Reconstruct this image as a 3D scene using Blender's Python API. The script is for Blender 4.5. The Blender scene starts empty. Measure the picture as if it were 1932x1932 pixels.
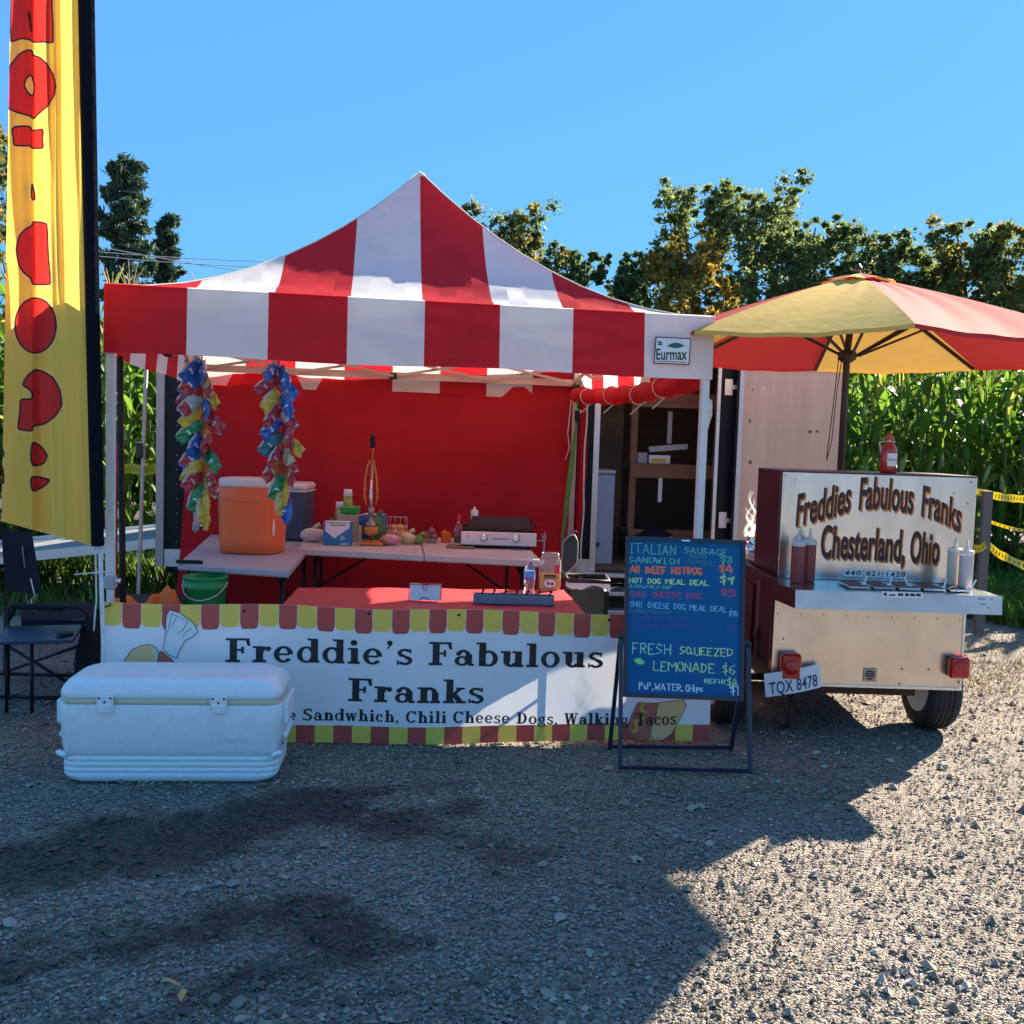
import bpy, math, random
import numpy as np
from mathutils import Vector, Matrix
random.seed(7); RNG = np.random.RandomState(11)
PI = math.pi; rad = math.radians
sc = bpy.context.scene
COL = sc.collection

# ------------------------------------------------------------------ camera
EYE, FPX, PITCH, ROLL = 1.55, 1900.0, rad(4.1), rad(1.8)
_f = np.array([0, math.cos(PITCH), -math.sin(PITCH)]); _u0 = np.array([0, math.sin(PITCH), math.cos(PITCH)]); _r0 = np.array([1., 0, 0])
_r = _r0*math.cos(ROLL) + _u0*math.sin(ROLL); _u = -_r0*math.sin(ROLL) + _u0*math.cos(ROLL)
cam_d = bpy.data.cameras.new('camera'); cam = bpy.data.objects.new('camera', cam_d); COL.objects.link(cam)
cam_d.sensor_width = 36; cam_d.lens = 36*FPX/1932; cam_d.clip_start = 0.05; cam_d.clip_end = 2000
cam.matrix_world = Matrix(((_r[0], _u[0], -_f[0], 0), (_r[1], _u[1], -_f[1], 0), (_r[2], _u[2], -_f[2], EYE), (0, 0, 0, 1)))
sc.camera = cam
# ------------------------------------------------------------------ world, sun, exposure
SUN_AZ, SUN_EL = rad(43.0), rad(28.2)          # azimuth from +Y towards +X
w = bpy.data.worlds.new('World'); sc.world = w; w.use_nodes = True
nt = w.node_tree; bg = nt.nodes['Background']
sky = nt.nodes.new('ShaderNodeTexSky'); sky.sky_type = 'NISHITA'; sky.sun_disc = False
sky.sun_elevation = SUN_EL; sky.sun_rotation = SUN_AZ; sky.air_density = 1.0; sky.dust_density = 0.15; sky.ozone_density = 3.0
gam = nt.nodes.new('ShaderNodeGamma'); gam.inputs[1].default_value = 0.30
mul = nt.nodes.new('ShaderNodeMix'); mul.data_type = 'RGBA'; mul.blend_type = 'MULTIPLY'; mul.inputs[0].default_value = 1
mul.inputs[7].default_value = (0.275, 0.745, 1.33, 1)
nt.links.new(sky.outputs[0], gam.inputs[0]); nt.links.new(gam.outputs[0], mul.inputs[6]); nt.links.new(mul.outputs[2], bg.inputs[0]); bg.inputs[1].default_value = 0.125
sl = bpy.data.lights.new('sun', 'SUN'); sun = bpy.data.objects.new('sun', sl); COL.objects.link(sun)
sl.energy = 5.0; sl.angle = rad(0.53); sl.color = (1.0, 0.87, 0.70)
sdir = Vector((math.sin(SUN_AZ)*math.cos(SUN_EL), math.cos(SUN_AZ)*math.cos(SUN_EL), math.sin(SUN_EL)))
sun.rotation_euler = sdir.to_track_quat('Z', 'Y').to_euler()
sc.view_settings.view_transform = 'Standard'; sc.view_settings.look = 'None'; sc.view_settings.exposure = 1.95; sc.view_settings.gamma = 1
sc.view_settings.use_curve_mapping = False
sc.render.engine = 'CYCLES'; sc.cycles.max_bounces = 10; sc.cycles.transparent_max_bounces = 12

# ------------------------------------------------------------------ measuring helpers (photo pixel on a 1932 grid -> point of the place)
def _ray(x, y): return _f*FPX + _r*(x-966) + _u*(966-y)
def at_y(x, y, Y): d = _ray(x, y); p = d*(Y/d[1]); return Vector((p[0], Y, EYE+p[2]))
def at_z(x, y, z): d = _ray(x, y); t = (z-EYE)/d[2]; return Vector((d[0]*t, d[1]*t, z))

# ------------------------------------------------------------------ materials
MATS = {}
def mat(name, col, rough=0.6, metal=0.0, noise=0.0, nscale=8.0, bump=0.0, bscale=60.0, trans=0.0, col2=None, rand=0.0, stretch=None,
        glass=0.0, spec=0.5, coat=0.0, attr=None, aniso=None, isl=0.0, emit=None, alpha=None, two=None):
    if name in MATS: return MATS[name]
    m = bpy.data.materials.new(name); m.use_nodes = True; MATS[name] = m
    N = m.node_tree.nodes; L = m.node_tree.links; b = N['Principled BSDF']
    b.inputs['Roughness'].default_value = rough; b.inputs['Metallic'].default_value = metal
    b.inputs['Specular IOR Level'].default_value = spec; b.inputs['Coat Weight'].default_value = coat
    if glass: b.inputs['Transmission Weight'].default_value = glass; b.inputs['IOR'].default_value = 1.33
    if alpha is not None: b.inputs['Alpha'].default_value = alpha
    c4 = (*col, 1); src = None
    tc = N.new('ShaderNodeTexCoord'); mp = N.new('ShaderNodeMapping'); L.new(tc.outputs['Object'], mp.inputs[0])
    if stretch: mp.inputs['Scale'].default_value = stretch
    if attr:
        a = N.new('ShaderNodeAttribute'); a.attribute_name = attr; src = a.outputs['Color']
    if noise or col2:
        n = N.new('ShaderNodeTexNoise'); n.inputs['Scale'].default_value = nscale; n.inputs['Detail'].default_value = 5; n.inputs['Roughness'].default_value = .65
        L.new(mp.outputs[0], n.inputs[0])
        mx = N.new('ShaderNodeMix'); mx.data_type = 'RGBA'
        cr = N.new('ShaderNodeMapRange'); cr.inputs[1].default_value = .35; cr.inputs[2].default_value = .68; L.new(n.outputs[0], cr.inputs[0])
        L.new(cr.outputs[0], mx.inputs[0])
        if src is not None:
            mx.blend_type = 'MULTIPLY'; L.new(src, mx.inputs[6]); k = 1-noise; mx.inputs[7].default_value = (k, k, k, 1)
        else:
            mx.inputs[6].default_value = c4
            mx.inputs[7].default_value = (*col2, 1) if col2 else (*[c*(1-noise) for c in col], 1)
        src = mx.outputs[2]
    if rand or isl:
        hv = N.new('ShaderNodeHueSaturation'); rr = N.new('ShaderNodeMapRange'); v = rand or isl
        rr.inputs[3].default_value = 1-v; rr.inputs[4].default_value = 1+v
        if rand: oi = N.new('ShaderNodeObjectInfo'); L.new(oi.outputs['Random'], rr.inputs[0])
        else: g = N.new('ShaderNodeNewGeometry'); L.new(g.outputs['Random Per Island'], rr.inputs[0])
        L.new(rr.outputs[0], hv.inputs['Value'])
        if src is not None: L.new(src, hv.inputs['Color'])
        else: hv.inputs['Color'].default_value = c4
        src = hv.outputs[0]
    if src is not None: L.new(src, b.inputs['Base Color'])
    else: b.inputs['Base Color'].default_value = c4
    if bump:
        n2 = N.new('ShaderNodeTexNoise'); n2.inputs['Scale'].default_value = bscale; n2.inputs['Detail'].default_value = 4; L.new(mp.outputs[0], n2.inputs[0])
        bp = N.new('ShaderNodeBump'); bp.inputs['Strength'].default_value = bump; bp.inputs['Distance'].default_value = .01
        L.new(n2.outputs[0], bp.inputs['Height']); L.new(bp.outputs[0], b.inputs['Normal'])
    if trans:
        t = N.new('ShaderNodeBsdfTranslucent'); ms = N.new('ShaderNodeMixShader'); ms.inputs[0].default_value = trans
        if src is not None: L.new(src, t.inputs[0])
        else: t.inputs[0].default_value = c4
        if two: 
            L.new(src, t.inputs[0]) if False else None; t.inputs[0].default_value = (*two, 1)
        L.new(b.outputs[0], ms.inputs[1]); L.new(t.outputs[0], ms.inputs[2]); L.new(ms.outputs[0], N['Material Output'].inputs[0])
    return m

M_red = mat('red_canopy_fabric', (.64, .030, .042), .75, spec=.1, trans=.34, noise=.12, nscale=3, bump=.25, bscale=9)
M_white = mat('white_canopy_fabric', (.88, .87, .85), .75, spec=.1, trans=.34, noise=.10, nscale=4, bump=.25, bscale=9)
M_redwall = mat('red_sidewall_fabric', (.70, .014, .024), .8, trans=.38, noise=.15, nscale=2.5, bump=.8, bscale=5, stretch=(1, 1, 2.5))
M_uy = mat('yellow_umbrella_fabric', (.80, .51, .13), .8, spec=.1, trans=.12, noise=.08, bump=.2, bscale=12, two=(.85, .26, .01))
M_ur = mat('red_umbrella_fabric', (.56, .05, .05), .8, spec=.1, trans=.09, noise=.08, bump=.2, bscale=12, two=(.40, .008, .012))
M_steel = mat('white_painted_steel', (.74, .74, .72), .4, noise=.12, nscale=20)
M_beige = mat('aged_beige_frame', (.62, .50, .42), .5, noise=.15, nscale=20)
M_black = mat('black_powder_coat', (.012, .013, .016), .45, spec=.25)
M_blackp = mat('black_plastic', (.02, .022, .025), .45, bump=.1, bscale=200)
M_blackf = mat('black_mesh_fabric', (.018, .019, .024), .85, spec=.15, bump=.4, bscale=300)
M_navy = mat('black_trailer_paint', (.008, .011, .016), .4, noise=.2, nscale=3, spec=.25)
M_alu = mat('brushed_aluminium', (.75, .75, .74), .35, metal=.9, noise=.15, nscale=30)
M_inox = mat('stainless_sheet', (.74, .74, .72), .22, metal=1, noise=.22, nscale=6, bump=.22, bscale=5, stretch=(1, 1, .35))
M_inox2 = mat('scuffed_stainless_panel', (.74, .66, .56), .30, metal=.92, noise=.18, nscale=4, bump=.22, bscale=3)
M_chrome = mat('chrome', (.8, .8, .8), .08, metal=1)
M_maroon = mat('maroon_painted_metal', (.085, .012, .014), .35, noise=.25, nscale=6)
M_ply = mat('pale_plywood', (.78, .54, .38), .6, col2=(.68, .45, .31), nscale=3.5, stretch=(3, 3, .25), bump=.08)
M_plyd = mat('shaded_plywood', (.20, .12, .07), .7, col2=(.14, .08, .045), nscale=4, stretch=(.4, 2, 3), bump=.1)  # trailer interior plywood, base colour lowered to carry the shadow inside
M_wood = mat('rough_lumber', (.26, .12, .06), .7, col2=(.18, .08, .04), nscale=6, stretch=(.3, 3, 3), bump=.2)  # shelf lumber, base colour lowered for the same inner shadow
M_gravelgrey = mat('grey_plastic', (.42, .42, .45), .5, noise=.08, nscale=10, bump=.12, bscale=120)
M_cooler = mat('white_cooler_plastic', (.90, .90, .90), .38, noise=.08, nscale=30, bump=.10, bscale=90)
M_cream = mat('yellowed_white_seal', (.72, .64, .42), .5)
M_dark = mat('dark_gap', (.015, .015, .018), .8)
M_orange = mat('orange_cooler_plastic', (.90, .15, .035), .35, noise=.06, nscale=5)
M_slate = mat('slate_blue_plastic', (.05, .085, .14), .4, noise=.08)
M_green = mat('green_bucket_plastic', (.01, .30, .09), .35)
M_orcloth = mat('orange_cloth', (.80, .17, .03), .9, bump=.5, bscale=30)
M_redcloth = mat('red_table_cover', (.55, .035, .045), .5, noise=.06, bump=.15, bscale=12)
M_paper = mat('white_paper', (.8, .8, .78), .8, bump=.15, bscale=40)
M_redwire = mat('red_wire', (.5, .02, .02), .4)
M_inkblack = mat('black_print', (.022, .021, .022), .6)
M_inkwhite = mat('white_print', (.78, .78, .76), .7)
M_vinylw = mat('white_vinyl', (.93, .93, .93), .45, trans=.14, noise=.05, nscale=5)
M_vinylr = mat('red_vinyl_print', (.62, .09, .07), .45, trans=.12)
M_vinyly = mat('yellow_vinyl_print', (.96, .66, .11), .45, trans=.12)
M_tyre = mat('rubber_tyre', (.022, .022, .024), .75, noise=.3, nscale=20, bump=.3, bscale=40)
M_rust = mat('rusty_steel', (.10, .045, .03), .8, noise=.4, nscale=25, bump=.2)
M_lens = mat('red_light_lens', (.52, .008, .008), .12, spec=.5, noise=.3, nscale=40, coat=.3)
M_clear = mat('clear_plastic', (.92, .94, .95), .06, glass=.92, spec=.5)
M_frost = mat('frosted_plastic', (.85, .82, .76), .35, glass=.35)
M_leafgreen = mat('broadleaf_green', (.17, .215, .065), .6, trans=.6, isl=.45)
M_leafdark = mat('broadleaf_dark', (.13, .18, .065), .6, trans=.58, isl=.5)
M_leafgold = mat('broadleaf_gold', (.36, .23, .035), .65, trans=.45, isl=.45)
M_pine = mat('pine_needles', (.06, .11, .06), .7, trans=.25, isl=.5)
M_bark = mat('bark', (.10, .075, .055), .9, noise=.4, nscale=15, bump=.5)
M_corn = mat('corn_leaf', (.14, .26, .03), .45, trans=.6, rand=.35, noise=.25, nscale=3)
M_cornf = mat('corn_leaf_field', (.10, .20, .025), .5, trans=.55, isl=.45)
M_corny = mat('corn_leaf_yellowing', (.38, .40, .06), .5, trans=.5, rand=.3)
M_stalk = mat('corn_stalk', (.14, .19, .05), .6, noise=.3)
M_tassel = mat('corn_tassel', (.42, .30, .14), .8)
M_cotton = mat('off_white_cord', (.7, .66, .58), .8)

# ------------------------------------------------------------------ mesh builder
class MB:
    def __init__(s): s.v = []; s.f = []; s.m = []; s.mats = []; s.smooth = []
    def mi(s, m):
        if m not in s.mats: s.mats.append(m)
        return s.mats.index(m)
    def add(s, vs, fs, m, smooth=False):
        o = len(s.v); s.v += [tuple(v) for v in vs]; k = s.mi(m)
        for f in fs: s.f.append(tuple(i+o for i in f)); s.m.append(k); s.smooth.append(smooth)
        return s
    def box(s, c, size, m, rot=None, bev=0.0, taper=None):
        hx, hy, hz = [a/2 for a in size]
        if bev:
            b = min(bev, hx*.9, hy*.9, hz*.9); vs = []; rings = []
            for z, i in ((-hz, b), (-hz+b, 0), (hz-b, 0), (hz, b)):
                ring = []
                for sx, sy in ((1, 1), (-1, 1), (-1, -1), (1, -1)):
                    k = (hx-i, hy-i); q = b if i == 0 else 0.3*b
                    pts = [(sx*k[0], sy*(k[1]-q)), (sx*(k[0]-q), sy*k[1])]
                    if sx*sy < 0: pts = pts[::-1]
                    ring += pts
                rings.append([(x, y, z) for x, y in ring])
            vs = [p for r in rings for p in r]; n = 8; fs = [tuple(range(n))[::-1], tuple(range(3*n, 4*n))]
            for r in range(3): fs += [(r*n+i, r*n+(i+1) % n, (r+1)*n+(i+1) % n, (r+1)*n+i) for i in range(n)]
        else:
            vs = [(x, y, z) for z in (-hz, hz) for y in (-hy, hy) for x in (-hx, hx)]
            fs = [(0, 2, 3, 1), (4, 5, 7, 6), (0, 1, 5, 4), (2, 6, 7, 3), (1, 3, 7, 5), (0, 4, 6, 2)]
        if taper: vs = [(x*(taper if z > 0 else 1), y*(taper if z > 0 else 1), z) for x, y, z in vs]
        R = rot if rot is not None else Matrix.Identity(3)
        vs = [R @ Vector(v) + Vector(c) for v in vs]
        return s.add(vs, fs, m)
    def tube(s, pts, r, m, n=8, r2=None, cap=True, sq=False):
        pts = [Vector(p) for p in pts]; N = len(pts); vs = []; fs = []
        if sq: n = 4
        up = None
        for i, p in enumerate(pts):
            d = (pts[min(i+1, N-1)]-pts[max(i-1, 0)]).normalized()
            if up is None: up = Vector((0, 0, 1)) if abs(d.z) < .9 else Vector((0, 1, 0))
            a = d.cross(up).normalized(); b = a.cross(d).normalized(); up = b
            rr = r if r2 is None else r + (r2-r)*i/(N-1)
            if sq: rr *= 1.414
            for k in range(n):
                t = 2*PI*k/n + (PI/4 if sq else 0); vs.append(p + a*math.cos(t)*rr + b*math.sin(t)*rr)
        for i in range(N-1):
            for k in range(n): fs.append((i*n+k, i*n+(k+1) % n, (i+1)*n+(k+1) % n, (i+1)*n+k))
        if cap: fs += [tuple(range(n))[::-1], tuple(range((N-1)*n, N*n))]
        return s.add(vs, fs, m, not sq)
    def lathe(s, c, prof, m, n=20, axis=None, sq=None, smooth=True):
        vs = []; fs = []; R = axis if axis is not None else Matrix.Identity(3)
        for r, z in prof:
            for k in range(n):
                t = 2*PI*k/n; cx, sy = math.cos(t), math.sin(t)
                if sq: e = sq; q = (abs(cx)**e+abs(sy)**e)**(-1/e); cx *= q; sy *= q
                vs.append(R @ Vector((r*cx, r*sy, z)) + Vector(c))
        P = len(prof)
        for i in range(P-1):
            for k in range(n): fs.append((i*n+k, i*n+(k+1) % n, (i+1)*n+(k+1) % n, (i+1)*n+k))
        fs += [tuple(range(n))[::-1], tuple(range((P-1)*n, P*n))]
        return s.add(vs, fs, m, smooth)
    def grid(s, fn, nu, nv, m, mfn=None, smooth=True):
        o = len(s.v)
        for j in range(nv+1):
            for i in range(nu+1): s.v.append(tuple(fn(i/nu, j/nv)))
        for j in range(nv):
            for i in range(nu):
                a = o+j*(nu+1)+i; s.f.append((a, a+1, a+nu+2, a+nu+1)); s.smooth.append(smooth)
                s.m.append(s.mi(mfn((i+.5)/nu, (j+.5)/nv) if mfn else m))
        return s
    def blob(s, c, size, m, seed=0, n=10, amp=.12):
        r = random.Random(seed); vs = []; fs = []; ph = [r.uniform(0, 6) for _ in range(6)]
        for j in range(n+1):
            th = PI*j/n
            for i in range(n*2):
                ph_ = 2*PI*i/(n*2); d = Vector((math.sin(th)*math.cos(ph_), math.sin(th)*math.sin(ph_), math.cos(th)))
                k = 1+amp*(math.sin(3*d.x+ph[0])+math.sin(4*d.y+ph[1])*.8+math.sin(5*d.z+ph[2])*.6+.5*math.sin(9*d.x+7*d.z+ph[3]))
                vs.append(Vector((d.x*size[0], d.y*size[1], d.z*size[2]))*k + Vector(c))
        w_ = n*2
        for j in range(n):
            for i in range(w_): fs.append((j*w_+i, (j+1)*w_+i, (j+1)*w_+(i+1) % w_, j*w_+(i+1) % w_))
        return s.add(vs, fs, m, True)
    def ball(s, c, r, m, n=8): return s.blob(c, (r, r, r) if not isinstance(r, tuple) else r, m, n=n, amp=0)
    def build(s, name, parent=None, origin=None, kind=None, label=None):
        o_ = Vector(origin) if origin is not None else (Vector(parent['_o']) if parent is not None and '_o' in parent else Vector((0, 0, 0)))
        me = bpy.data.meshes.new(name)
        V = np.array(s.v, dtype=float) - np.array(o_) if len(s.v) else np.zeros((0, 3))
        me.from_pydata(V.tolist(), [], s.f)
        for m in s.mats: me.materials.append(m)
        me.polygons.foreach_set('material_index', s.m); me.polygons.foreach_set('use_smooth', s.smooth); me.update()
        o = bpy.data.objects.new(name, me); COL.objects.link(o)
        if parent is not None: o.parent = parent; o['_o'] = tuple(o_)
        else: o.location = o_
        if kind: o['kind'] = kind
        if label: o['label'] = label
        return o
def thing(name, label, cat, loc=(0, 0, 0), rz=0, group=None, local=False):
    """Empty at the thing's base; unless local, part vertices are given in world coordinates"""
    o = bpy.data.objects.new(name, None); COL.objects.link(o); o.location = loc; o.rotation_euler = (0, 0, rz)
    o.empty_display_size = .1
    o['label'] = label; o['category'] = cat; o['_o'] = (0, 0, 0) if local else tuple(loc)
    if group: o['group'] = group
    return o
def single(mb, name, label, cat, loc=(0, 0, 0), group=None):
    o = mb.build(name, origin=loc); o['label'] = label; o['category'] = cat
    if group: o['group'] = group
    return o
def dup(root, loc, rz=None, label=None, scale=None):
    r = root.copy(); COL.objects.link(r); r.location = loc
    if rz is not None: r.rotation_euler = (0, 0, rz)
    if label: r['label'] = label
    if scale: r.scale = scale
    for ch in root.children:
        c = ch.copy(); COL.objects.link(c); c.parent = r
        for g in ch.children: d = g.copy(); COL.objects.link(d); d.parent = c
    return r
def rotz(a): return Matrix.Rotation(a, 3, 'Z')
def rotx(a): return Matrix.Rotation(a, 3, 'X')
def roty(a): return Matrix.Rotation(a, 3, 'Y')

# value noise for numpy ground work
def vnoise(x, y, seed=0):
    rs = np.random.RandomState(seed); T = rs.rand(256, 256)
    xi = np.floor(x).astype(int); yi = np.floor(y).astype(int); fx = x-xi; fy = y-yi
    fx = fx*fx*(3-2*fx); fy = fy*fy*(3-2*fy); g = lambda a, b: T[a % 256, b % 256]
    return (g(xi, yi)*(1-fx)+g(xi+1, yi)*fx)*(1-fy)+(g(xi, yi+1)*(1-fx)+g(xi+1, yi+1)*fx)*fy
def fbm(x, y, seed=0, o=4): return sum(vnoise(x*2**k, y*2**k, seed+k)/2**(k+1) for k in range(o))

# ------------------------------------------------------------------ lettering
def bfont(text, size=1.0, bold=0.0, shear=0.0, xs=1.0, align='LEFT', space=1.0):
    cu = bpy.data.curves.new('t', 'FONT'); cu.body = text; cu.size = size; cu.offset = bold; cu.shear = shear; cu.align_x = align; cu.space_character = space; cu.resolution_u = 4
    ob = bpy.data.objects.new('t', cu); COL.objects.link(ob)
    dg = bpy.context.evaluated_depsgraph_get(); me = bpy.data.meshes.new_from_object(ob.evaluated_get(dg))
    vs = [(v.co.x*xs, v.co.y) for v in me.vertices]; fs = [tuple(p.vertices) for p in me.polygons]
    bpy.data.objects.remove(ob); bpy.data.curves.remove(cu); bpy.data.meshes.remove(me)
    return vs, fs
def put2d(mb, vf, place, m, z=0.0):
    vs, fs = vf
    if vs: mb.add([place(x, y, z) for x, y in vs], fs, m)
# single-stroke hand lettering, grid 4 wide x 6 high
HAND = {'A': '00 26 40|12 32', 'B': '00 06 25 34 23 03|23 42 31 00', 'C': '35 26 14 12 20 31', 'D': '00 06 35 33 21 00', 'E': '36 06 00 30|03 23', 'F': '36 06 00|03 23',
 'G': '35 16 03 10 30 32 22', 'H': '06 00|03 33|36 30', 'I': '06 26|16 10|00 20', 'L': '06 00 30', 'M': '00 06 23 46 40', 'N': '00 06 30 36', 'O': '16 04 02 10 31 34 26 16',
 'P': '00 06 26 35 24 03', 'Q': '16 03 10 31 34 16|22 40', 'R': '00 06 26 34 23 03|13 30', 'S': '35 16 04 13 32 21 00', 'T': '06 46|26 20', 'U': '06 01 10 30 36', 'V': '06 20 46',
 'W': '06 10 24 30 46', 'Z': '06 36 00 30', 'D2': '', '$': '35 15 04 32 11 01|27 2.', '1': '05 16 10', '2': '05 26 34 00 30', '4': '26 02 42|35 30', '5': '36 06 04 34 31 00',
 '6': '36 04 01 20 32 13 02', '8': '23 05 26 35 23 01 10 31 23', '9': '35 15 04 13 34 36|35 20', '0': '16 03 10 31 34 16', ',': '11 0.', '-': '03 23', '+': '03 23|14 12', 'i': '04 00|06 05', 'l': '06 00', 'p': '0. 04 24 22 02',
 'X': '00 36|06 30', 'K': '06 00|36 03 30', 'o': '14 02 10 21 14', 's': '24 03 21 00', ';': '', 'J': '36 31 10 01', '7': '06 36 10', '3': '06 36 24 32 20 00', 'Y': '06 13 36|13 10'}
def hand(mb, text, x, y, h, place, m, wd=.0045, adv=4.6, jit=.25, seed=1, xs=1.0):
    r = random.Random(seed); k = h/6
    for ch in text:
        if ch == ' ': x += adv*k*.8*xs; continue
        jy = r.uniform(-jit, jit)*k; sx = r.uniform(.9, 1.1)*xs; mx = 0
        for st in HAND.get(ch, '').split('|'):
            P = []
            for t in st.split():
                a = int(t[0]); b = -1 if t[1] == '.' else int(t[1]); mx = max(mx, a)
                P.append(Vector((x+(a+r.uniform(-.15, .15))*k*sx, y+jy+(b+r.uniform(-.15, .15))*k)))
            for i in range(len(P)-1):
                a, b = P[i], P[i+1]; d = (b-a)
                if d.length < 1e-6: continue
                d.normalize(); n = Vector((-d.y, d.x))*wd/2*r.uniform(.75, 1.15); a = a-d*wd*.3; b = b+d*wd*.3; z = (i % 5)*.00012
                mb.add([place(*(q), z) for q in (a-n, b-n, b+n, a+n)], [(0, 1, 2, 3)], m)
        x += (max(mx, 1)+1.2)*k*xs*adv/4.6
    return x
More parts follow.
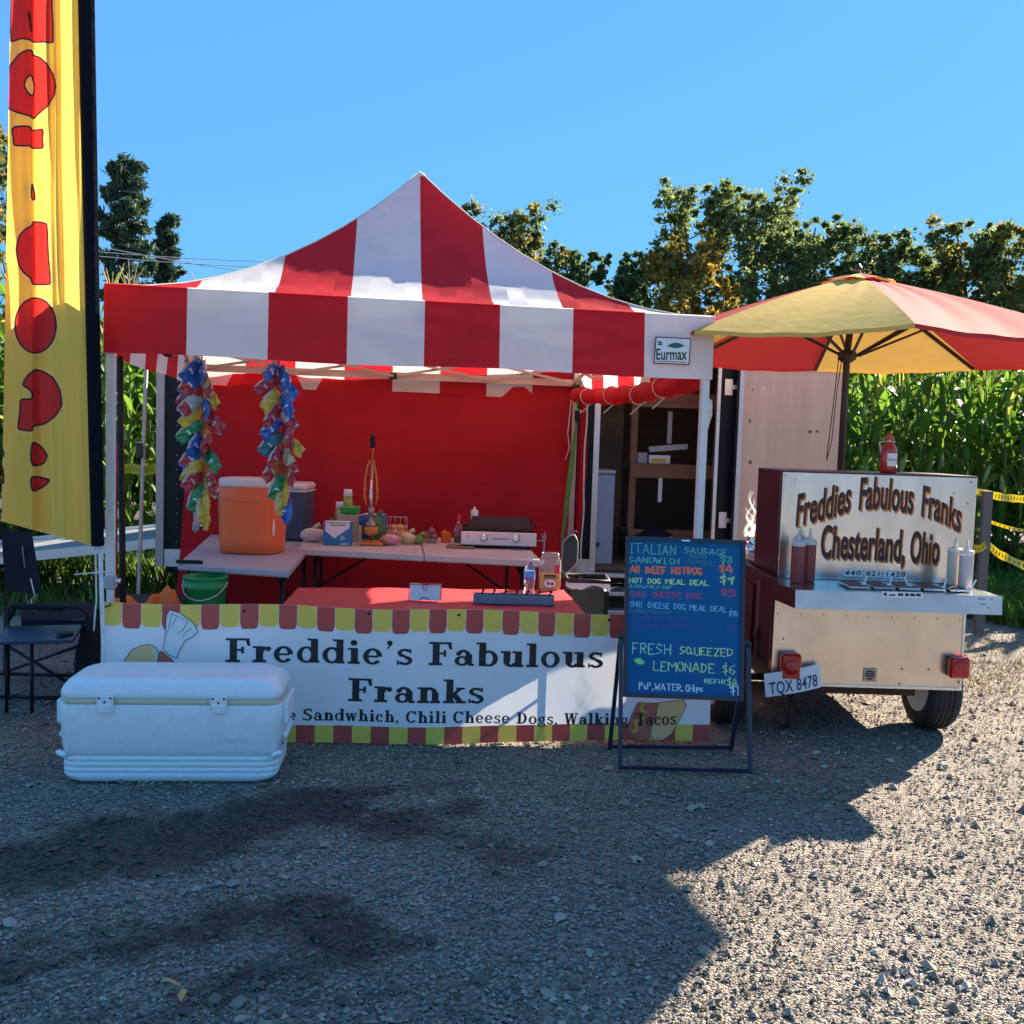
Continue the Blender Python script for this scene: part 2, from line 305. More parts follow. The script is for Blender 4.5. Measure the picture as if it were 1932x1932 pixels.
# slab serif face: pieces are polygons, staggered a hair so nothing is coplanar
def serif_glyph(ch):
    P = []; S, H, T = .185, .085, .075
    def rect(a, b, c, d, n=1):
        for i in range(n):
            x0 = a+(c-a)*i/n; x1 = a+(c-a)*(i+1)/n; P.append([(x0, b), (x1, b), (x1, d), (x0, d)])
    def ln(a, b, c, d, wx): P.append([(a-wx/2, b), (a+wx/2, b), (c+wx/2, d), (c-wx/2, d)] if b < d else [(c-wx/2, d), (c+wx/2, d), (a+wx/2, b), (a-wx/2, b)])
    def ring(cx, cy, rx, ry, tw, th, a0=0, a1=360):
        n = max(4, int(abs(a1-a0)/18))
        for i in range(n):
            t0 = rad(a0+(a1-a0)*i/n); t1 = rad(a0+(a1-a0)*(i+1)/n)
            q = [(cx+rx*math.cos(t0), cy+ry*math.sin(t0)), (cx+rx*math.cos(t1), cy+ry*math.sin(t1)), (cx+(rx-tw)*math.cos(t1), cy+(ry-th)*math.sin(t1)), (cx+(rx-tw)*math.cos(t0), cy+(ry-th)*math.sin(t0))]
            P.append(q if a1 > a0 else q[::-1])
    def dot(cx, cy, r): P.append([(cx+r*math.cos(2*PI*i/14), cy+r*math.sin(2*PI*i/14)) for i in range(14)])
    w_ = .5
    if ch == 'F': rect(.1, 0, .1+S, .72); rect(.0, 0, .36, T); rect(0, .655, .60, .72); P.append([(.50, .655), (.55, .50), (.62, .50), (.60, .655)]); rect(.2, .34, .42, .40); rect(.39, .27, .46, .47); w_ = .63
    elif ch == 'r': rect(.08, 0, .08+S, .49); rect(0, 0, .34, T); rect(0, .43, .12, .49); ring(.34, .31, .15, .18, .10, .08, 95, 175); dot(.39, .41, .075); w_ = .48
    elif ch == 'e': ring(.25, .245, .25, .255, .14, .07, 0, 325); rect(.12, .215, .40, .275); w_ = .54
    elif ch in 'db':
        if ch == 'd': ring(.25, .245, .25, .255, .135, .065); rect(.36, 0, .36+S, .74); rect(.27, .68, .38, .74); rect(.45, 0, .58, T); w_ = .61
        else: ring(.32, .245, .25, .255, .135, .065); rect(.06, 0, .06+S, .74); rect(-.02, .68, .08, .74); w_ = .60
    elif ch == 'i': rect(.08, 0, .08+S, .49); rect(0, 0, .32, T); rect(0, .43, .1, .49); dot(.155, .65, .09); w_ = .35
    elif ch == "'": dot(.1, .67, .075); P.append([(.16, .70), (.17, .62), (.05, .47), (.03, .5), (.1, .62)][::-1]); w_ = .24
    elif ch == ',': dot(.1, .06, .075); P.append([(.16, .09), (.17, .0), (.05, -.13), (.03, -.1), (.1, .0)][::-1]); w_ = .24
    elif ch == 's': ring(.21, .365, .19, .135, .11, .07, 25, 250); ring(.22, .14, .20, .145, .11, .075, 100, -155); P.append([(.06, .33), (.30, .14), (.40, .19), (.16, .34)]); rect(.335, .36, .385, .49); rect(.01, .0, .06, .14); w_ = .45
    elif ch == 'a': rect(.30, .04, .30+S*.95, .36); ring(.21, .15, .20, .155, .12, .06); ring(.245, .32, .20, .18, .13, .075, 5, 165); dot(.11, .37, .065); rect(.38, 0, .53, T); w_ = .55
    elif ch == 'u': rect(.07, .14, .07+S, .49); rect(-.01, .43, .09, .49); rect(.38, 0, .38+S, .49); rect(.30, .43, .4, .49); ring(.275, .17, .205, .18, .15, .08, 180, 340); rect(.5, 0, .61, T); w_ = .64
    elif ch == 'l': rect(.08, 0, .08+S, .74); rect(0, 0, .32, T); rect(0, .68, .1, .74); w_ = .35
    elif ch == 'o': ring(.26, .245, .26, .255, .14, .065); w_ = .56
    elif ch in 'nh':
        rect(.08, 0, .08+S, .74 if ch == 'h' else .49); rect(0, 0, .31, T); rect(0, .68 if ch == 'h' else .43, .1, .74 if ch == 'h' else .49)
        ring(.32, .32, .215, .175, .15, .085, 0, 160); rect(.385, 0, .385+S-.005, .33); rect(.33, 0, .61, T); w_ = .64
    elif ch == 'k': rect(.08, 0, .08+S, .74); rect(0, 0, .31, T); rect(0, .68, .1, .74); ln(.2, .2, .45, .45, .12); ln(.45, .05, .28, .29, .18); rect(.34, 0, .61, T); rect(.34, .43, .57, .49); w_ = .62
    elif ch == 'w': ln(.22, 0, .1, .46, .15); ln(.22, 0, .36, .46, .09); ln(.5, 0, .38, .46, .15); ln(.5, 0, .62, .46, .08); rect(0, .43, .24, .49); rect(.28, .43, .48, .49); rect(.54, .43, .73, .49); w_ = .75
    elif ch == 'c': ring(.25, .245, .25, .255, .14, .07, 50, 325); dot(.36, .36, .07); w_ = .5
    elif ch == 'g': ring(.22, .31, .2, .185, .12, .06); ring(.24, -.04, .24, .13, .1, .06); ring(.44, .42, .1, .09, .06, .05, 60, 190); w_ = .52
    elif ch == 't': rect(.1, .08, .1+S, .64); rect(0, .43, .36, .49); ring(.29, .11, .19, .12, .13, .07, 180, 330); w_ = .42
    elif ch == 'S': ring(.28, .53, .26, .195, .15, .075, 25, 250); ring(.29, .195, .27, .2, .15, .08, 100, -155); P.append([(.08, .48), (.42, .2), (.55, .27), (.2, .5)]); rect(.47, .52, .53, .73); rect(.01, 0, .07, .2); w_ = .62
    elif ch == 'C': ring(.34, .36, .34, .37, .17, .075, 40, 322); rect(.56, .5, .63, .73); w_ = .7
    elif ch == 'D': rect(.1, 0, .1+S, .72); rect(0, 0, .3, T); rect(0, .655, .3, .72); ring(.3, .36, .37, .36, .17, .07, -90, 90); w_ = .74
    elif ch == 'W': ln(.27, 0, .12, .7, .17); ln(.27, 0, .45, .7, .09); ln(.62, 0, .47, .7, .17); ln(.62, 0, .78, .7, .08); rect(0, .66, .28, .72); rect(.34, .66, .6, .72); rect(.68, .66, .92, .72); w_ = .93
    elif ch == 'T': rect(.26, 0, .26+S+.02, .72); rect(.16, 0, .52, T); rect(0, .655, .68, .72); rect(0, .5, .06, .68); rect(.62, .5, .68, .68); w_ = .72
    elif ch == ' ': w_ = .3
    return P, w_
def serif(mb, text, x, y, size, place, m, width=None, track=.05):
    tot = sum(serif_glyph(c)[1]+track for c in text)-track; k = size/.72; kx = (width/tot) if width else k
    for ch in text:
        P, w_ = serif_glyph(ch)
        for i, poly in enumerate(P):
            z = (i % 8)*.0001; mb.add([place(x+a*kx, y+b*k, z) for a, b in poly], [tuple(range(len(poly)))], m)
        x += (w_+track)*kx
    return x

# ================================================================== GROUND
def wetmask(X, Y):
    """damp patches where water ran out under the cooler: shape of their own, in plan"""
    def cap(x0, y0, x1, y1, r):
        dx, dy = x1-x0, y1-y0; t = np.clip(((X-x0)*dx+(Y-y0)*dy)/(dx*dx+dy*dy), 0, 1)
        return np.hypot(X-x0-t*dx, Y-y0-t*dy)-r
    N_ = (fbm(X*2.6, Y*2.6, 3)-.47)*.8 + (fbm(X*11, Y*11, 9)-.47)*.42
    d = cap(-.75, 4.05, -2.2, 3.25, .20)
    for a in ((-.55, 3.95, -.2, 4.15, .10), (-.6, 3.25, -1.7, 2.55, .07), (-.5, 3.05, -.42, 2.95, .12), (-.75, 4.25, -.25, 4.45, .07), (-1.9, 2.9, -2.5, 2.7, .10), (-.55, 2.85, -1.0, 2.6, .06), (-.02, 3.65, .08, 3.66, .05)): d = np.minimum(d, cap(*a))
    return np.clip(.5-(d+N_*.6)/.14, 0, 1)
def hgt(X, Y): return (fbm(X*1.3, Y*1.3, 21)-.47)*.03 + (fbm(X*9, Y*9, 5)-.47)*.012
def fast_mesh(name, V, F, k, mat_, attrs=None, smooth=True):
    me = bpy.data.meshes.new(name); me.vertices.add(len(V)); me.vertices.foreach_set('co', V.astype(np.float32).ravel())
    me.loops.add(F.size); me.loops.foreach_set('vertex_index', F.astype(np.int32).ravel()); me.polygons.add(len(F))
    me.polygons.foreach_set('loop_start', np.arange(0, F.size, k, dtype=np.int32)); me.polygons.foreach_set('loop_total', np.full(len(F), k, dtype=np.int32))
    me.polygons.foreach_set('use_smooth', np.full(len(F), smooth)); me.materials.append(mat_)
    for n_, A in (attrs or {}).items():
        at = me.attributes.new(n_, 'FLOAT_COLOR', 'POINT'); at.data.foreach_set('color', np.c_[A, np.ones(len(A))].astype(np.float32).ravel())
    me.update(); me.validate()
    o = bpy.data.objects.new(name, me); COL.objects.link(o); return o
def grid_np(xs, ys):
    X, Y = np.meshgrid(xs, ys); nx, ny = len(xs), len(ys)
    i, j = np.meshgrid(np.arange(nx-1), np.arange(ny-1)); a = (j*nx+i).ravel(); F = np.c_[a, a+1, a+nx+1, a+nx]
    return X.ravel(), Y.ravel(), F
def ground_material(name, stones=False):
    m = bpy.data.materials.new(name); m.use_nodes = True; N = m.node_tree.nodes; L = m.node_tree.links; b = N['Principled BSDF']
    tc = N.new('ShaderNodeTexCoord'); at = N.new('ShaderNodeAttribute'); at.attribute_name = 'wet'
    v = N.new('ShaderNodeTexVoronoi'); v.inputs['Scale'].default_value = 105; L.new(tc.outputs['Object'], v.inputs[0])
    n = N.new('ShaderNodeTexNoise'); n.inputs['Scale'].default_value = 1.1; n.inputs['Detail'].default_value = 6; L.new(tc.outputs['Object'], n.inputs[0])
    r = N.new('ShaderNodeValToRGB'); r.color_ramp.elements[0].color = (.12, .10, .078, 1); r.color_ramp.elements[1].color = (.50, .41, .32, 1)
    e = r.color_ramp.elements.new(.5); e.color = (.265, .222, .175, 1)
    if stones: g = N.new('ShaderNodeNewGeometry'); L.new(g.outputs['Random Per Island'], r.inputs[0])
    else:
        sp = N.new('ShaderNodeSeparateColor'); L.new(v.outputs['Color'], sp.inputs[0]); L.new(sp.outputs[0], r.inputs[0])
    mx = N.new('ShaderNodeMix'); mx.data_type = 'RGBA'; mx.blend_type = 'MULTIPLY'; mx.inputs[0].default_value = .6
    r2 = N.new('ShaderNodeMapRange'); r2.inputs[1].default_value = .3; r2.inputs[2].default_value = .7; r2.inputs[3].default_value = .5; r2.inputs[4].default_value = 1.2; L.new(n.outputs[0], r2.inputs[0])
    L.new(r.outputs[0], mx.inputs[6]); L.new(r2.outputs[0], mx.inputs[7])
    mw = N.new('ShaderNodeMix'); mw.data_type = 'RGBA'; mw.blend_type = 'MULTIPLY'; mw.inputs[7].default_value = (.27, .25, .24, 1)
    L.new(at.outputs['Fac'], mw.inputs[0]); L.new(mx.outputs[2], mw.inputs[6]); L.new(mw.outputs[2], b.inputs['Base Color'])
    rw = N.new('ShaderNodeMapRange'); rw.inputs[3].default_value = .9; rw.inputs[4].default_value = .55; L.new(at.outputs['Fac'], rw.inputs[0]); L.new(rw.outputs[0], b.inputs['Roughness'])
    n3 = N.new('ShaderNodeTexNoise'); n3.inputs['Scale'].default_value = 220; n3.inputs['Detail'].default_value = 3; L.new(tc.outputs['Object'], n3.inputs[0])
    bp = N.new('ShaderNodeBump'); bp.inputs['Strength'].default_value = .5; bp.inputs['Distance'].default_value = .006; L.new(n3.outputs[0], bp.inputs['Height'])
    if not stones:
        b2 = N.new('ShaderNodeBump'); b2.inputs['Strength'].default_value = 1.0; b2.inputs['Distance'].default_value = .012; b2.invert = True
        L.new(v.outputs['Distance'], b2.inputs['Height']); L.new(bp.outputs[0], b2.inputs['Normal']); L.new(b2.outputs[0], b.inputs['Normal'])
    else: L.new(bp.outputs[0], b.inputs['Normal'])
    return m
GM = ground_material('gravel_ground'); GS = ground_material('gravel_stone_surface', True)
# one sheet: fine in the yard, coarse to the horizon
xs = np.concatenate([[-900, -300, -100, -40, -20, -12, -8], np.arange(-6, 6.01, .04), [8, 12, 20, 40, 100, 300, 900]])
ys = np.concatenate([[-300, -60, -20, -6, 0, 1.2], np.arange(2.0, 10.01, .04), np.arange(10.5, 16, .5), [20, 30, 60, 120, 300, 900]])
X, Y, F = grid_np(xs, ys); Z = hgt(X, Y)*(np.abs(X) < 9)*(Y > 1.5)*(Y < 14)
wv = wetmask(X, Y)
go = fast_mesh('ground', np.c_[X, Y, Z-.008], F, 4, GM, {'wet': np.c_[wv, wv, wv]}); go['kind'] = 'structure'
# loose stones: many small ones, few big
def stones(name, n, x0, x1, y0, y1, s0, s1, seed, pw=3.0):
    rs = np.random.RandomState(seed)
    y = y0+(y1-y0)*rs.rand(n)**1.35; x = x0+(x1-x0)*rs.rand(n)
    half = .54*y+.35; keep = np.abs(x) < half+.3; x = x[keep]; y = y[keep]; n = len(x)
    s = s0+(s1-s0)*rs.rand(n)**pw
    base = np.array([(1, 0, 0), (0, 1, 0), (-1, 0, 0), (0, -1, 0), (.15, .1, 1), (0, 0, -1), (.72, .72, .35), (-.7, .6, .4), (-.65, -.72, .3), (.7, -.7, .45)], float)
    tri = np.array([(0, 6, 4), (6, 1, 4), (1, 7, 4), (7, 2, 4), (2, 8, 4), (8, 3, 4), (3, 9, 4), (9, 0, 4)])
    B = base[None]*(1+rs.uniform(-.28, .28, (n, 10, 3))); B[:, :, 2] *= rs.uniform(.45, .95, (n, 1)); B[:, :, 1] *= rs.uniform(.6, 1, (n, 1))
    a = rs.rand(n)*6.283; c, s_ = np.cos(a)[:, None], np.sin(a)[:, None]
    bx = B[:, :, 0]*c-B[:, :, 1]*s_; by = B[:, :, 0]*s_+B[:, :, 1]*c
    tl = rs.uniform(-.35, .35, (n, 1)); bz = B[:, :, 2]+tl*bx
    V = np.stack([x[:, None]+bx*s[:, None], y[:, None]+by*s[:, None], (hgt(x, y)-.004)[:, None]+bz*s[:, None]], -1).reshape(-1, 3)
    Fq = (tri[None]+np.arange(n)[:, None, None]*10).reshape(-1, 3); wt = np.repeat(wetmask(x, y), 10)
    o = fast_mesh(name, V, Fq, 3, GS, {'wet': np.c_[wt, wt, wt]}, smooth=False); o['kind'] = 'stuff'; o['label'] = 'loose grey and tan gravel scattered over the yard'; o['category'] = 'gravel'; return o
stones('gravel', 150000, -3.6, 4.6, 2.35, 7.5, .003, .0105, 5)
stones('coarse_gravel', 6000, -3.6, 5.2, 2.35, 9.5, .009, .029, 6, 4.0)
# distant grass field
Mg = mat('meadow_grass', (.07, .11, .03), .9, col2=(.13, .12, .05), nscale=.4, bump=.6, bscale=8)
MB().grid(lambda u, v: (-200+400*u, 26+300*v, .02), 4, 4, Mg).build('field_ground', kind='structure')

# ================================================================== TREES
def leafcloud(mb_name, parent, centers, mat_, per, size, seed, elong=1.0):
    rs = np.random.RandomState(seed); C_ = np.repeat(np.array([c[:3] for c in centers]), per, 0); R_ = np.repeat(np.array([c[3] for c in centers]), per)
    n = len(C_); d = rs.normal(size=(n, 3)); d /= np.linalg.norm(d, axis=1)[:, None]; rr = np.minimum(np.abs(rs.normal(size=n)), 1.9)*.75*R_; P = C_+d*rr[:, None]*np.array([1, 1, .8])
    a = rs.normal(size=(n, 3)); a /= np.linalg.norm(a, axis=1)[:, None]; b = np.cross(a, rs.normal(size=(n, 3))); b /= np.linalg.norm(b, axis=1)[:, None]
    s = size*rs.uniform(.6, 1.3, n)[:, None]
    V = np.stack([P-a*s*elong, P+b*s*.55, P+a*s*elong, P-b*s*.55], 1).reshape(-1, 3); F = np.arange(4*n).reshape(n, 4)
    V -= np.array(parent['_o'])
    o = fast_mesh(mb_name, V, F, 4, mat_, smooth=False); o.parent = parent; return o
def tree(px_, topy, Y, halfpx, name, label, matf, seed, basez=.0, group=None, spread=1.0, mat2=None):
    """broadleaf tree: trunk, limbs that fork, leaf clumps on the limb ends"""
    r = random.Random(seed); top = at_y(px_, topy, Y); X = top.x; H = top.z; W = halfpx*1.12/FPX*Y
    t = thing(name, label, 'tree', (X, Y, basez), group=group)
    tr = MB(); cl = []; tips = []
    stem = [Vector((X+.03*H*math.sin(i*1.3+seed), Y, H*.95*i/7)) for i in range(8)]
    tr.tube(stem, H*.022, M_bark, 7, r2=.03)
    nl = 28
    for i in range(nl):
        k = .10+.74*i/(nl-1); a = i*2.4+r.uniform(-.4, .4); q = Vector((X+.03*H*math.sin(k*7*1.3+seed), Y, H*k))
        prof = math.sin(PI*min(1, .16+.80*k))**.7; ln_ = W*prof*r.uniform(.6, 1.12)
        e = q+Vector((math.cos(a)*ln_, math.sin(a)*ln_, H*r.uniform(.05, .17))); e.z = min(e.z, H*.97)
        mid = q.lerp(e, .5)+Vector((0, 0, -.02*H)); tr.tube([q, mid, e], H*.0065*(1.2-k), M_bark, 5, r2=.012)
        for j in range(7):
            b_ = mid.lerp(e, r.random()); c = b_+Vector((r.uniform(-.8, .8)*W*.26, r.uniform(-.8, .8)*W*.26, r.uniform(-.03, .10)*H)); c.z = min(c.z, H*.985)
            tr.tube([b_, b_.lerp(c, .6)], .022, M_bark, 4, r2=.008, cap=False); cl.append((c.x, c.y, c.z, W*r.uniform(.08, .17)))
            if r.random() < .6: cl.append((c.x+r.uniform(-.05, .05)*W, c.y, c.z+W*r.uniform(.10, .20), W*r.uniform(.04, .07)))
        cl.append((e.x, e.y, e.z, W*.13)); cl.append((mid.x, mid.y, mid.z+.03*H, W*.20))
    for j in range(12):
        c = stem[-1]+Vector((r.uniform(-.34, .34)*W, r.uniform(-.3, .3)*W, H*(.03-.14*r.random()))); cl.append((c.x, c.y, c.z, W*r.uniform(.05, .12)))
    cl = [c for c in cl if c[2] < H*1.0]
    tr.build('trunk', t); leafcloud('crown', t, cl, matf, 62, .115*Y/45, seed+50)
    if mat2: leafcloud('crown', t, [c for c in cl if r.random() < .35], mat2, 34, .125*Y/45, seed+90)
    return t
TG = 'trees standing in a line beyond the cornfield'
tree(1420, 338, 46, 120, 'tall_tree', 'tallest green tree beyond the corn, right half of the twin crown above the umbrella top', M_leafgreen, 1, group=TG)
tree(1305, 345, 47, 110, 'tall_tree', 'tall green tree, left half of the twin crown right of the tent roof', M_leafgreen, 2, group=TG)
tree(1310, 452, 41, 85, 'golden_tree', 'small golden yellow tree in front of the tallest green trees', M_leafgold, 3, group=TG, mat2=M_leafgreen)
tree(1205, 470, 46, 62, 'low_tree', 'low dark tree closest to the right slope of the tent roof', M_leafdark, 4, group=TG)
tree(1525, 404, 48, 105, 'green_tree', 'green tree with a pointed crown just right of the tallest tree', M_leafgreen, 5, group=TG, mat2=M_leafdark)
tree(1648, 432, 47, 100, 'green_tree', 'rounded green tree directly above the umbrella peak', M_leafdark, 6, group=TG, mat2=M_leafgreen)
tree(1748, 470, 46, 85, 'green_tree', 'lower green tree filling the dip in the treeline above the umbrella', M_leafgreen, 7, group=TG)
tree(1822, 412, 44, 85, 'yellowing_tree', 'yellowing tree with a ragged tip, second from the right edge of the photo', M_leafgreen, 8, group=TG, mat2=M_leafgold)
tree(1905, 420, 43, 95, 'yellowing_tree', 'yellowing tree cut by the right edge of the photo', M_leafgreen, 9, group=TG, mat2=M_leafgold)
tree(2010, 400, 45, 110, 'yellowing_tree', 'tree at the right end of the treeline, mostly out of view', M_leafdark, 19, group=TG)
tree(985, 388, 44, 105, 'autumn_tree', 'olive and gold tree behind the right slope of the tent roof', M_leafdark, 10, mat2=M_leafgold, group=TG)
tree(1095, 468, 45, 55, 'autumn_tree', 'small olive tree at the foot of the tent roof slope', M_leafdark, 12, group=TG)
tree(-42, 225, 30, 78, 'autumn_tree', 'brown and green tree at the far left behind the flag', M_leafdark, 13, mat2=M_leafgold)
def pine(px_, topy, Y, halfpx, label, seed):
    r = random.Random(seed); top = at_y(px_, topy, Y); X, H, W = top.x, top.z, halfpx/FPX*Y
    t = thing('pine_tree', label, 'tree', (X, Y, 0)); tr = MB(); cl = []
    tr.tube([(X, Y, 0), (X+.1, Y, H*.5), (X, Y, H*.97)], H*.016, M_bark, 7, r2=.03)
    for i in range(30):
        k = .22+.77*i/29; a = i*2.4+r.uniform(-.5, .5); ln_ = W*1.1*(1.06-k)**.75*r.uniform(.4, 1.2)
        q = Vector((X, Y, H*k)); e = q+Vector((math.cos(a)*ln_, math.sin(a)*ln_, H*.035+ln_*.14)); mid = q.lerp(e, .55)+Vector((0, 0, -.04*ln_))
        tr.tube([q, mid, e], .05, M_bark, 4, r2=.015, cap=False)
        for j in range(14):
            u = .30+.70*j/13; b_ = q.lerp(e, u)+Vector((r.uniform(-.5, .5), r.uniform(-.5, .5), r.uniform(-.1, .22)))*W*.42
            cl.append((b_.x, b_.y, b_.z, W*r.uniform(.06, .12)))
    tr.build('trunk', t); leafcloud('crown', t, cl, M_pine, 50, .095*Y/40, seed, elong=2.0); return t
pine(238, 322, 40, 98, 'tall dark pine rising behind the left corner of the tent', 21)
pine(316, 425, 42, 54, 'shorter pine beside the tall one, behind the left slope of the tent roof', 22)
# low hedge of scrub that closes the view under the crowns
hedge_c = [(x, 52+2*math.sin(x), .8+1.3*random.random(), 2.3) for x in np.arange(-60, 62, 1.6)]
hp = {'_o': (0, 0, 0)}
rs_ = np.random.RandomState(3)
def stuffcloud(name, centers, mt, per, size, seed, label, cat):
    e = thing('tmp', '', '', (0, 0, 0)); o = leafcloud(name, e, centers, mt, per, size, seed); o.parent = None; bpy.data.objects.remove(e)
    o['kind'] = 'stuff'; o['label'] = label; o['category'] = cat; return o
stuffcloud('scrub', hedge_c, M_leafdark, 170, .3, 4, 'dark scrub along the far side of the field', 'scrub')

# ================================================================== CORN
def leaf_geo(L, W, rise, droop, twist, n=7):
    vs = []
    for i in range(n+1):
        t = i/n; ang = rise-droop*t**1.5; 
        if i == 0: p = Vector((0, 0, 0))
        else: p = p+Vector((math.cos(ang), 0, math.sin(ang)))*L/n
        wd = W*(math.sin(PI*min(1, .12+t*.9))**.6)*(1-t**4)+.002
        tw = twist*t; sd = Vector((0, math.cos(tw), math.sin(tw)))
        up = Vector((-math.sin(ang), 0, math.cos(ang)))
        wob = .014*math.sin(t*17)
        vs += [p+sd*wd/2+up*(.013+wob), p, p-sd*wd/2+up*(.013-wob)]
    fs = []
    for i in range(n):
        a = i*3; fs += [(a, a+1, a+4, a+3), (a+1, a+2, a+5, a+4)]
    return vs, fs
LV = [leaf_geo(*a) for a in ((.85, .105, 1.25, 1.9, .4), (.75, .095, 1.35, 1.2, -.6), (.95, .115, 1.2, 2.5, .5), (.6, .085, 1.45, .7, .3), (.8, .10, 1.3, 2.9, -.9))]
leaf_me = []
for i, (v, f) in enumerate(LV):
    row = []
    for M_ in (M_corn, M_corny):
        b_ = MB(); b_.add(v, f, M_, True); o = b_.build('leaf'); row.append(o.data); bpy.data.objects.remove(o)
    leaf_me.append(row)
def corn_mesh(name, fn):
    b_ = MB(); fn(b_); o = b_.build(name); m = o.data; bpy.data.objects.remove(o); return m
stalk_me = corn_mesh('stalk', lambda b_: b_.tube([(0, 0, 0), (.01, 0, 1.2), (0, .01, 2.5)], .014, M_stalk, 6, r2=.006))
def _tas(b_):
    for i in range(7):
        a = i*.9; e = Vector((math.cos(a)*.10, math.sin(a)*.10, .24+.05*(i % 3))); b_.tube([(0, 0, 0), e*.5+Vector((0, 0, .03)), e], .006, M_tassel, 4, r2=.003, cap=False)
tassel_me = corn_mesh('tassel', _tas)
ear_me = corn_mesh('ear', lambda b_: b_.lathe((.03, 0, 0), [(.008, 0), (.026, .05), (.024, .14), (.006, .22)], mat('corn_husk', (.30, .34, .12), .7), 8))
def corn_plant(x, y, h, seed, label, group):
    r = random.Random(seed); t = thing('corn_plant', label, 'corn plant', (x, y, 0), r.random()*6, group, local=True); k = h/2.6; t.scale = (k, k, k)
    def ch(nm, me, z, a, s=1, tilt=0):
        o = bpy.data.objects.new(nm, me); COL.objects.link(o); o.parent = t; o.location = (0, 0, z); o.rotation_euler = (0, tilt, a); o.scale = (s, s, s)
    ch('stalk', stalk_me, 0, 0); ch('tassel', tassel_me, 2.48, r.random()*6, 1.1)
    a0 = r.random()*6; n = 13
    for i in range(n):
        z = .25+2.1*i/(n-1); ch('leaf', leaf_me[r.randrange(5)][1 if r.random() < .15 else 0], z, a0+PI*(i % 2)+r.uniform(-.5, .5), r.uniform(.75, 1.1)*(1-.3*abs(i/n-.5)), r.uniform(-.25, .2))
    ch('ear', ear_me, 1.15, r.random()*6, 1, .3)
    return t
cs = 100
lab_r = 'tall green corn plant in the front rows right of the plywood door'
lab_l = 'tall green corn plant in the front rows left of the black trailer'
for row in range(4):
    y = 11.6+row*.55
    x = 2.5+.05*row
    while x < 7.0:
        if x > (3.3 if row else 3.3): corn_plant(x+random.uniform(-.05, .05), y+random.uniform(-.06, .06), random.uniform(2.55, 3.0), cs, lab_r, 'corn plants edging the field on the right')
        cs += 1; x += .24
for row in range(3):
    y = 11.2+row*.6; x = -6.4
    while x < -3.3:
        corn_plant(x+random.uniform(-.06, .06), y+random.uniform(-.06, .06), random.uniform(2.6, 3.1), cs, lab_l, 'corn plants edging the field on the left'); cs += 1; x += .27
def cornfield(name, boxes, seed, label):
    rs = np.random.RandomState(seed); VV = []; FF = []; off = 0
    for x0, x1, y0, y1, n in boxes:
        for _ in range(n):
            x = rs.uniform(x0, x1); y = rs.uniform(y0, y1); h = rs.uniform(2.6, 3.1); a0 = rs.rand()*6
            for i in range(11):
                v, f = LV[rs.randint(5)]; v = np.array(v)*rs.uniform(.8, 1.1); a = a0+PI*(i % 2)+rs.uniform(-.5, .5); c, s = math.cos(a), math.sin(a)
                VV.append(np.c_[x+v[:, 0]*c-v[:, 1]*s, y+v[:, 0]*s+v[:, 1]*c, .4+(h-.9)*i/10+v[:, 2]]); FF.append(np.array(f)+off); off += len(v)
    o = fast_mesh(name, np.concatenate(VV), np.concatenate(FF), 4, M_cornf); o['kind'] = 'stuff'; o['label'] = label; o['category'] = 'corn field'
cornfield('corn_field', [(2.6, 11, 13.8, 19, 620), (-13, -3.0, 13.0, 18, 520), (7.0, 11, 11.5, 13.8, 130), (-12, -6.5, 11.2, 13, 120), (-3, 2.6, 14, 20, 160)], 8, 'dense green corn behind the front rows')
# dark soil under the corn and low weeds on the verge
soil = MB().grid(lambda u, v: (-20+40*u, 10.9+14*v, .022), 2, 2, mat('field_soil', (.07, .05, .035), .95, noise=.3, nscale=3)); soil.build('field_soil', kind='structure')
def tufts(name, n, fn, hmin, hmax, label, seed, mt):
    rs = np.random.RandomState(seed); V = []; 
    P = np.array([fn(rs) for _ in range(n)]); a = rs.rand(n)*6.28; h = rs.uniform(hmin, hmax, n); w_ = rs.uniform(.3, 1, n)*(.004 if hmax < .06 else .016)
    dx, dy = np.cos(a), np.sin(a); lean = rs.uniform(-.5, .5, (n, 2))*h[:, None]
    z0 = np.zeros(n); V = np.stack([np.c_[P[:, 0]-dx*w_, P[:, 1]-dy*w_, z0], np.c_[P[:, 0]+dx*w_, P[:, 1]+dy*w_, z0], np.c_[P[:, 0]+dx*w_*.7+lean[:, 0]*.5, P[:, 1]+dy*w_*.7+lean[:, 1]*.5, h*.65], np.c_[P[:, 0]+lean[:, 0], P[:, 1]+lean[:, 1], h]], 1).reshape(-1, 3)
    o = fast_mesh(name, V, np.arange(4*n).reshape(n, 4), 4, mt, smooth=False); o['kind'] = 'stuff'; o['label'] = label; o['category'] = 'grass'
M_weed = mat('weed_leaf', (.12, .22, .03), .6, trans=.4, isl=.5)
M_straw = mat('dry_straw', (.55, .42, .20), .8, isl=.3)
def f_right(rs):
    while True:
        x = rs.uniform(3.0, 7.5); y = rs.uniform(8.4, 11.8)
        if y > 9.3+.9*math.sin(x*2.1) - (x-4)*.25: return x, y
tufts('verge_grass', 15000, f_right, .03, .30, 'bright green weeds on the verge in front of the corn on the right', 5, M_weed)
tufts('verge_grass', 5000, lambda rs: (rs.uniform(-7, -2.3), rs.uniform(8.0, 11.4)), .03, .28, 'green grass behind the lowered ramp on the left', 6, M_weed)
tufts('straw_litter', 420, lambda rs: (rs.uniform(-1.8, 4.5), rs.uniform(2.5, 8)), .004, .014, 'scattered dry straw lying on the gravel', 7, M_straw)
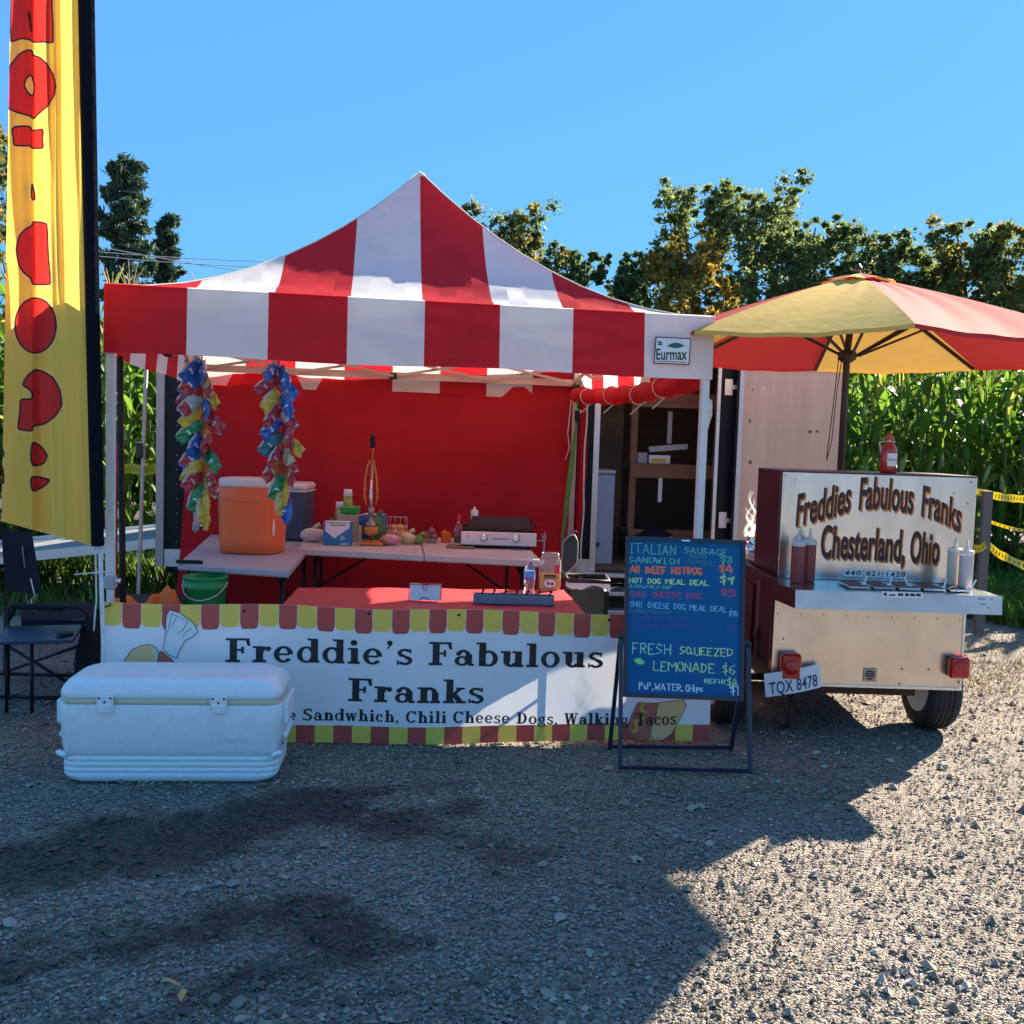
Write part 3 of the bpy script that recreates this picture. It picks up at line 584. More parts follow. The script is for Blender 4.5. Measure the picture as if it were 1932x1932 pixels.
tufts('straw_litter', 2600, lambda rs: (3.0+abs(rs.normal())*.8, rs.uniform(6.4, 8.6)), .01, .05, 'dry trampled grass at the right edge of the gravel', 9, M_straw)

# ================================================================== BLACK CARGO TRAILER behind the tent
TY = rad(3.5); tw0 = Vector((-3.0, 8.62, 0))
def TW(s, d, z): return Vector((tw0.x+s*math.cos(TY)-d*math.sin(TY), tw0.y+s*math.sin(TY)+d*math.cos(TY), z))   # s along the side, d into the trailer
def sx(px_, py_):      # distance along the trailer side of a photo pixel
    d = _ray(px_, py_); n = np.array([-math.sin(TY), math.cos(TY), 0]); t = (np.array(tw0)-np.array([0, 0, EYE])).dot(n)/d.dot(n); p = d*t
    return (p[0]-tw0.x)*math.cos(TY)+(p[1]-tw0.y)*math.sin(TY), EYE+p[2]
TRL = sx(1478, 690)[0]; TZ0, TZ1 = .42, sx(1400, 664)[1]; dA = sx(1128, 900)[0]; dB = sx(1348, 850)[0]
trailer = thing('cargo_trailer', 'black enclosed cargo trailer with its side door open behind the tent', 'trailer', tuple(TW(0, 0, 0)), TY, local=True)
def tb(b, s0, s1, d0, d1, z0, z1, m, bev=0): b.box(((s0+s1)/2, (d0+d1)/2, (z0+z1)/2), (abs(s1-s0), abs(d1-d0), abs(z1-z0)), m, bev=bev); return b
b = MB(); tb(b, 0, dA-.03, 0, .03, TZ0, TZ1, M_navy); tb(b, dB+.03, TRL, 0, .03, TZ0, TZ1, M_navy); tb(b, dA-.03, dB+.03, 0, .03, TZ1-.16, TZ1, M_navy); b.build('side_wall', trailer)
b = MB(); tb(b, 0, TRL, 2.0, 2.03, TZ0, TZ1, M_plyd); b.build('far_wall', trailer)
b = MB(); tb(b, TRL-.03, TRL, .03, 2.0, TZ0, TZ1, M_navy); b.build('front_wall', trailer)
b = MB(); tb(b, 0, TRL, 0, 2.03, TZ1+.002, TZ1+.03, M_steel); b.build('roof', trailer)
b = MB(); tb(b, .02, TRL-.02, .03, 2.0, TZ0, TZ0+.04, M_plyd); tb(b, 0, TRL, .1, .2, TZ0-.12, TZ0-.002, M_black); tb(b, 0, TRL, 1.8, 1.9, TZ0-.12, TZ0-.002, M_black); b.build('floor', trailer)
b = MB(); tb(b, -.05, .015, -.03, .03, TZ0-.05, TZ1, M_beige); b.build('corner_trim', trailer)
b = MB(); tb(b, .02, dA, -.012, -.002, TZ0-.05, TZ0+.10, M_alu); tb(b, dB, TRL, -.012, -.002, TZ0-.05, TZ0+.10, M_alu); b.build('skirt_trim', trailer)
b = MB(); tb(b, 0, TRL-.12, -.02, -.002, TZ1-.03, TZ1+.035, M_alu); b.build('roof_trim', trailer)
b = MB(); b.tube([(TRL-.30, -.012, TZ1-.01), (TRL-.08, -.012, TZ1-.02), (TRL+.01, -.012, TZ1-.12)], .025, M_steel, 6, sq=True); b.build('corner_cap', trailer)
b = MB(); tb(b, dA-.05, dA, -.02, .035, TZ0, TZ1-.14, M_alu); b.build('door_jamb', trailer); b = MB(); tb(b, dB, dB+.03, -.02, .035, TZ0, TZ1-.14, M_alu); b.build('door_jamb', trailer)
for k in range(14):
    b = MB(); b.lathe((.12, -.004, TZ0+.16+k*.125), [(.005, -.003), (.005, .003), (.002, .004)], M_chrome, 6, axis=rotx(PI/2)); b.build('screw', trailer)
for k in range(5):
    b = MB(); tb(b, .3+k*.9, .34+k*.9, 1.96, 2.0, TZ0+.04, TZ1, M_wood); b.build('wall_stud', trailer)
# inside: partition ply on the left of the opening, shelves on the right
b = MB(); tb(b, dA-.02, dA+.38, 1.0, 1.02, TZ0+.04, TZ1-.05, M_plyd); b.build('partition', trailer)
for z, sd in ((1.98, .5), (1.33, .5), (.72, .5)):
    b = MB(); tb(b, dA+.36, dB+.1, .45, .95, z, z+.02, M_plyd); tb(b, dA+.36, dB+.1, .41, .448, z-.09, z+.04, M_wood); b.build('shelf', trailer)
for s_ in (dA+.39, dB+.02):
    b = MB(); tb(b, s_-.03, s_+.03, .45, .52, TZ0+.04, TZ1-.05, M_wood); b.build('shelf_post', trailer)
for s_ in (1.4, 2.3):
    w_ = MB(); w_.lathe((s_, .28, .31), [(.05, -.09), (.29, -.09), (.31, -.05), (.31, .05), (.29, .09), (.05, .09)], M_tyre, 24, axis=rotx(PI/2)); w_.build('wheel', trailer)
for s_ in (dB+.06,):
    for z in (2.07, .9):
        b = MB(); tb(b, s_, s_+.07, -.03, -.012, z-.07, z+.07, M_alu); tb(b, s_+.06, s_+.20, -.05, -.03, z-.02, z+.02, M_alu); b.build('hinge', trailer)
# the open side door, plywood-lined inner face towards us, swung out on its hinges
dx0 = sx(1384, 850)[0]
DW, DH0, DH1 = .93, .36, 2.26
door = MB(); dd = MB(); DR = rotz(rad(-7)); dorg = Vector((dx0, -.10, 0))
def DP(s, d, z): v = DR @ Vector((s, d, 0)); return Vector((dorg.x+v.x, dorg.y+v.y, z))
def dbox(b, s0, s1, d0, d1, z0, z1, m): vs = [DP(s, d, z) for z in (z0, z1) for d in (d0, d1) for s in (s0, s1)]; b.add(vs, [(0, 2, 3, 1), (4, 5, 7, 6), (0, 1, 5, 4), (2, 6, 7, 3), (1, 3, 7, 5), (0, 4, 6, 2)], m); return b
dr = dbox(MB(), 0, DW, 0, .035, DH0, DH1, M_navy).build('side_door', trailer, label='open side door lined with pale plywood')
def sub(mb, name): 
    o = mb.build(name, dr, origin=(0, 0, 0)); return o
sub(dbox(MB(), .04, DW-.04, -.006, -.001, DH0+.04, DH1-.045, M_ply), 'plywood_panel')
f_ = dbox(MB(), .0, .038, -.016, -.001, DH0, DH1, M_steel); dbox(f_, .039, DW-.039, -.016, -.001, DH1-.043, DH1, M_steel); dbox(f_, DW-.038, DW, -.016, -.001, DH0, DH1, M_black); sub(f_, 'door_edge_trim')
g_ = dbox(MB(), -.02, -.002, -.02, .036, DH0-.02, DH1+.02, M_black); dbox(g_, -.02, DW+.02, -.02, .036, DH1+.002, DH1+.022, M_black); sub(g_, 'rubber_seal')
M_knot = mat('plywood_knot', (.22, .12, .07), .8)
for (s_, z, a_, b_, m_) in ((.20, 2.06, .012, .014, M_inkwhite), (.62, 1.70, .022, .014, M_knot), (.68, 1.705, .016, .012, M_knot), (.10, 1.78, .010, .02, M_knot), (.12, 1.42, .016, .018, M_knot), (.11, 2.05, .008, .008, M_knot)):
    q = MB(); q.add([DP(s_+a_*math.cos(t*PI/6), -.0072, z+b_*math.sin(t*PI/6)) for t in range(12)], [tuple(range(12))], m_); sub(q, 'knot' if m_ is M_knot else 'bolt_head')
# things inside the trailer opening
def tsingle(mb, name, label, cat, group=None):
    base = TW(0, 0, 0); o = mb.build(name, origin=(0, 0, 0)); o.location = base; o.rotation_euler = (0, 0, TY); o['label'] = label; o['category'] = cat
    if group: o['group'] = group
    return o
fz = thing('chest_freezer', 'pale grey upright cabinet just inside the trailer door', 'freezer', tuple(TW(0, 0, 0)), TY, local=True)
b = MB(); tb(b, dA-.30, dA+.17, .10, .6, TZ0+.04, 1.27, mat('pale_enamel', (.30, .36, .46), .4), .012); b.build('cabinet_body', fz)
b = MB(); tb(b, dA-.30, dA+.175, .09, .6, 1.275, 1.31, M_gravelgrey, .008); b.build('lid', fz)
b = MB(); tb(b, dA+.02, dA+.05, .086, .096, .62, .66, M_blackp); b.build('knob', fz)
b = MB(); tb(b, dA+.43, dA+.52, .46, .62, 1.372, 1.47, mat('grey_carton', (.35, .35, .36), .8), .003); tsingle(b, 'small_carton', 'small grey box on the trailer shelf, left of the white carton', 'box')
b = MB(); tb(b, dA+.54, dA+.74, .47, .62, 1.372, 1.45, M_paper, .003); tb(b, dA+.56, dA+.70, .468, .4695, 1.385, 1.42, mat('yellow_label', (.7, .42, .03), .6)); tsingle(b, 'carton', 'white carton with yellow print on the trailer shelf', 'box')
b = MB(); b.box((dA+.72, .5, 1.52), (.36, .04, .05), M_gravelgrey, roty(rad(-6))); tsingle(b, 'white_board', 'pale board lying tilted across the boxes on the shelf', 'board')
b = MB(); tb(b, dA+.72, dA+.76, .55, .57, 1.56, 1.86, M_gravelgrey); tsingle(b, 'upright_slat', 'narrow grey slat standing on the upper part of the shelf', 'slat')
b = MB(); tb(b, dA+.62, dA+.655, .38, .40, 1.02, 1.24, M_steel); tsingle(b, 'hanging_ruler', 'pale strip hanging below the wooden shelf edge', 'strip')
b = MB(); b.blob((dA+.74, .3, .66), (.05, .05, .045), mat('tan_paper_bag', (.55, .42, .28), .8), 3); tsingle(b, 'paper_bag', 'crumpled tan paper bag low in the trailer doorway', 'bag')
b = MB(); b.blob((dA+.60, .45, .60), (.30, .2, .18), mat('dark_blue_tarp', (.01, .014, .03), .6), 8, amp=.08); tsingle(b, 'dark_tarp', 'dark blue bundle on the trailer floor behind the chalkboard', 'bundle')
b = MB(); b.tube([(dB-.07, -.01, 1.96), (dB-.06, -.015, 1.85), (dB-.08, -.02, 1.70), (dB-.05, -.015, 1.82), (dB-.055, -.01, 1.95)], .014, M_cotton, 6); tsingle(b, 'rope_coil', 'white rope coil hanging at the right side of the trailer opening', 'rope')
for k in range(3):
    b = MB(); z = .10+k*.14; tb(b, dA-.12, dA+.62, -.42+k*.13, -.28+k*.13, z, z+.035, M_alu, .005); tsingle(b, 'step', ['lowest', 'middle', 'top'][k]+' grey step of the stairs below the trailer door', 'step', 'steps below the trailer door')
# ramp lowered at the tail (left end)
ramp = thing('loading_ramp', 'long grey ramp lowered from the left end of the trailer', 'ramp', tuple(TW(0, 0, 0)), TY, local=True)
def rp(a, d, z): return Vector((-a, d, .60-.13*a+z))
def rampbox(a0, a1, d0, d1, z0, z1, m): return MB().add([rp(a, d, z) for z in (z0, z1) for d in (d0, d1) for a in (a0, a1)], [(0, 1, 3, 2), (4, 6, 7, 5), (0, 4, 5, 1), (2, 3, 7, 6), (1, 5, 7, 3), (0, 2, 6, 4)], m)
for k in range(6):
    rampbox(.06, 3.2, .06+k*.31, .06+k*.31+.30, -.05, 0, mat('weathered_grey_deck', (.30, .32, .34), .6, noise=.2, nscale=8)).build('deck_plank', ramp)
rampbox(.06, 3.2, 0, .055, -.07, .012, M_alu).build('edge_rail', ramp); rampbox(.06, 3.2, 1.925, 1.98, -.07, .03, M_alu).build('edge_rail', ramp)

class Plane:
    """a flat face of a thing: origin, direction along it, direction up it"""
    def __init__(s, o, ex, ey):
        s.o = np.array(o, float); s.ex = np.array(ex, float)/np.linalg.norm(ex); s.ey = np.array(ey, float)/np.linalg.norm(ey); s.n = np.cross(s.ex, s.ey)
        if s.n[1] > 0: s.n = -s.n
    def st(s, x, y):
        d = _ray(x, y); c = np.array([0, 0, EYE]); t = (s.o-c).dot(s.n)/d.dot(s.n); p = c+d*t-s.o; return p.dot(s.ex), p.dot(s.ey)
    def at(s, u, v, z=0.0): return Vector(s.o+s.ex*u+s.ey*v+s.n*z)
    def px(s, z0=0.001): return lambda x, y, z=0.0: s.at(*s.st(x, y), z0+z)

# ================================================================== CANOPY TENT
YAW = rad(9.8); TWD = 1.54; TC = Vector((-.735, 6.67, 0)); EZ, PZ, VZ, PKX = 2.235, 3.265, 1.905, .07
tent = thing('canopy_tent', 'pop-up canopy tent with wide red and white stripes over the food stand', 'tent', tuple(TC), YAW, local=True)
def TL(x, y, z): return Vector((TC.x+x*math.cos(YAW)-y*math.sin(YAW), TC.y+x*math.sin(YAW)+y*math.cos(YAW), z))
def roofz(x, y):
    m = max(abs(x), abs(y)); t = max(0, 1-m/TWD); q = min(abs(x), abs(y))/max(m, .02)
    n_ = .009*math.sin(x*23+3*y)*math.sin(y*17)+.012*math.sin((x+y)*9)*t+.006*math.sin(x*5-y*31)*(1-t)
    return EZ+(PZ-EZ)*t**1.72-.05*math.sin(PI*t)*(1-q**2)+n_*min(1, t*8)*(1-q**4)
for face in range(4):
    R_ = rotz(face*PI/2); b = MB()
    for k in range(8):
        c_ = M_red if k % 2 == 0 else M_white
        if face in (1, 3): c_ = M_red if k % 2 == 0 else M_white
        for q in range(4):
            xa = -TWD+(k*4+q)*TWD/16; xb = xa+TWD/16; vs = []; fs = []
            for j in range(15):
                s_ = (j/14)
                for x in (xa, xb):
                    y = -TWD+s_*(TWD-abs(x)); p = R_ @ Vector((x, y, 0)); vs.append((p.x+PKX*(1-max(abs(x), abs(y))/TWD), p.y, roofz(p.x, p.y)))
            fs = [(2*j, 2*j+1, 2*j+3, 2*j+2) for j in range(14)]; b.add(vs, fs, c_, True)
    b.build('roof_panel', tent)
    b = MB()
    def vf(u, v, R_=R_, face=face):
        x = -TWD+2*TWD*u; z = EZ+.004-(EZ+.004-VZ)*v; out = -.003+.027*v+.006*math.sin(x*6+face)*v+.003*math.sin(x*19+face*2)*v
        out *= min(1, 8*min(u, 1-u)+.15)
        p = R_ @ Vector((x, -TWD-out, 0)); return (p.x, p.y, z+.006*math.sin(x*4+face)*v)
    b.grid(vf, 64, 8, M_red, mfn=lambda u, v: (M_red if int(u*8) % 2 == 0 else M_white)); vo = b.build('valance', tent)
    h = MB(); 
    for v0 in (.03, .88): h.grid(lambda u, v, v0=v0: tuple(Vector(vf(u, v0+.01*v))+R_ @ Vector((0, -.0015, 0))), 64, 1, M_red, mfn=lambda u, v: (M_red if int(u*8) % 2 == 0 else M_white))
    h.build('hem_stitching', tent)
# seams on the hips and centre
for face in range(4):
    R_ = rotz(face*PI/2+PI/4); pts = [R_ @ Vector((-TWD*1.414*(1-t/10.), 0, 0)) for t in range(11)]
    MB().tube([(p.x+PKX*i_/10, p.y, roofz(p.x, p.y)+.002) for i_, p in enumerate(pts)], .004, M_cotton, 5).build('hip_seam', tent)
pc = MB(); pc.lathe((PKX, 0, PZ-.012), [(.040, -.02), (.028, .002), (.012, .010)], M_white, 12); pc.build('peak_cap', tent)
pc = MB(); pc.tube([(PKX, 0, PZ-.5), (PKX, 0, PZ-.03)], .02, M_beige, 8); pc.lathe((PKX, 0, PZ-.55), [(.05, 0), (.05, .07)], M_black, 10); pc.build('centre_pole', tent)
for face in range(4):
    R_ = rotz(face*PI/2); b = MB(); y_ = -TWD+.05
    for k in range(4):
        x0 = -TWD+.06+k*(TWD-.06)/2; x1 = x0+(TWD-.06)/2; za, zb = (2.17, 2.03)
        b.tube([R_ @ Vector((x0, y_, za)), R_ @ Vector((x1, y_, zb))], .010, M_beige, sq=True); b.tube([R_ @ Vector((x0, y_+.022, zb)), R_ @ Vector((x1, y_+.022, za))], .010, M_beige, sq=True)
    b.build('truss_bars', tent)
    b = MB(); b.box(R_ @ Vector((0, y_, 2.03)), (.06, .06, .05), M_blackp, R_, .008); b.build('truss_bracket', tent); b = MB(); b.box(R_ @ Vector((0, y_, 2.17)), (.05, .05, .05), M_blackp, R_, .008); b.build('truss_bracket', tent)
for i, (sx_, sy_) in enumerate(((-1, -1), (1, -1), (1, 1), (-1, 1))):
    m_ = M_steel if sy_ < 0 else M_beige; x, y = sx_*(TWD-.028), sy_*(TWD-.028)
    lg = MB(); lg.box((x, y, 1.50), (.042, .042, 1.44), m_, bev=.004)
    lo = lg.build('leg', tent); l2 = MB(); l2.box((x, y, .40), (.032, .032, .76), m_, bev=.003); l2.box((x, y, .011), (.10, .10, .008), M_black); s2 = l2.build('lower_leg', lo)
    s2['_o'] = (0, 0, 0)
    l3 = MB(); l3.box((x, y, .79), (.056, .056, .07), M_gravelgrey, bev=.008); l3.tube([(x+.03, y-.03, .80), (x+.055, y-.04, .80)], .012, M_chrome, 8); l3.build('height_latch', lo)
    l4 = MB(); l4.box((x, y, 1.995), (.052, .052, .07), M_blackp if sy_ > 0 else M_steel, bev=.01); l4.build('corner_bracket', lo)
b = MB(); b.box((0, TWD-.02, 2.035), (2*TWD-.1, .02, .055), mat('sunlit_beige', (.72, .56, .44), .6)); b.build('valance_band', tent)  # beige bar for the back valance's inner band, its sunlit glow in the colour
# back wall and rolled side wall
def bw(u, v):
    x = -TWD-.02+(2*TWD+.02)*u; z = 2.00*(1-v)+.0; fold = .06*math.sin(x*2.1+.5)*v+.024*math.sin(x*7+1.5*v)*(.3+v)+.008*math.sin(x*17+4*v)+.010*math.sin(v*11+x*3)
    edge = max(0, .10-u)/.10; return (x-.10*edge*v, TWD+.02+fold-.12*edge*v, z+.012*math.sin(x*5))
MB().grid(bw, 90, 36, M_redwall).build('back_wall', tent)
MB().grid(lambda u, v: (TWD+.02+.04*math.sin(v*5)*u, TWD+.0-.13*u+.02*math.sin(u*9+v*4), 2.06-2.0*v), 6, 20, M_redwall).build('wall_flap', tent)
MB().tube([(TWD+.04+.006*math.sin(i*.8), TWD-.15+.008*math.sin(i*1.7), 1.98-i*.10) for i in range(20)], .007, M_cotton, 5).build('zip_edge', tent)
rl = MB(); rp_ = [(TWD-.06-.015*math.sin(i*.9), TWD-.2-i*.142, 1.93-.035*math.sin(PI*i/19)-.012*math.sin(i*2.3)-.04*i/19) for i in range(20)]
n0 = len(rl.v); rl.tube(rp_, .058, M_redwall, 12)
o_ = rl.build('rolled_side_wall', tent)
for k in (3, 8, 12, 16):
    p = Vector(rp_[k]); MB().tube([p+Vector((math.cos(a)*.063, 0, math.sin(a)*.063)) for a in [j*.5 for j in range(13)]]+[p+Vector((-.06, -.01, -.13))], .004, M_cotton, 5).build('tie_cord', tent)
MB().tube([(TWD-.07, TWD-.06, 1.9), (TWD-.10, TWD-.10, 1.62), (TWD-.08, TWD-.09, 1.5), (TWD-.11, TWD-.1, 1.4)], .004, M_cotton, 5).build('dangling_cord', tent)
# maker's patch on the front valance, right end
VP = Plane(TL(-TWD, -TWD-.034, 0), (math.cos(YAW), math.sin(YAW), 0), (0, 0, 1)); vp = VP.px(0)
def to_tent(p): v = Vector(p)-TC; c, s = math.cos(-YAW), math.sin(-YAW); return Vector((v.x*c-v.y*s, v.x*s+v.y*c, v.z))
def vpl(x, y, z=0): return to_tent(vp(x, y, z))
M_greenleaf = mat('dark_green_print', (.01, .14, .09), .5)
M_redink = mat('red_print', (.55, .04, .04), .6)
b = MB(); b.add([vpl(*p, 0) for p in ((1233, 686), (1301, 689), (1304, 638), (1237, 635))], [(0, 1, 2, 3)], M_inkblack)
b.add([vpl(*p, .0006) for p in ((1235, 684), (1299, 687), (1302, 640), (1239, 637))], [(0, 1, 2, 3)], M_inkwhite)
vs, fs = bfont('Eurmax', 1, .018); wmx = max(v[0] for v in vs); put2d(b, (vs, fs), lambda x, y, z: vpl(1237+x/wmx*59, 678.5-y*30, .0012), M_inkblack)
b.add([vpl(1257+36*t, 654-(7.5*math.sin(PI*t)**.8) if k == 0 else 652+5*math.sin(PI*t), .0012) for k in (0, 1) for t in ([i/8 for i in range(9)] if k == 0 else [1-i/8 for i in range(1, 8)])], [tuple(range(16))], M_greenleaf)
b.add([vpl(*p, .0012) for p in ((1240, 682), (1294, 684.5), (1294, 683), (1240, 680.5))], [(0, 1, 2, 3)], M_redink)
for k in range(2): b.add([vpl(*p, .0012) for p in ((1241, 647+k*4), (1249, 647.4+k*4), (1249, 644.4+k*4), (1241, 644+k*4))], [(0, 1, 2, 3)], M_inkblack)
b.build('maker_patch', tent)
# green ratchet strap by the back right leg
b = MB(); pts = [at_y(1090, 752, 8.0), at_y(1088, 790, 8.0), at_y(1076, 900, 7.9), at_y(1062, 1010, 7.85), at_y(1060, 1090, 7.8)]
for i in range(4):
    w0, w1 = [(.006, .010), (.010, .022), (.022, .012), (.012, .010)][i]; a, c = pts[i], pts[i+1]
    b.add([a-Vector((w0, 0, 0)), a+Vector((w0, 0, 0)), c+Vector((w1, 0, 0)), c-Vector((w1, 0, 0))], [(0, 1, 2, 3)], mat('green_webbing', (.08, .28, .06), .7, trans=.2))
b.box(at_y(1090, 785, 7.98), (.05, .03, .09), M_black, bev=.008)
single(b, 'ratchet_strap', 'green strap with black buckle hanging at the right end of the red back wall', 'strap', tuple(pts[0]))

# ================================================================== FEATHER FLAG on the left
FY = 4.72
prof = [(58, .05), (45, .055), (30, .05), (16, .035), (12.5, .0), (12, -.045), (30, -.06), (50, -.055), (61, -.045), (62.5, -.035), (59, -.012), (60, .006), (66, .012), (78, .0), (92, -.022), (104, -.004), (116, .016), (128, .004), (138, -.012), (150, .0)]
def flag_px(i, y):          # photo column of profile point i at photo row y: the cloth tapers and swings
    x, o = prof[i]; k = (y-0)/1030
    L = lambda a, b_: a+(b_-a)*k
    if x >= 62 and i > 5: return L(62, 62)+(x-62)/88*(L(147, 172)-62), o
    return L(20, 2)+(x-12)/50*(62-L(20, 2)), o*1.0
polys = []   # (outline, is_hole)  drawn on the 1932 photo grid
def arcpts(cx, cy, rx, ry, a0, a1, n=14): return [(cx+rx*math.cos(rad(a0+(a1-a0)*i/n)), cy-ry*math.sin(rad(a0+(a1-a0)*i/n))) for i in range(n+1)]
polys.append([(19, -40), (96, -40), (101, 81), (82, 79), (64, 80), (61, 78), (57, 75), (40, 72), (20, 80)])
polys.append([(61, 95), (50, 94), (35, 103), (18, 125), (14, 150), (15, 205), (35, 213), (58, 219), (64, 225), (70, 217), (90, 200), (102, 180), (105, 160), (100, 140), (88, 120), (75, 108), (61, 104)])
polys.append([(22, 241), (35, 238), (57, 238), (60, 247), (70, 245), (82, 243), (80, 262), (82, 280), (60, 280), (58, 275), (26, 275), (25, 260)])
polys.append([(61, 425), (48, 432), (36, 445), (30, 470), (35, 500), (45, 515), (59, 525), (61, 537), (96, 537), (91, 480), (89, 422), (75, 419), (62, 418)])
polys.append(arcpts(67, 614, 39, 52, 0, 360, 30))
polys.append([(62, 700), (50, 710), (42, 727), (52, 732), (61, 740), (61, 753), (38, 753), (38, 775), (33, 810), (61, 814), (61, 804), (85, 800), (105, 785), (117, 765), (113, 735), (100, 712), (80, 700), (66, 697)])
polys.append([(62, 833), (78, 842), (90, 860), (83, 875), (62, 880), (58, 865), (58, 850)])
polys.append([(59, 899), (75, 900), (95, 905), (85, 917), (62, 928), (58, 915)])
polys.append([(61, 345), (67, 376), (61, 378), (59, 365)])
for q in ((-30, 845, 8, 862), (-30, 880, 8, 912), (-30, 922, 3, 968)): polys.append([(q[0], q[1]), (q[2]-3, q[1]), (q[2], q[3]), (q[0], q[3])])
holes = [[(58, 140), (48, 150), (45, 162), (52, 174), (62, 183), (66, 165), (62, 148)], [(53, 22), (56, 40), (59, 62), (57, 26)]]
def sdist(Px, Py, poly):
    """signed distance in photo pixels, negative inside"""
    P = np.array(poly, float); Q = np.roll(P, -1, 0); d = np.full(Px.shape, 1e9); ins = np.zeros(Px.shape, bool)
    for (x0, y0), (x1, y1) in zip(P, Q):
        dx, dy = x1-x0, y1-y0; L2 = dx*dx+dy*dy+1e-9; t = np.clip(((Px-x0)*dx+(Py-y0)*dy)/L2, 0, 1); d = np.minimum(d, np.hypot(Px-x0-t*dx, Py-y0-t*dy))
        c = ((y0 > Py) != (y1 > Py)) & (Px < (x1-x0)*(Py-y0)/(y1-y0+1e-9)+x0); ins ^= c
    return np.where(ins, -d, d)
nv_ = 1100; rows = np.linspace(-240, 1, nv_+1)*0 + np.linspace(-240, 1030, nv_+1); cols = []
# resample the profile at ~1 px
idx = [0.]; 
for i in range(len(prof)-1): n_ = max(3, int(abs(prof[i+1][0]-prof[i][0])/1.1)); idx += [i+(k+1)/n_ for k in range(n_)]
idx = np.array(idx); i0 = np.minimum(idx.astype(int), len(prof)-2); fr = idx-i0
PX = np.zeros((nv_+1, len(idx))); OF = np.zeros_like(PX)
for j, y in enumerate(rows):
    pxs = [flag_px(i, y) for i in range(len(prof))]; A = np.array([p[0] for p in pxs]); O = np.array([p[1] for p in pxs])
    s_ = fr*fr*(3-2*fr); PX[j] = A[i0]*(1-fr)+A[i0+1]*fr; OF[j] = (O[i0]*(1-s_)+O[i0+1]*s_)*(1+.35*math.sin(y/140.)) 
PYr = np.repeat(rows[:, None], len(idx), 1)
kk = np.clip((PYr-0)/1030, 0, 1); PYr = PYr + (PX-175)*.27*np.clip((PYr-850)/180, 0, 1)*1.0
OF += .005*np.sin(PX*.12+PYr*.009)+.0015*np.sin(PX*.35-PYr*.02)
V = np.zeros(PX.shape+(3,)); 
D = _f[None, None]*FPX+_r[None, None]*(PX-966)[..., None]+_u[None, None]*(966-PYr)[..., None]
Tt = (FY+OF)/D[..., 1]; V[..., 0] = D[..., 0]*Tt; V[..., 1] = FY+OF; V[..., 2] = EYE+D[..., 2]*Tt
dmin = np.full(PX.shape, 1e9)
def chaikin(P, it=2):
    for _ in range(it):
        Q = []
        for i in range(len(P)):
            a, b_ = P[i], P[(i+1) % len(P)]; w = min(.25, 3.0/max(1e-6, math.hypot(b_[0]-a[0], b_[1]-a[1]))) if _ == 0 else .25
            Q += [(a[0]+(b_[0]-a[0])*w, a[1]+(b_[1]-a[1])*w), (b_[0]-(b_[0]-a[0])*w, b_[1]-(b_[1]-a[1])*w)]
        P = Q
    return P
polys = [chaikin(p) for p in polys]; holes = [chaikin(p) for p in holes]
for p in polys: dmin = np.minimum(dmin, sdist(PX, PYr, p))
for p in holes: dmin = np.maximum(dmin, -sdist(PX, PYr, p))
yel = np.array([.97, .68, .12]); red_ = np.array([.72, .035, .03]); blk = np.array([.03, .012, .012])
sst = lambda x: np.clip(x, 0, 1)**2*(3-2*np.clip(x, 0, 1))
k_red = sst((-dmin-1.0)/1.4)[..., None]; k_out = sst((dmin-1.0)/1.4)[..., None]; k_halo = (sst((dmin-1.6)/1)*sst((4.4-dmin)/1.4))[..., None]
Cc = blk*(1-k_red)*(1-k_out)+red_*k_red+yel*k_out; Cc = Cc*(1-.55*k_halo)+np.array([.90, .80, .45])*.55*k_halo
ny_, nx_ = PX.shape; ii, jj = np.meshgrid(np.arange(nx_-1), np.arange(ny_-1)); a_ = (jj*nx_+ii).ravel(); Fq = np.c_[a_, a_+1, a_+nx_+1, a_+nx_]
M_flag = mat('flag_cloth', (1, 1, 1), .8, attr='print', trans=.42, noise=.04, nscale=4, bump=.1, bscale=40)
fo = Vector(at_z(188, 1450, 0)); fo.y = 4.76
flag = thing('feather_flag', 'tall yellow feather flag with red letters and black pole sleeve at the left tent leg', 'flag', tuple(fo))
fc = fast_mesh('flag_cloth', V.reshape(-1, 3)-np.array(fo), Fq, 4, M_flag, {'print': Cc.reshape(-1, 3)}); fc.parent = flag
M_sleeve = mat('black_sleeve_cloth', (.006, .007, .014), .8, spec=.08, trans=.03, bump=.3, bscale=25)
def slv(u, v):
    y = -240+1270*v; x0 = 147+(172-147)*(y/1030)-.5; x1 = 183+(196-183)*max(y, 0)/1030-4*max(0, -y)/240; 
    if y < 600: x1 = 178+(188-178)*(y/600)
    else: x1 = 188+8*((y-600)/430)
    x = x0+(x1-x0)*u; p = at_y(x, y+(x-175)*.27*max(0, (y-850)/180)*.0, FY); p.y += -.03*math.sin(PI*u)+.0; return p
MB().grid(slv, 8, 90, M_sleeve).build('pole_sleeve', flag)
MB().grid(lambda u, v: slv(u, v)+Vector((0, .004+.06*math.sin(PI*u), 0)), 8, 90, M_sleeve).build('sleeve_back', flag)
b = MB(); b.tube([at_y(189, 1025, FY+.01), at_y(192, 1130, FY+.01), at_y(196, 1250, FY+.01), fo+Vector((0, -.02, .02))], .011, M_steel, 8); b.build('pole', flag)
b = MB(); b.tube([at_y(180, 1030, FY-.01), at_y(181, 1080, FY-.02), at_y(182, 1135, FY-.02), at_y(180, 1150, FY-.02), at_y(177, 1190, FY-.02)], .004, M_cotton, 5); b.build('tie_cord', flag)
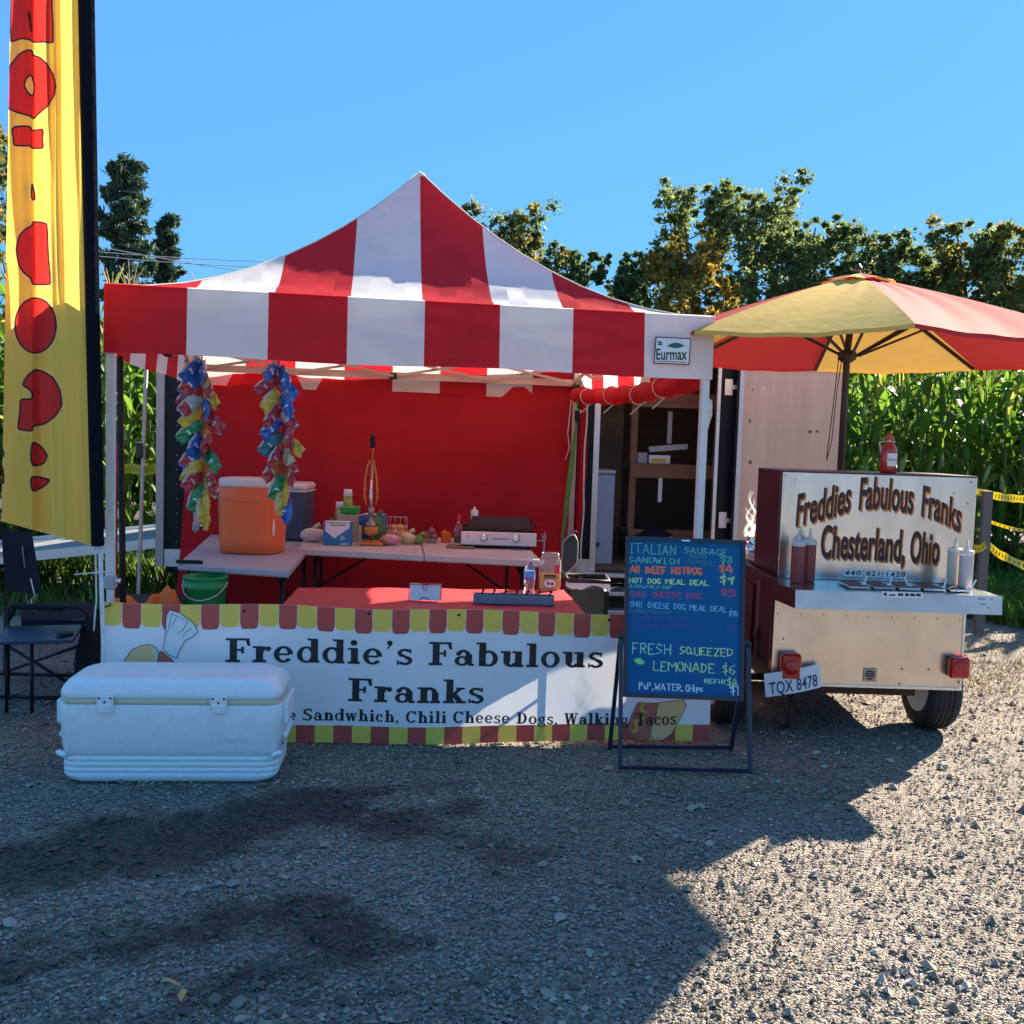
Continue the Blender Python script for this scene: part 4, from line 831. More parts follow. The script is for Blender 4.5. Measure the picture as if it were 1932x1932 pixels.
for y in (1082, 1292):
    b = MB(); b.tube([at_y(140 if y < 1200 else 145, y+2, FY-.02), at_y(172, y-1, FY-.03), at_y(203, y-3, FY-.0), at_y(212, y-2, FY+.05)], .0035, M_steel, 5); b.build('cable_tie', flag)

# ================================================================== VINYL BANNER
BA, BB = Vector((-1.955, 4.80, 0)), Vector((1.06, 5.20, 0)); BL = (BB-BA).length
BP = Plane(BA, BB-BA, (0, 0, 1)); bst = BP.st
banner = thing('vinyl_banner', 'long white vinyl banner with red and yellow awning border across the front of the stand', 'banner', tuple(BA))
def bwave(s, t): return .010*math.sin(s*4.3+1)*(1-t/.9)+.006*math.sin(s*9+t*5)+.014*math.sin(s*2.1+2)*(1-t/.72)
def topz(s): return .715-.045*s/BL-.006*math.sin(s*6)
def botz(s): return .012+.008*math.sin(s*3.0)
def bpt(s, t, z=0): return BP.at(s, t, z+bwave(s, t)+.02)
def bpl(s, v): return botz(s)+(topz(s)-botz(s))*v     # v 0..1 up the banner
MB().grid(lambda u, v: bpt(u*BL, bpl(u*BL, v)), 150, 24, M_vinylw).build('banner_sheet', banner)
# awning border: flaps with round corners along the top, plain blocks along the bottom
NB = 33; sw = BL/NB; sc_ = MB(); bo = MB(); lines = MB()
for k in range(NB):
    m_ = M_vinyly if k % 2 == 0 else M_vinylr; s0, s1 = k*sw, (k+1)*sw; hh = .118 if k % 2 else .112
    pts = []; n = 6
    def zt(s): return topz(s)-.0005
    cols_ = [0, .06, .15, .3, .5, .7, .85, .94, 1]
    def low(c):
        e = min(c, 1-c)/.2; return hh-(.028*(1-math.sqrt(max(0, 1-(1-min(1, e))**2))) if e < 1 else 0)
    vs = []; 
    for c in cols_:
        s = s0+(s1-s0)*(.03+c*.94 if k % 2 else c); 
        for q in range(4): vs.append(bpt(s, zt(s)-low(c)*q/3, .0012+(.0005 if k % 2 else 0)))
    fs = [(i*4+q, i*4+q+1, i*4+q+5, i*4+q+4) for i in range(len(cols_)-1) for q in range(3)]
    sc_.add(vs, fs, m_, True)
    if k % 2:
        for i in range(len(cols_)-1):
            a0_, a1_ = vs[i*4+3], vs[i*4+7]; dn = Vector((0, 0, -.0035)); nn = Vector(BP.n)*.0004; lines.add([a0_+nn, a1_+nn, a1_+dn+nn, a0_+dn+nn], [(0, 1, 2, 3)], mat('dark_red_outline', (.22, .02, .02), .5))
    if True:
        m2 = M_vinylr if (k % 2 == 0) else M_vinyly; vs = []
        for i in range(4):
            s = s0+(s1-s0)*i/3
            for q in range(3): vs.append(bpt(s, botz(s)+.088*q/2, .0012))
        bo.add(vs, [(i*3+q, i*3+q+1, i*3+q+4, i*3+q+3) for i in range(3) for q in range(2)], m2, True)
sc_.build('awning_border', banner); bo.build('bottom_border', banner); lines.build('border_outline', banner)
def txt(text, x0, y0, x1, y1, cap, m=M_inkblack, z=.0022, name='lettering', halo=None):
    a = bst(x0, y0); b_ = bst(x1, y1)
    W_ = b_[0]-a[0]; sl_ = (b_[1]-a[1])/W_; c0 = bst(x0, y0-cap)[1]-a[1]; tot = sum(serif_glyph(c)[1]+.05 for c in text)-.05; x_ = 0
    for wd in text.split(' '):
        ww = sum(serif_glyph(c)[1]+.05 for c in wd)-.05; k = MB()
        serif(k, wd, x_, 0, c0, lambda x, y, zz: bpt(a[0]+x, a[1]+y+sl_*x, z+zz), m, width=ww*W_/tot); k.build(name, banner); x_ += (ww+.05+.35)*W_/tot
txt("Freddie's Fabulous", 427, 1247, 1138, 1259, 45)
txt("Franks", 657, 1322, 914, 1326, 44)
MB_halo = MB(); a1 = bst(1193, 1366); a2 = bst(1272, 1361)
txt("Sausage Sandwhich, Chili Cheese Dogs, Walking", 430, 1357, 1184, 1366, 22.5)
txt("Tacos", 1196, 1366, 1271, 1362, 23, z=.0046)
# faceless hot dog in a bun and a cook's hat, plain stand-ins for the cartoon artwork
def shape(b, pts, m, z): 
    P = [bpt(*bst(*p), z) for p in pts]; b.add(P, [tuple(range(len(P)))], m)
def oline(b, pts, wd, m, z):
    Q = [Vector(bst(*p)) for p in pts]
    for i in range(len(Q)-1):
        a, c = Q[i], Q[i+1]; d = (c-a).normalized(); n = Vector((-d.y, d.x))*wd/2; a -= d*wd*.2; c += d*wd*.2
        b.add([bpt(q.x, q.y, z+(i % 4)*.0001) for q in (a-n, c-n, c+n, a+n)], [(0, 1, 2, 3)], m)
M_bun = mat('bun_print', (.95, .52, .22), .5); M_bunl = mat('bun_crumb_print', (.74, .62, .46), .5); M_sau = mat('sausage_print', (.58, .14, .09), .5); M_grey = mat('grey_print', (.25, .40, .45), .5); M_outl = mat('outline_print', (.05, .05, .08), .5); M_must = mat('mustard_print', (.80, .45, .05), .5)
b = MB()
bun = [(229, 1290)]+[(232, 1262), (240, 1240), (252, 1224), (268, 1216), (285, 1214), (296, 1220), (302, 1230), (300, 1244), (290, 1262), (276, 1290), (270, 1330), (236, 1330)]
shape(b, bun, M_bun, .0030); oline(b, bun+[bun[0]], .003, M_outl, .0042)
shape(b, [(290, 1218), (302, 1230), (300, 1244), (290, 1262), (276, 1290), (270, 1330), (262, 1330), (266, 1280), (280, 1256), (288, 1238)], M_bunl, .0036)
bun2 = [(342, 1258), (352, 1264), (356, 1278), (350, 1300), (340, 1330), (322, 1330), (330, 1290)]
shape(b, bun2, M_bun, .0030); oline(b, bun2+[bun2[0]], .003, M_outl, .0042)
saus = [(300, 1236), (306, 1226), (344, 1258), (344, 1272), (336, 1300), (326, 1330), (268, 1330), (276, 1290), (290, 1262)]
shape(b, saus, M_sau, .0033); oline(b, saus[:5], .003, M_outl, .0044)
hat = [(310, 1222), (314, 1200), (316, 1160), (322, 1149), (340, 1154), (366, 1172), (376, 1190), (368, 1196), (364, 1200), (352, 1206), (346, 1216), (340, 1226), (336, 1239), (322, 1234)]
shape(b, hat, M_inkwhite, .0050); oline(b, hat+[hat[0]], .003, M_outl, .0062)
for ln_ in (((327, 1156), (322, 1176), (318, 1192)), ((322, 1156), (336, 1160), (326, 1182)), ((340, 1162), (356, 1170), (348, 1186), (338, 1192)), ((364, 1182), (354, 1190), (346, 1200))): oline(b, ln_, .0025, M_outl, .0062)
b.build('hot_dog_print', banner)
b = MB()
bun = [(1238, 1322), (1285, 1316), (1290, 1326), (1278, 1352), (1262, 1380), (1246, 1392), (1230, 1394), (1224, 1384), (1226, 1366), (1234, 1345)]
saus = [(1200, 1322), (1244, 1322), (1234, 1345), (1224, 1370), (1222, 1392), (1208, 1396), (1190, 1390), (1180, 1378), (1186, 1356), (1192, 1340)]
shape(b, saus, M_sau, .0030); oline(b, saus[4:], .003, M_outl, .0040); shape(b, bun, M_bun, .0034); oline(b, bun+[bun[0]], .003, M_outl, .0044)
oline(b, [(1212, 1322), (1206, 1334), (1214, 1342), (1210, 1352), (1196, 1358), (1200, 1372), (1192, 1378)], .012, M_must, .0036)
shape(b, [(1186, 1254), (1181, 1262), (1180, 1282), (1184, 1290), (1190, 1290), (1190, 1254)], M_sau, .003)
b.build('hot_dog_print', banner)
for (x, y) in ((696, 1156), (865, 1159), (1147, 1168), (462, 1152), (688, 1411), (895, 1409), (1102, 1406)):
    s_, t_ = bst(x, y); b = MB(); b.add([bpt(s_+.008*math.cos(a*PI/4), t_+.008*math.sin(a*PI/4), .003) for a in range(8)], [tuple(range(8))], M_dark); b.build('grommet', banner)
b = MB(); p0 = bpt(.015, .69, .006); b.tube([p0, p0+Vector((.03, -.01, .01)), p0+Vector((.02, .02, .02)), p0+Vector((-.02, .03, .0)), p0+Vector((-.03, .06, .01))], .004, M_rust, 6); b.build('wire_tie', banner)

# ================================================================== TABLES
def quad_slab(b, P, th, m, bev=.006):
    """slab under four top corners given in order"""
    P = [Vector(p) for p in P]; c = sum(P, Vector())/4; ins = [p+(c-p).normalized()*bev*1.4 for p in P]; dz = lambda q, z: Vector((q.x, q.y, q.z-z))
    vs = ins+[dz(p, bev) for p in P]+[dz(p, th-bev) for p in P]+[dz(q, th) for q in ins]; fs = [(0, 1, 2, 3), (15, 14, 13, 12)]
    for r in range(3): fs += [(r*4+i, (r+1)*4+i, (r+1)*4+(i+1) % 4, r*4+(i+1) % 4) for i in range(4)]
    return b.add(vs, fs, m)
def legs_for(t, P, z, m, inset=.12):
    c = sum(P, Vector())/4
    for i in (0, 2):
        a, b_ = [P[j].lerp(c, .14) for j in ((0, 3) if i == 0 else (1, 2))]
        for q in (a, b_):
            k = MB(); k.tube([(q.x, q.y, z), (q.x, q.y, .015)], .0135, m, 8); k.build('leg', t)
        k = MB(); k.tube([(a.x, a.y, .12), (b_.x, b_.y, .12)], .011, m, 8); k.tube([(a.x, a.y, z-.06), (b_.x, b_.y, z-.06)], .011, m, 8)
        mm = (a+b_)/2; e = mm.lerp(c, .6); k.tube([(mm.x, mm.y, z-.30), (e.x, e.y, z-.02)], .009, m, 8); k.tube([(a.x, a.y, z-.30), (b_.x, b_.y, z-.30)], .009, m, 8); k.build('leg_brace', t)
# front serving table under a red cover, right behind the banner
z = .665
FT = [at_z(524, 1152, z), at_z(1106, 1160, z), at_z(1064, 1113, z), at_z(563, 1108, z)]
ft = thing('serving_table', 'front folding table under a red cover, its front edge against the banner', 'table', (FT[0].x, FT[0].y, 0))
b = MB(); quad_slab(b, [p-Vector((0, 0, .004)) for p in FT], .04, M_gravelgrey); b.build('tabletop', ft); legs_for(ft, FT, z-.04, M_black)
b = MB(); c = sum(FT, Vector())/4
def rc(u, v):
    p = FT[0].lerp(FT[1], u).lerp(FT[3].lerp(FT[2], u), v); return (p.x, p.y, z+.002*math.sin(u*31+v*4)+.0015*math.sin(v*17+u*9))
b.grid(rc, 30, 10, M_redcloth)
for (A, B_) in ((0, 1), (1, 2), (2, 3), (3, 0)):
    n = (FT[B_]-FT[A]).cross(Vector((0, 0, 1))).normalized()
    b.grid(lambda u, v: FT[A].lerp(FT[B_], u)+n*(.006*min(1, v*6)+.008*v*math.sin(u*30+A)**2)+Vector((0, 0, -.12*v*(1+.15*math.sin(u*9)))), 26, 4, M_redcloth)
o = b.build('table_cover', ft)
# left table (orange drink cooler on it)
z = .735
LT = [at_z(335, 1063, z), at_z(545, 1077, z), at_z(590, 1024, z), at_z(398, 1008, z)]
lt = thing('side_table', 'grey folding table standing at the left side of the tent', 'table', (LT[0].x, LT[0].y, 0))
b = MB(); quad_slab(b, LT, .045, M_gravelgrey, .010); b.build('tabletop', lt); legs_for(lt, LT, z-.045, M_black)
b = MB(); b.box(LT[0].lerp(LT[1], .1)+Vector((0, .02, .012)), (.16, .02, .02), M_black); b.build('clamp', lt)
# back table, folds in the middle
z = .76
KT = [at_z(563, 1034, z), at_z(1022, 1057, z), at_z(985, 1020, z), at_z(580, 1004, z)]
kt = thing('prep_table', 'long pale folding table in two halves along the red back wall', 'table', (KT[0].x, KT[0].y, 0))
M_tabtop = mat('pale_table_plastic', (.60, .55, .52), .5, noise=.1, nscale=12, bump=.1)
m0, m1 = KT[0].lerp(KT[1], .527), KT[3].lerp(KT[2], .527); g = (KT[1]-KT[0]).normalized()*.003
b = MB(); quad_slab(b, [KT[0], m0-g, m1-g, KT[3]], .05, M_tabtop, .008); b.build('tabletop', kt, label='left half of the folding table top')
b = MB(); quad_slab(b, [m0+g, KT[1], KT[2], m1+g], .05, M_tabtop, .008); b.build('tabletop', kt, label='right half of the folding table top')
legs_for(kt, KT, z-.05, M_black)
ZB, ZL, ZF = .761, .736, .6675
def onz(x, y, z): return at_z(x, y, z)
def sc_at(p): return (p-Vector((0, 0, EYE))).length/FPX        # metres per photo pixel at p

# ---- on the left table
def drink_cooler():
    p = onz(463, 1046, ZL); k = sc_at(p); R_ = 59*k; t = thing('drink_cooler', 'big orange drink cooler with an off-white lid on the grey side table', 'drink cooler', tuple(p)); H = .445
    q = p+Vector((0, R_*.85, 0))
    b = MB(); b.lathe(q, [(R_*.88, 0), (R_*.95, .012), (R_*.96, H*.2), (R_*1.0, H*.8), (R_*1.01, H*.97), (R_*.99, H)], M_orange, 40, sq=3.2); b.build('body', t)
    b = MB(); b.lathe(q+Vector((0, 0, H+.001)), [(R_*.97, 0), (R_*.99, .012), (R_*.98, .045), (R_*.93, .055), (R_*.5, .058)], mat('off_white_lid', (.70, .66, .62), .4), 40, sq=3.2); b.build('lid', t)
    b = MB()
    for sg in (-1, 1): b.tube([q+Vector((sg*R_*.55, -R_*.93, H*.83)), q+Vector((sg*R_*.3, -R_*.99, H*.80)), q+Vector((0, -R_*1.0, H*.795))], .008, M_orange, 6)
    b.build('grip_recess', t)
    b = MB(); b.tube([q+Vector((R_*.80, -R_*.70, H-.12-.02*j)) for j in range(11)], .012, M_inkwhite, 5); b.build('printed_label', t, label='narrow white printed strip down the right corner')
    return t
drink_cooler()
p = onz(536, 1022, ZL); t = thing('blue_cooler', 'slate blue cooler with a pale lid behind the orange drink cooler', 'cooler', tuple(p)); c = p+Vector((-.03, .22, 0))
b = MB(); b.box(c+Vector((0, 0, .19)), (.36, .36, .38), M_slate, bev=.02); b.build('body', t)
b = MB(); b.box(c+Vector((0, 0, .41)), (.37, .37, .055), mat('pale_pink_lid', (.72, .60, .58), .5), bev=.02); b.build('lid', t)
b = MB(); b.box(c+Vector((0, 0, .376)), (.366, .366, .01), M_steel, bev=.002); b.build('seal', t)

# ---- on the back table
def sugarbox(px_, py_, w, h, label, d=.12, rz=.1, dim=1.0):
    p = onz(px_, py_, ZB); t = thing('sugar_box', label, 'box', tuple(p), rz, local=True)
    Mb = mat('blue_carton', (.02, .20, .42), .5); Mw = M_paper
    b = MB(); b.box((0, d/2, h/2), (w, d, h), Mb, bev=.003); b.build('carton', t)
    b = MB(); b.add([(-w*.42, -.0015, h*.97), (w*.42, -.0015, h*.97), (w*.44, -.0015, h*.78), (-w*.10, -.0015, h*.30), (-w*.42, -.0015, h*.62)], [(4, 3, 2, 1, 0)], Mw); b.add([(-w*.45, d*.02, h+.001), (w*.45, d*.02, h+.001), (w*.45, d*.98, h+.001), (-w*.45, d*.98, h+.001)], [(0, 1, 2, 3)], Mw)
    b.build('white_panel', t)
    b = MB(); vs, fs = bfont('SUGAR', 1, .03); mx_ = max(v[0] for v in vs); put2d(b, (vs, fs), lambda x, y, z: (-w*.24+x/mx_*w*.52, -.003, h*.85+y*.016), M_inkblack)
    b.add([(w*.18, -.003, h*.20), (w*.30, -.003, h*.32), (w*.18, -.003, h*.46), (w*.06, -.003, h*.32)], [(0, 1, 2, 3)], mat('light_blue_print', (.25, .50, .70), .5))
    b.add([(w*.12, -.003, h*.04), (w*.4, -.003, h*.04), (w*.4, -.003, h*.09), (w*.12, -.003, h*.09)], [(0, 1, 2, 3)], Mw)
    b.build('print', t); return t
sugarbox(636, 1029, .20, .165, 'front sugar box, white panel on blue, near the left end of the back table')
sugarbox(700, 1018, .17, .19, 'rear sugar box, half hidden behind the lemon press', rz=-.15)
p = onz(655, 1024, ZB)+Vector((0, .12, 0))
b = MB(); b.box(p+Vector((0, 0, .10)), (.16, .12, .20), mat('tan_carton', (.55, .45, .30), .8), bev=.004); single(b, 'brown_carton', 'tan carton behind the front sugar box', 'box', tuple(p))
b = MB(); q = p+Vector((0, 0, .202)); b.box(q+Vector((0, 0, .030)), (.125, .10, .06), mat('green_tub', (.03, .40, .06), .5), bev=.01, taper=1.12); single(b, 'green_tub', 'small bright green tub on top of the tan carton', 'tub', tuple(q))
def cups(q, n, label):
    t = thing('cup_stack', label, 'cups', tuple(q)); Mc = mat('printed_cup', (.62, .55, .10), .5, col2=(.10, .22, .05), nscale=40)
    b = MB(); b.lathe(q, [(.040, 0), (.031, .10)], Mc, 18); b.build('cup', t); 
    b = MB(); b.lathe(q+Vector((0, 0, .101)), [(.0335, 0), (.030, .05), (.027, .052)], M_paper, 18); b.build('cup', t, label='white upper cups of the stack')
cups(at_y(656, 962, p.y+.02), 3, 'stack of upturned printed lemonade cups above the green tub'); 
cups(at_y(641, 985, p.y+.10), 3, 'second, lower stack of printed cups behind the first')
b = MB(); b.box(at_y(656, 963, p.y+.05)+Vector((0, 0, -.045)), (.14, .14, .09), mat('tan_carton', (0, 0, 0)), bev=.004); single(b, 'cup_carton', 'low carton holding up the cup stacks', 'box', tuple(at_y(656, 970, p.y+.05)))
M_mesh = mat('green_mesh_bag', (.05, .22, .10), .55, trans=.3, col2=(.20, .42, .16), nscale=35, bump=.6, bscale=90)
def bag(px_, py_, sx_, sy_, sz_, m, name, label, cat, seed, fruit=None):
    p = onz(px_, py_, ZB); t = thing(name, label, cat, tuple(p)); q = p+Vector((0, sy_, sz_*.93))
    b = MB(); b.blob(q, (sx_, sy_, sz_), m, seed, 12, .07); b.build('net', t)
    b = MB(); b.tube([q+Vector((0, 0, sz_*.9)), q+Vector((.02, 0, sz_*1.2)), q+Vector((.045, .01, sz_*1.4))], .012, m, 6, r2=.02); b.build('tied_neck', t); return t
bag(628, 1020, .075, .07, .085, M_mesh, 'mesh_bag', 'green mesh bag of limes left of the cup stack', 'bag', 3)
bag(706, 1022, .078, .07, .095, M_mesh, 'mesh_bag', 'green mesh bag of limes right of the lemon press base', 'bag', 4)
M_cloudbag = mat('clouded_plastic_bag', (.62, .50, .48), .35, glass=.3, col2=(.72, .66, .6), nscale=9)
bag(588, 1024, .095, .06, .055, mat('white_plastic_sack', (.62, .55, .52), .5), 'plastic_sack', 'pale sack lying behind the blue cooler at the left end of the back table', 'sack', 6)
bag(735, 1030, .085, .05, .045, mat('pink_bagged_onions', (.62, .18, .20), .35, coat=.6, col2=(.75, .45, .42), nscale=12), 'produce_bag', 'clear bag of pink onions in front of the wire basket', 'bag', 8)
bag(768, 1028, .065, .05, .045, mat('bagged_vegetables', (.55, .45, .12), .35, coat=.6, col2=(.70, .55, .42), nscale=12), 'produce_bag', 'clear bag of yellow-green vegetables right of the pink onions', 'bag', 9)
bag(789, 1028, .040, .035, .035, mat('green_pepper_bag', (.14, .26, .03), .35, coat=.6), 'produce_bag', 'small green bag left of the onion bowl', 'bag', 10)
# lemon press
p = onz(700, 1030, ZB)+Vector((0, .04, 0)); k = sc_at(p); t = thing('lemon_press', 'tall hand lemon press with orange arms and black handle on the back table', 'juice press', tuple(p))
M_or = mat('orange_enamel', (.62, .22, .03), .4); M_cast = mat('cast_metal', (.35, .30, .28), .35, metal=.9)
def up(px_, py_): return at_y(px_, py_, p.y)
b = MB(); b.box(p+Vector((0, .05, .012)), (.17, .2, .024), M_or, bev=.01); b.build('base', t)
b = MB(); b.tube([up(697, 1025)+Vector((0, .08, 0)), up(699, 870)+Vector((0, .08, 0))], .011, M_cast, 8); b.build('column', t)
b = MB(); b.lathe(up(700, 1001), [(.015, -.035), (.048, -.02), (.052, .0), (.050, .028), (.03, .03)], M_or, 20); b.build('juice_bowl', t)
b = MB(); b.lathe(up(700, 993), [(.045, 0), (.042, .02), (.015, .045), (.012, .08), (.022, .085), (.024, .13), (.014, .14)], M_cast, 20); b.build('press_cone', t)
b = MB(); b.tube([up(700, 955), up(700, 905)], .010, M_chrome, 8); b.box(up(700, 936), (.022, .022, .045), M_steel, bev=.003); b.build('rack_rod', t)
for sg in (-1, 1):
    b = MB(); b.tube([up(700+sg*9, 952), up(700+sg*12, 935), up(700+sg*11, 905), up(700+sg*7, 880), up(701+sg*3, 868)], .007, M_or, 6)
    b.tube([up(700+sg*15, 938), up(700+sg*9, 940)], .005, M_or, 6); b.tube([up(700+sg*15, 922), up(700+sg*9, 922)], .005, M_or, 6); b.build('side_arm', t)
b = MB(); b.tube([up(701, 880), up(704, 850), up(704, 838)], .006, M_or, 6); b.build('lever', t)
b = MB(); b.lathe(up(703, 843), [(.010, -.01), (.018, .0), (.020, .05), (.017, .08), (.006, .09)], M_black, 12); b.build('handle', t)
b = MB(); b.lathe(up(704, 993)+Vector((-.075, .1, 0)), [(.045, 0), (.045, .065), (.03, .07)], mat('blue_tin', (.03, .10, .25), .4), 20); b.build('tmp', None); bpy.data.objects['tmp'].name = 'round_tin'; o = bpy.data.objects['round_tin']; o['label'] = 'round dark blue tin behind the lemon press'; o['category'] = 'tin'
# wire basket of oranges
p = onz(746, 1017, ZB); t = thing('wire_basket', 'white wire basket of oranges behind the bagged onions', 'basket', tuple(p), local=False); w_, d_, h_ = .155, .13, .095
b = MB(); c = p+Vector((0, d_/2, 0))
for zz, k in ((.004, .92), (h_*.5, .97), (h_, 1.0)): b.tube([c+Vector((sx_*w_/2*k, sy_*d_/2*k, zz)) for sx_, sy_ in ((-1, -1), (1, -1), (1, 1), (-1, 1), (-1, -1))], .0028, M_steel, 5)
for i in range(7):
    x = -w_/2+w_*i/6
    for sy_ in (-1, 1): b.tube([c+Vector((x*.92, sy_*d_/2*.92, .004)), c+Vector((x, sy_*d_/2, h_))], .0018, M_steel, 4)
b.tube([c+Vector((-w_/2, d_/2, h_)), c+Vector((-w_/2, d_/2, h_+.065)), c+Vector((w_/2*.92, d_/2, h_+.065)), c+Vector((w_/2, d_/2, h_))], .0028, M_steel, 5)
for i in range(4): b.tube([c+Vector((-w_/2+w_*(i+.5)/4, d_/2, h_)), c+Vector((-w_/2+w_*(i+.5)/4, d_/2, h_+.065))], .0018, M_steel, 4)
b.build('wire_frame', t)
for i, (dx_, dy_, dz_) in enumerate(((-.045, -.02, .035), (.0, -.025, .034), (.047, -.018, .036), (-.025, .03, .036), (.03, .032, .036), (-.02, -.01, .078), (.028, .0, .080))):
    b = MB(); q = c+Vector((dx_, dy_, dz_)); b.ball(q, .032, mat('orange_peel', (.80, .33, .03), .5, bump=.2, bscale=300), 8)
    single(b, 'orange', 'orange in the white wire basket', 'orange', tuple(q), 'oranges piled in the wire basket')
p = onz(812, 1025, ZB); q = p+Vector((0, .05, 0)); b = MB(); b.lathe(q, [(.035, 0), (.06, .035), (.062, .036), (.056, .034), (.03, .006)], M_tabtop, 20); single(b, 'bowl', 'shallow pale bowl holding red onions', 'bowl', tuple(q))
for i, (dx_, dy_, dz_) in enumerate(((-.028, -.01, .045), (.022, -.012, .045), (.004, .0, .083))):
    b = MB(); c = q+Vector((dx_, dy_, dz_)); b.lathe(c, [(.004, -.028), (.022, -.022), (.031, -.004), (.028, .012), (.012, .026), (.003, .036)], mat('red_onion_skin', (.42, .12, .10), .35, noise=.3), 14)
    single(b, 'onion', ['left onion in the pale bowl', 'right onion in the pale bowl', 'top onion in the pale bowl'][i], 'onion', tuple(c), 'onions in the bowl')
p = onz(842, 1024, ZB); b = MB(); b.blob(p+Vector((0, .03, .04)), (.04, .03, .05), M_orcloth, 5, 10, .22); single(b, 'orange_rag', 'crumpled orange rag beside the spray bottle', 'cloth', tuple(p))
p = onz(864, 1024, ZB)+Vector((0, .03, 0)); t = thing('sauce_bottle', 'clear bottle of brown liquid with a red cap left of the griddle', 'bottle', tuple(p))
b = MB(); b.lathe(p, [(.03, 0), (.034, .01), (.034, .07), (.033, .10), (.014, .14), (.012, .165)], M_clear, 20); b.build('glass_body', t)
b = MB(); b.lathe(p+Vector((0, 0, .004)), [(.026, 0), (.030, .004), (.030, .05)], mat('brown_vinegar', (.22, .10, .03), .2), 20); b.build('liquid', t)
b = MB(); b.lathe(p+Vector((0, 0, .166)), [(.014, 0), (.014, .018), (.011, .02), (.010, .038), (.004, .05)], mat('red_cap', (.7, .03, .02), .4), 14); b.build('cap', t)
p = onz(893, 1018, ZB)+Vector((0, .10, 0)); t = thing('spray_bottle', 'black and white upright bottle behind the left end of the griddle', 'bottle', tuple(p))
b = MB(); b.lathe(p, [(.028, 0), (.03, .005), (.03, .14), (.026, .15)], M_black, 16); b.build('body', t); b = MB(); b.lathe(p+Vector((0, 0, .151)), [(.030, 0), (.030, .07), (.012, .08), (.005, .10)], M_paper, 16); b.build('white_top', t)
p = onz(868, 1035, ZB); b = MB(); b.box(p+Vector((0, .06, .008)), (.20, .14, .014), mat('olive_tray', (.22, .17, .05), .5), bev=.003); single(b, 'cutting_board', 'thin olive brown tray at the table seam, left of the griddle', 'tray', tuple(p))
# griddle
p = onz(940, 1036, ZB); pr = onz(1014, 1038, ZB); gw = .545; t = thing('griddle', 'two-burner tabletop gas griddle with stainless front and raised black hood', 'griddle', tuple(p))
c = p+Vector((.0, .0, 0))
b = MB(); b.box(c+Vector((0, .006, .073)), (gw, .012, .098), mat('griddle_front_steel', (.66, .60, .58), .35, metal=.8), bev=.004); b.build('control_panel', t)
b = MB(); b.box(c+Vector((-.01, .20, .075)), (gw-.01, .37, .092), M_black, bev=.006); b.build('burner_box', t)
b = MB(); b.box(c+Vector((-.01, .20, .134)), (gw-.03, .38, .02), M_black, bev=.004); b.build('griddle_plate', t)
b = MB(); 
b.add([c+Vector(v) for v in ((-gw/2+.05, .03, .146), (gw/2-.04, .03, .146), (gw/2-.055, .12, .225), (-gw/2+.075, .12, .225), (-gw/2+.05, .38, .146), (gw/2-.04, .38, .146))], [(0, 1, 2, 3), (3, 2, 5, 4), (0, 3, 4), (1, 5, 2)], M_black); b.build('hood', t)
b = MB(); b.tube([c+Vector(v) for v in ((gw/2-.10, .1, .19), (gw/2-.05, .12, .20), (gw/2-.01, .12, .17), (gw/2-.0, .12, .145))], .007, M_black, 6); b.tube([c+Vector(v) for v in ((-gw/2+.07, .10, .155), (-gw/2+.03, .1, .17), (-gw/2+.01, .1, .15))], .009, M_rust, 6); b.build('hood_handle', t)
for kx in (-.105, .125):
    q = c+Vector((kx, -.002, .078)); b = MB(); b.lathe(q, [(.030, 0), (.030, .008), (.024, .012), (.023, .028), (.018, .032)], M_chrome, 22, axis=rotx(PI/2)); b.build('knob', t)
for kx in (-gw/2+.06, gw/2-.05): b = MB(); b.lathe(c+Vector((kx, .05, 0)), [(.013, 0), (.013, .022)], M_black, 10); b.build('foot', t)
b = MB(); vs, fs = bfont('Blackstone', 1, .02); mx_ = max(v[0] for v in vs); put2d(b, (vs, fs), lambda x, y, z: c+Vector((-.04+x/mx_*.115, -.0015, .070+y*.016)), M_inkblack)
b.add([c+Vector((-.218+.010*math.cos(a*PI/6)*r, -.0015, .085+.010*math.sin(a*PI/6)*r)) for r in (1, .7) for a in range(12)], [(i, (i+1) % 12, 12+(i+1) % 12, 12+i) for i in range(12)], M_inkblack); b.build('nameplate', t)
b = MB(); b.tube([c+Vector(v) for v in ((gw/2, .1, .06), (gw/2+.05, .1, .06), (gw/2+.07, .1, .08), (gw/2+.06, .1, .12), (gw/2+.04, .1, .10), (gw/2+.06, .10, .07), (gw/2+.055, .10, -.15))], .007, M_gravelgrey, 7); b.build('gas_regulator', t)

# ---- on the red table
p = onz(801, 1134, ZF)+Vector((0, .0, 0)); k = sc_at(p); t = thing('napkin_holder', 'red wire holder full of white napkins on the red table', 'napkin holder', tuple(p)); w_ = 60*k; h_ = .087
rr = random.Random(4)
for i in range(5):
    b = MB(); ph = rr.uniform(0, 6)
    b.grid(lambda u, v: p+Vector(((u-.5)*w_*.96, .006+.028*i/4+.018*v+.003*math.sin(u*9+ph), .003+h_*(.93)*v+.004*math.sin(u*7+ph)*v)), 12, 6, M_paper)
    b.build('napkin', t)
b = MB(); b.tube([p+Vector(v) for v in ((-w_/2, 0, .002), (-w_/2, 0, h_), (w_/2, 0, h_+.003), (w_/2, 0, .002))], .0022, M_redwire, 6)
b.tube([p+Vector(v) for v in ((-w_/2, .06, .002), (-w_/2, .06, h_), (w_/2, .06, h_+.003), (w_/2, .06, .002))], .0022, M_redwire, 6)
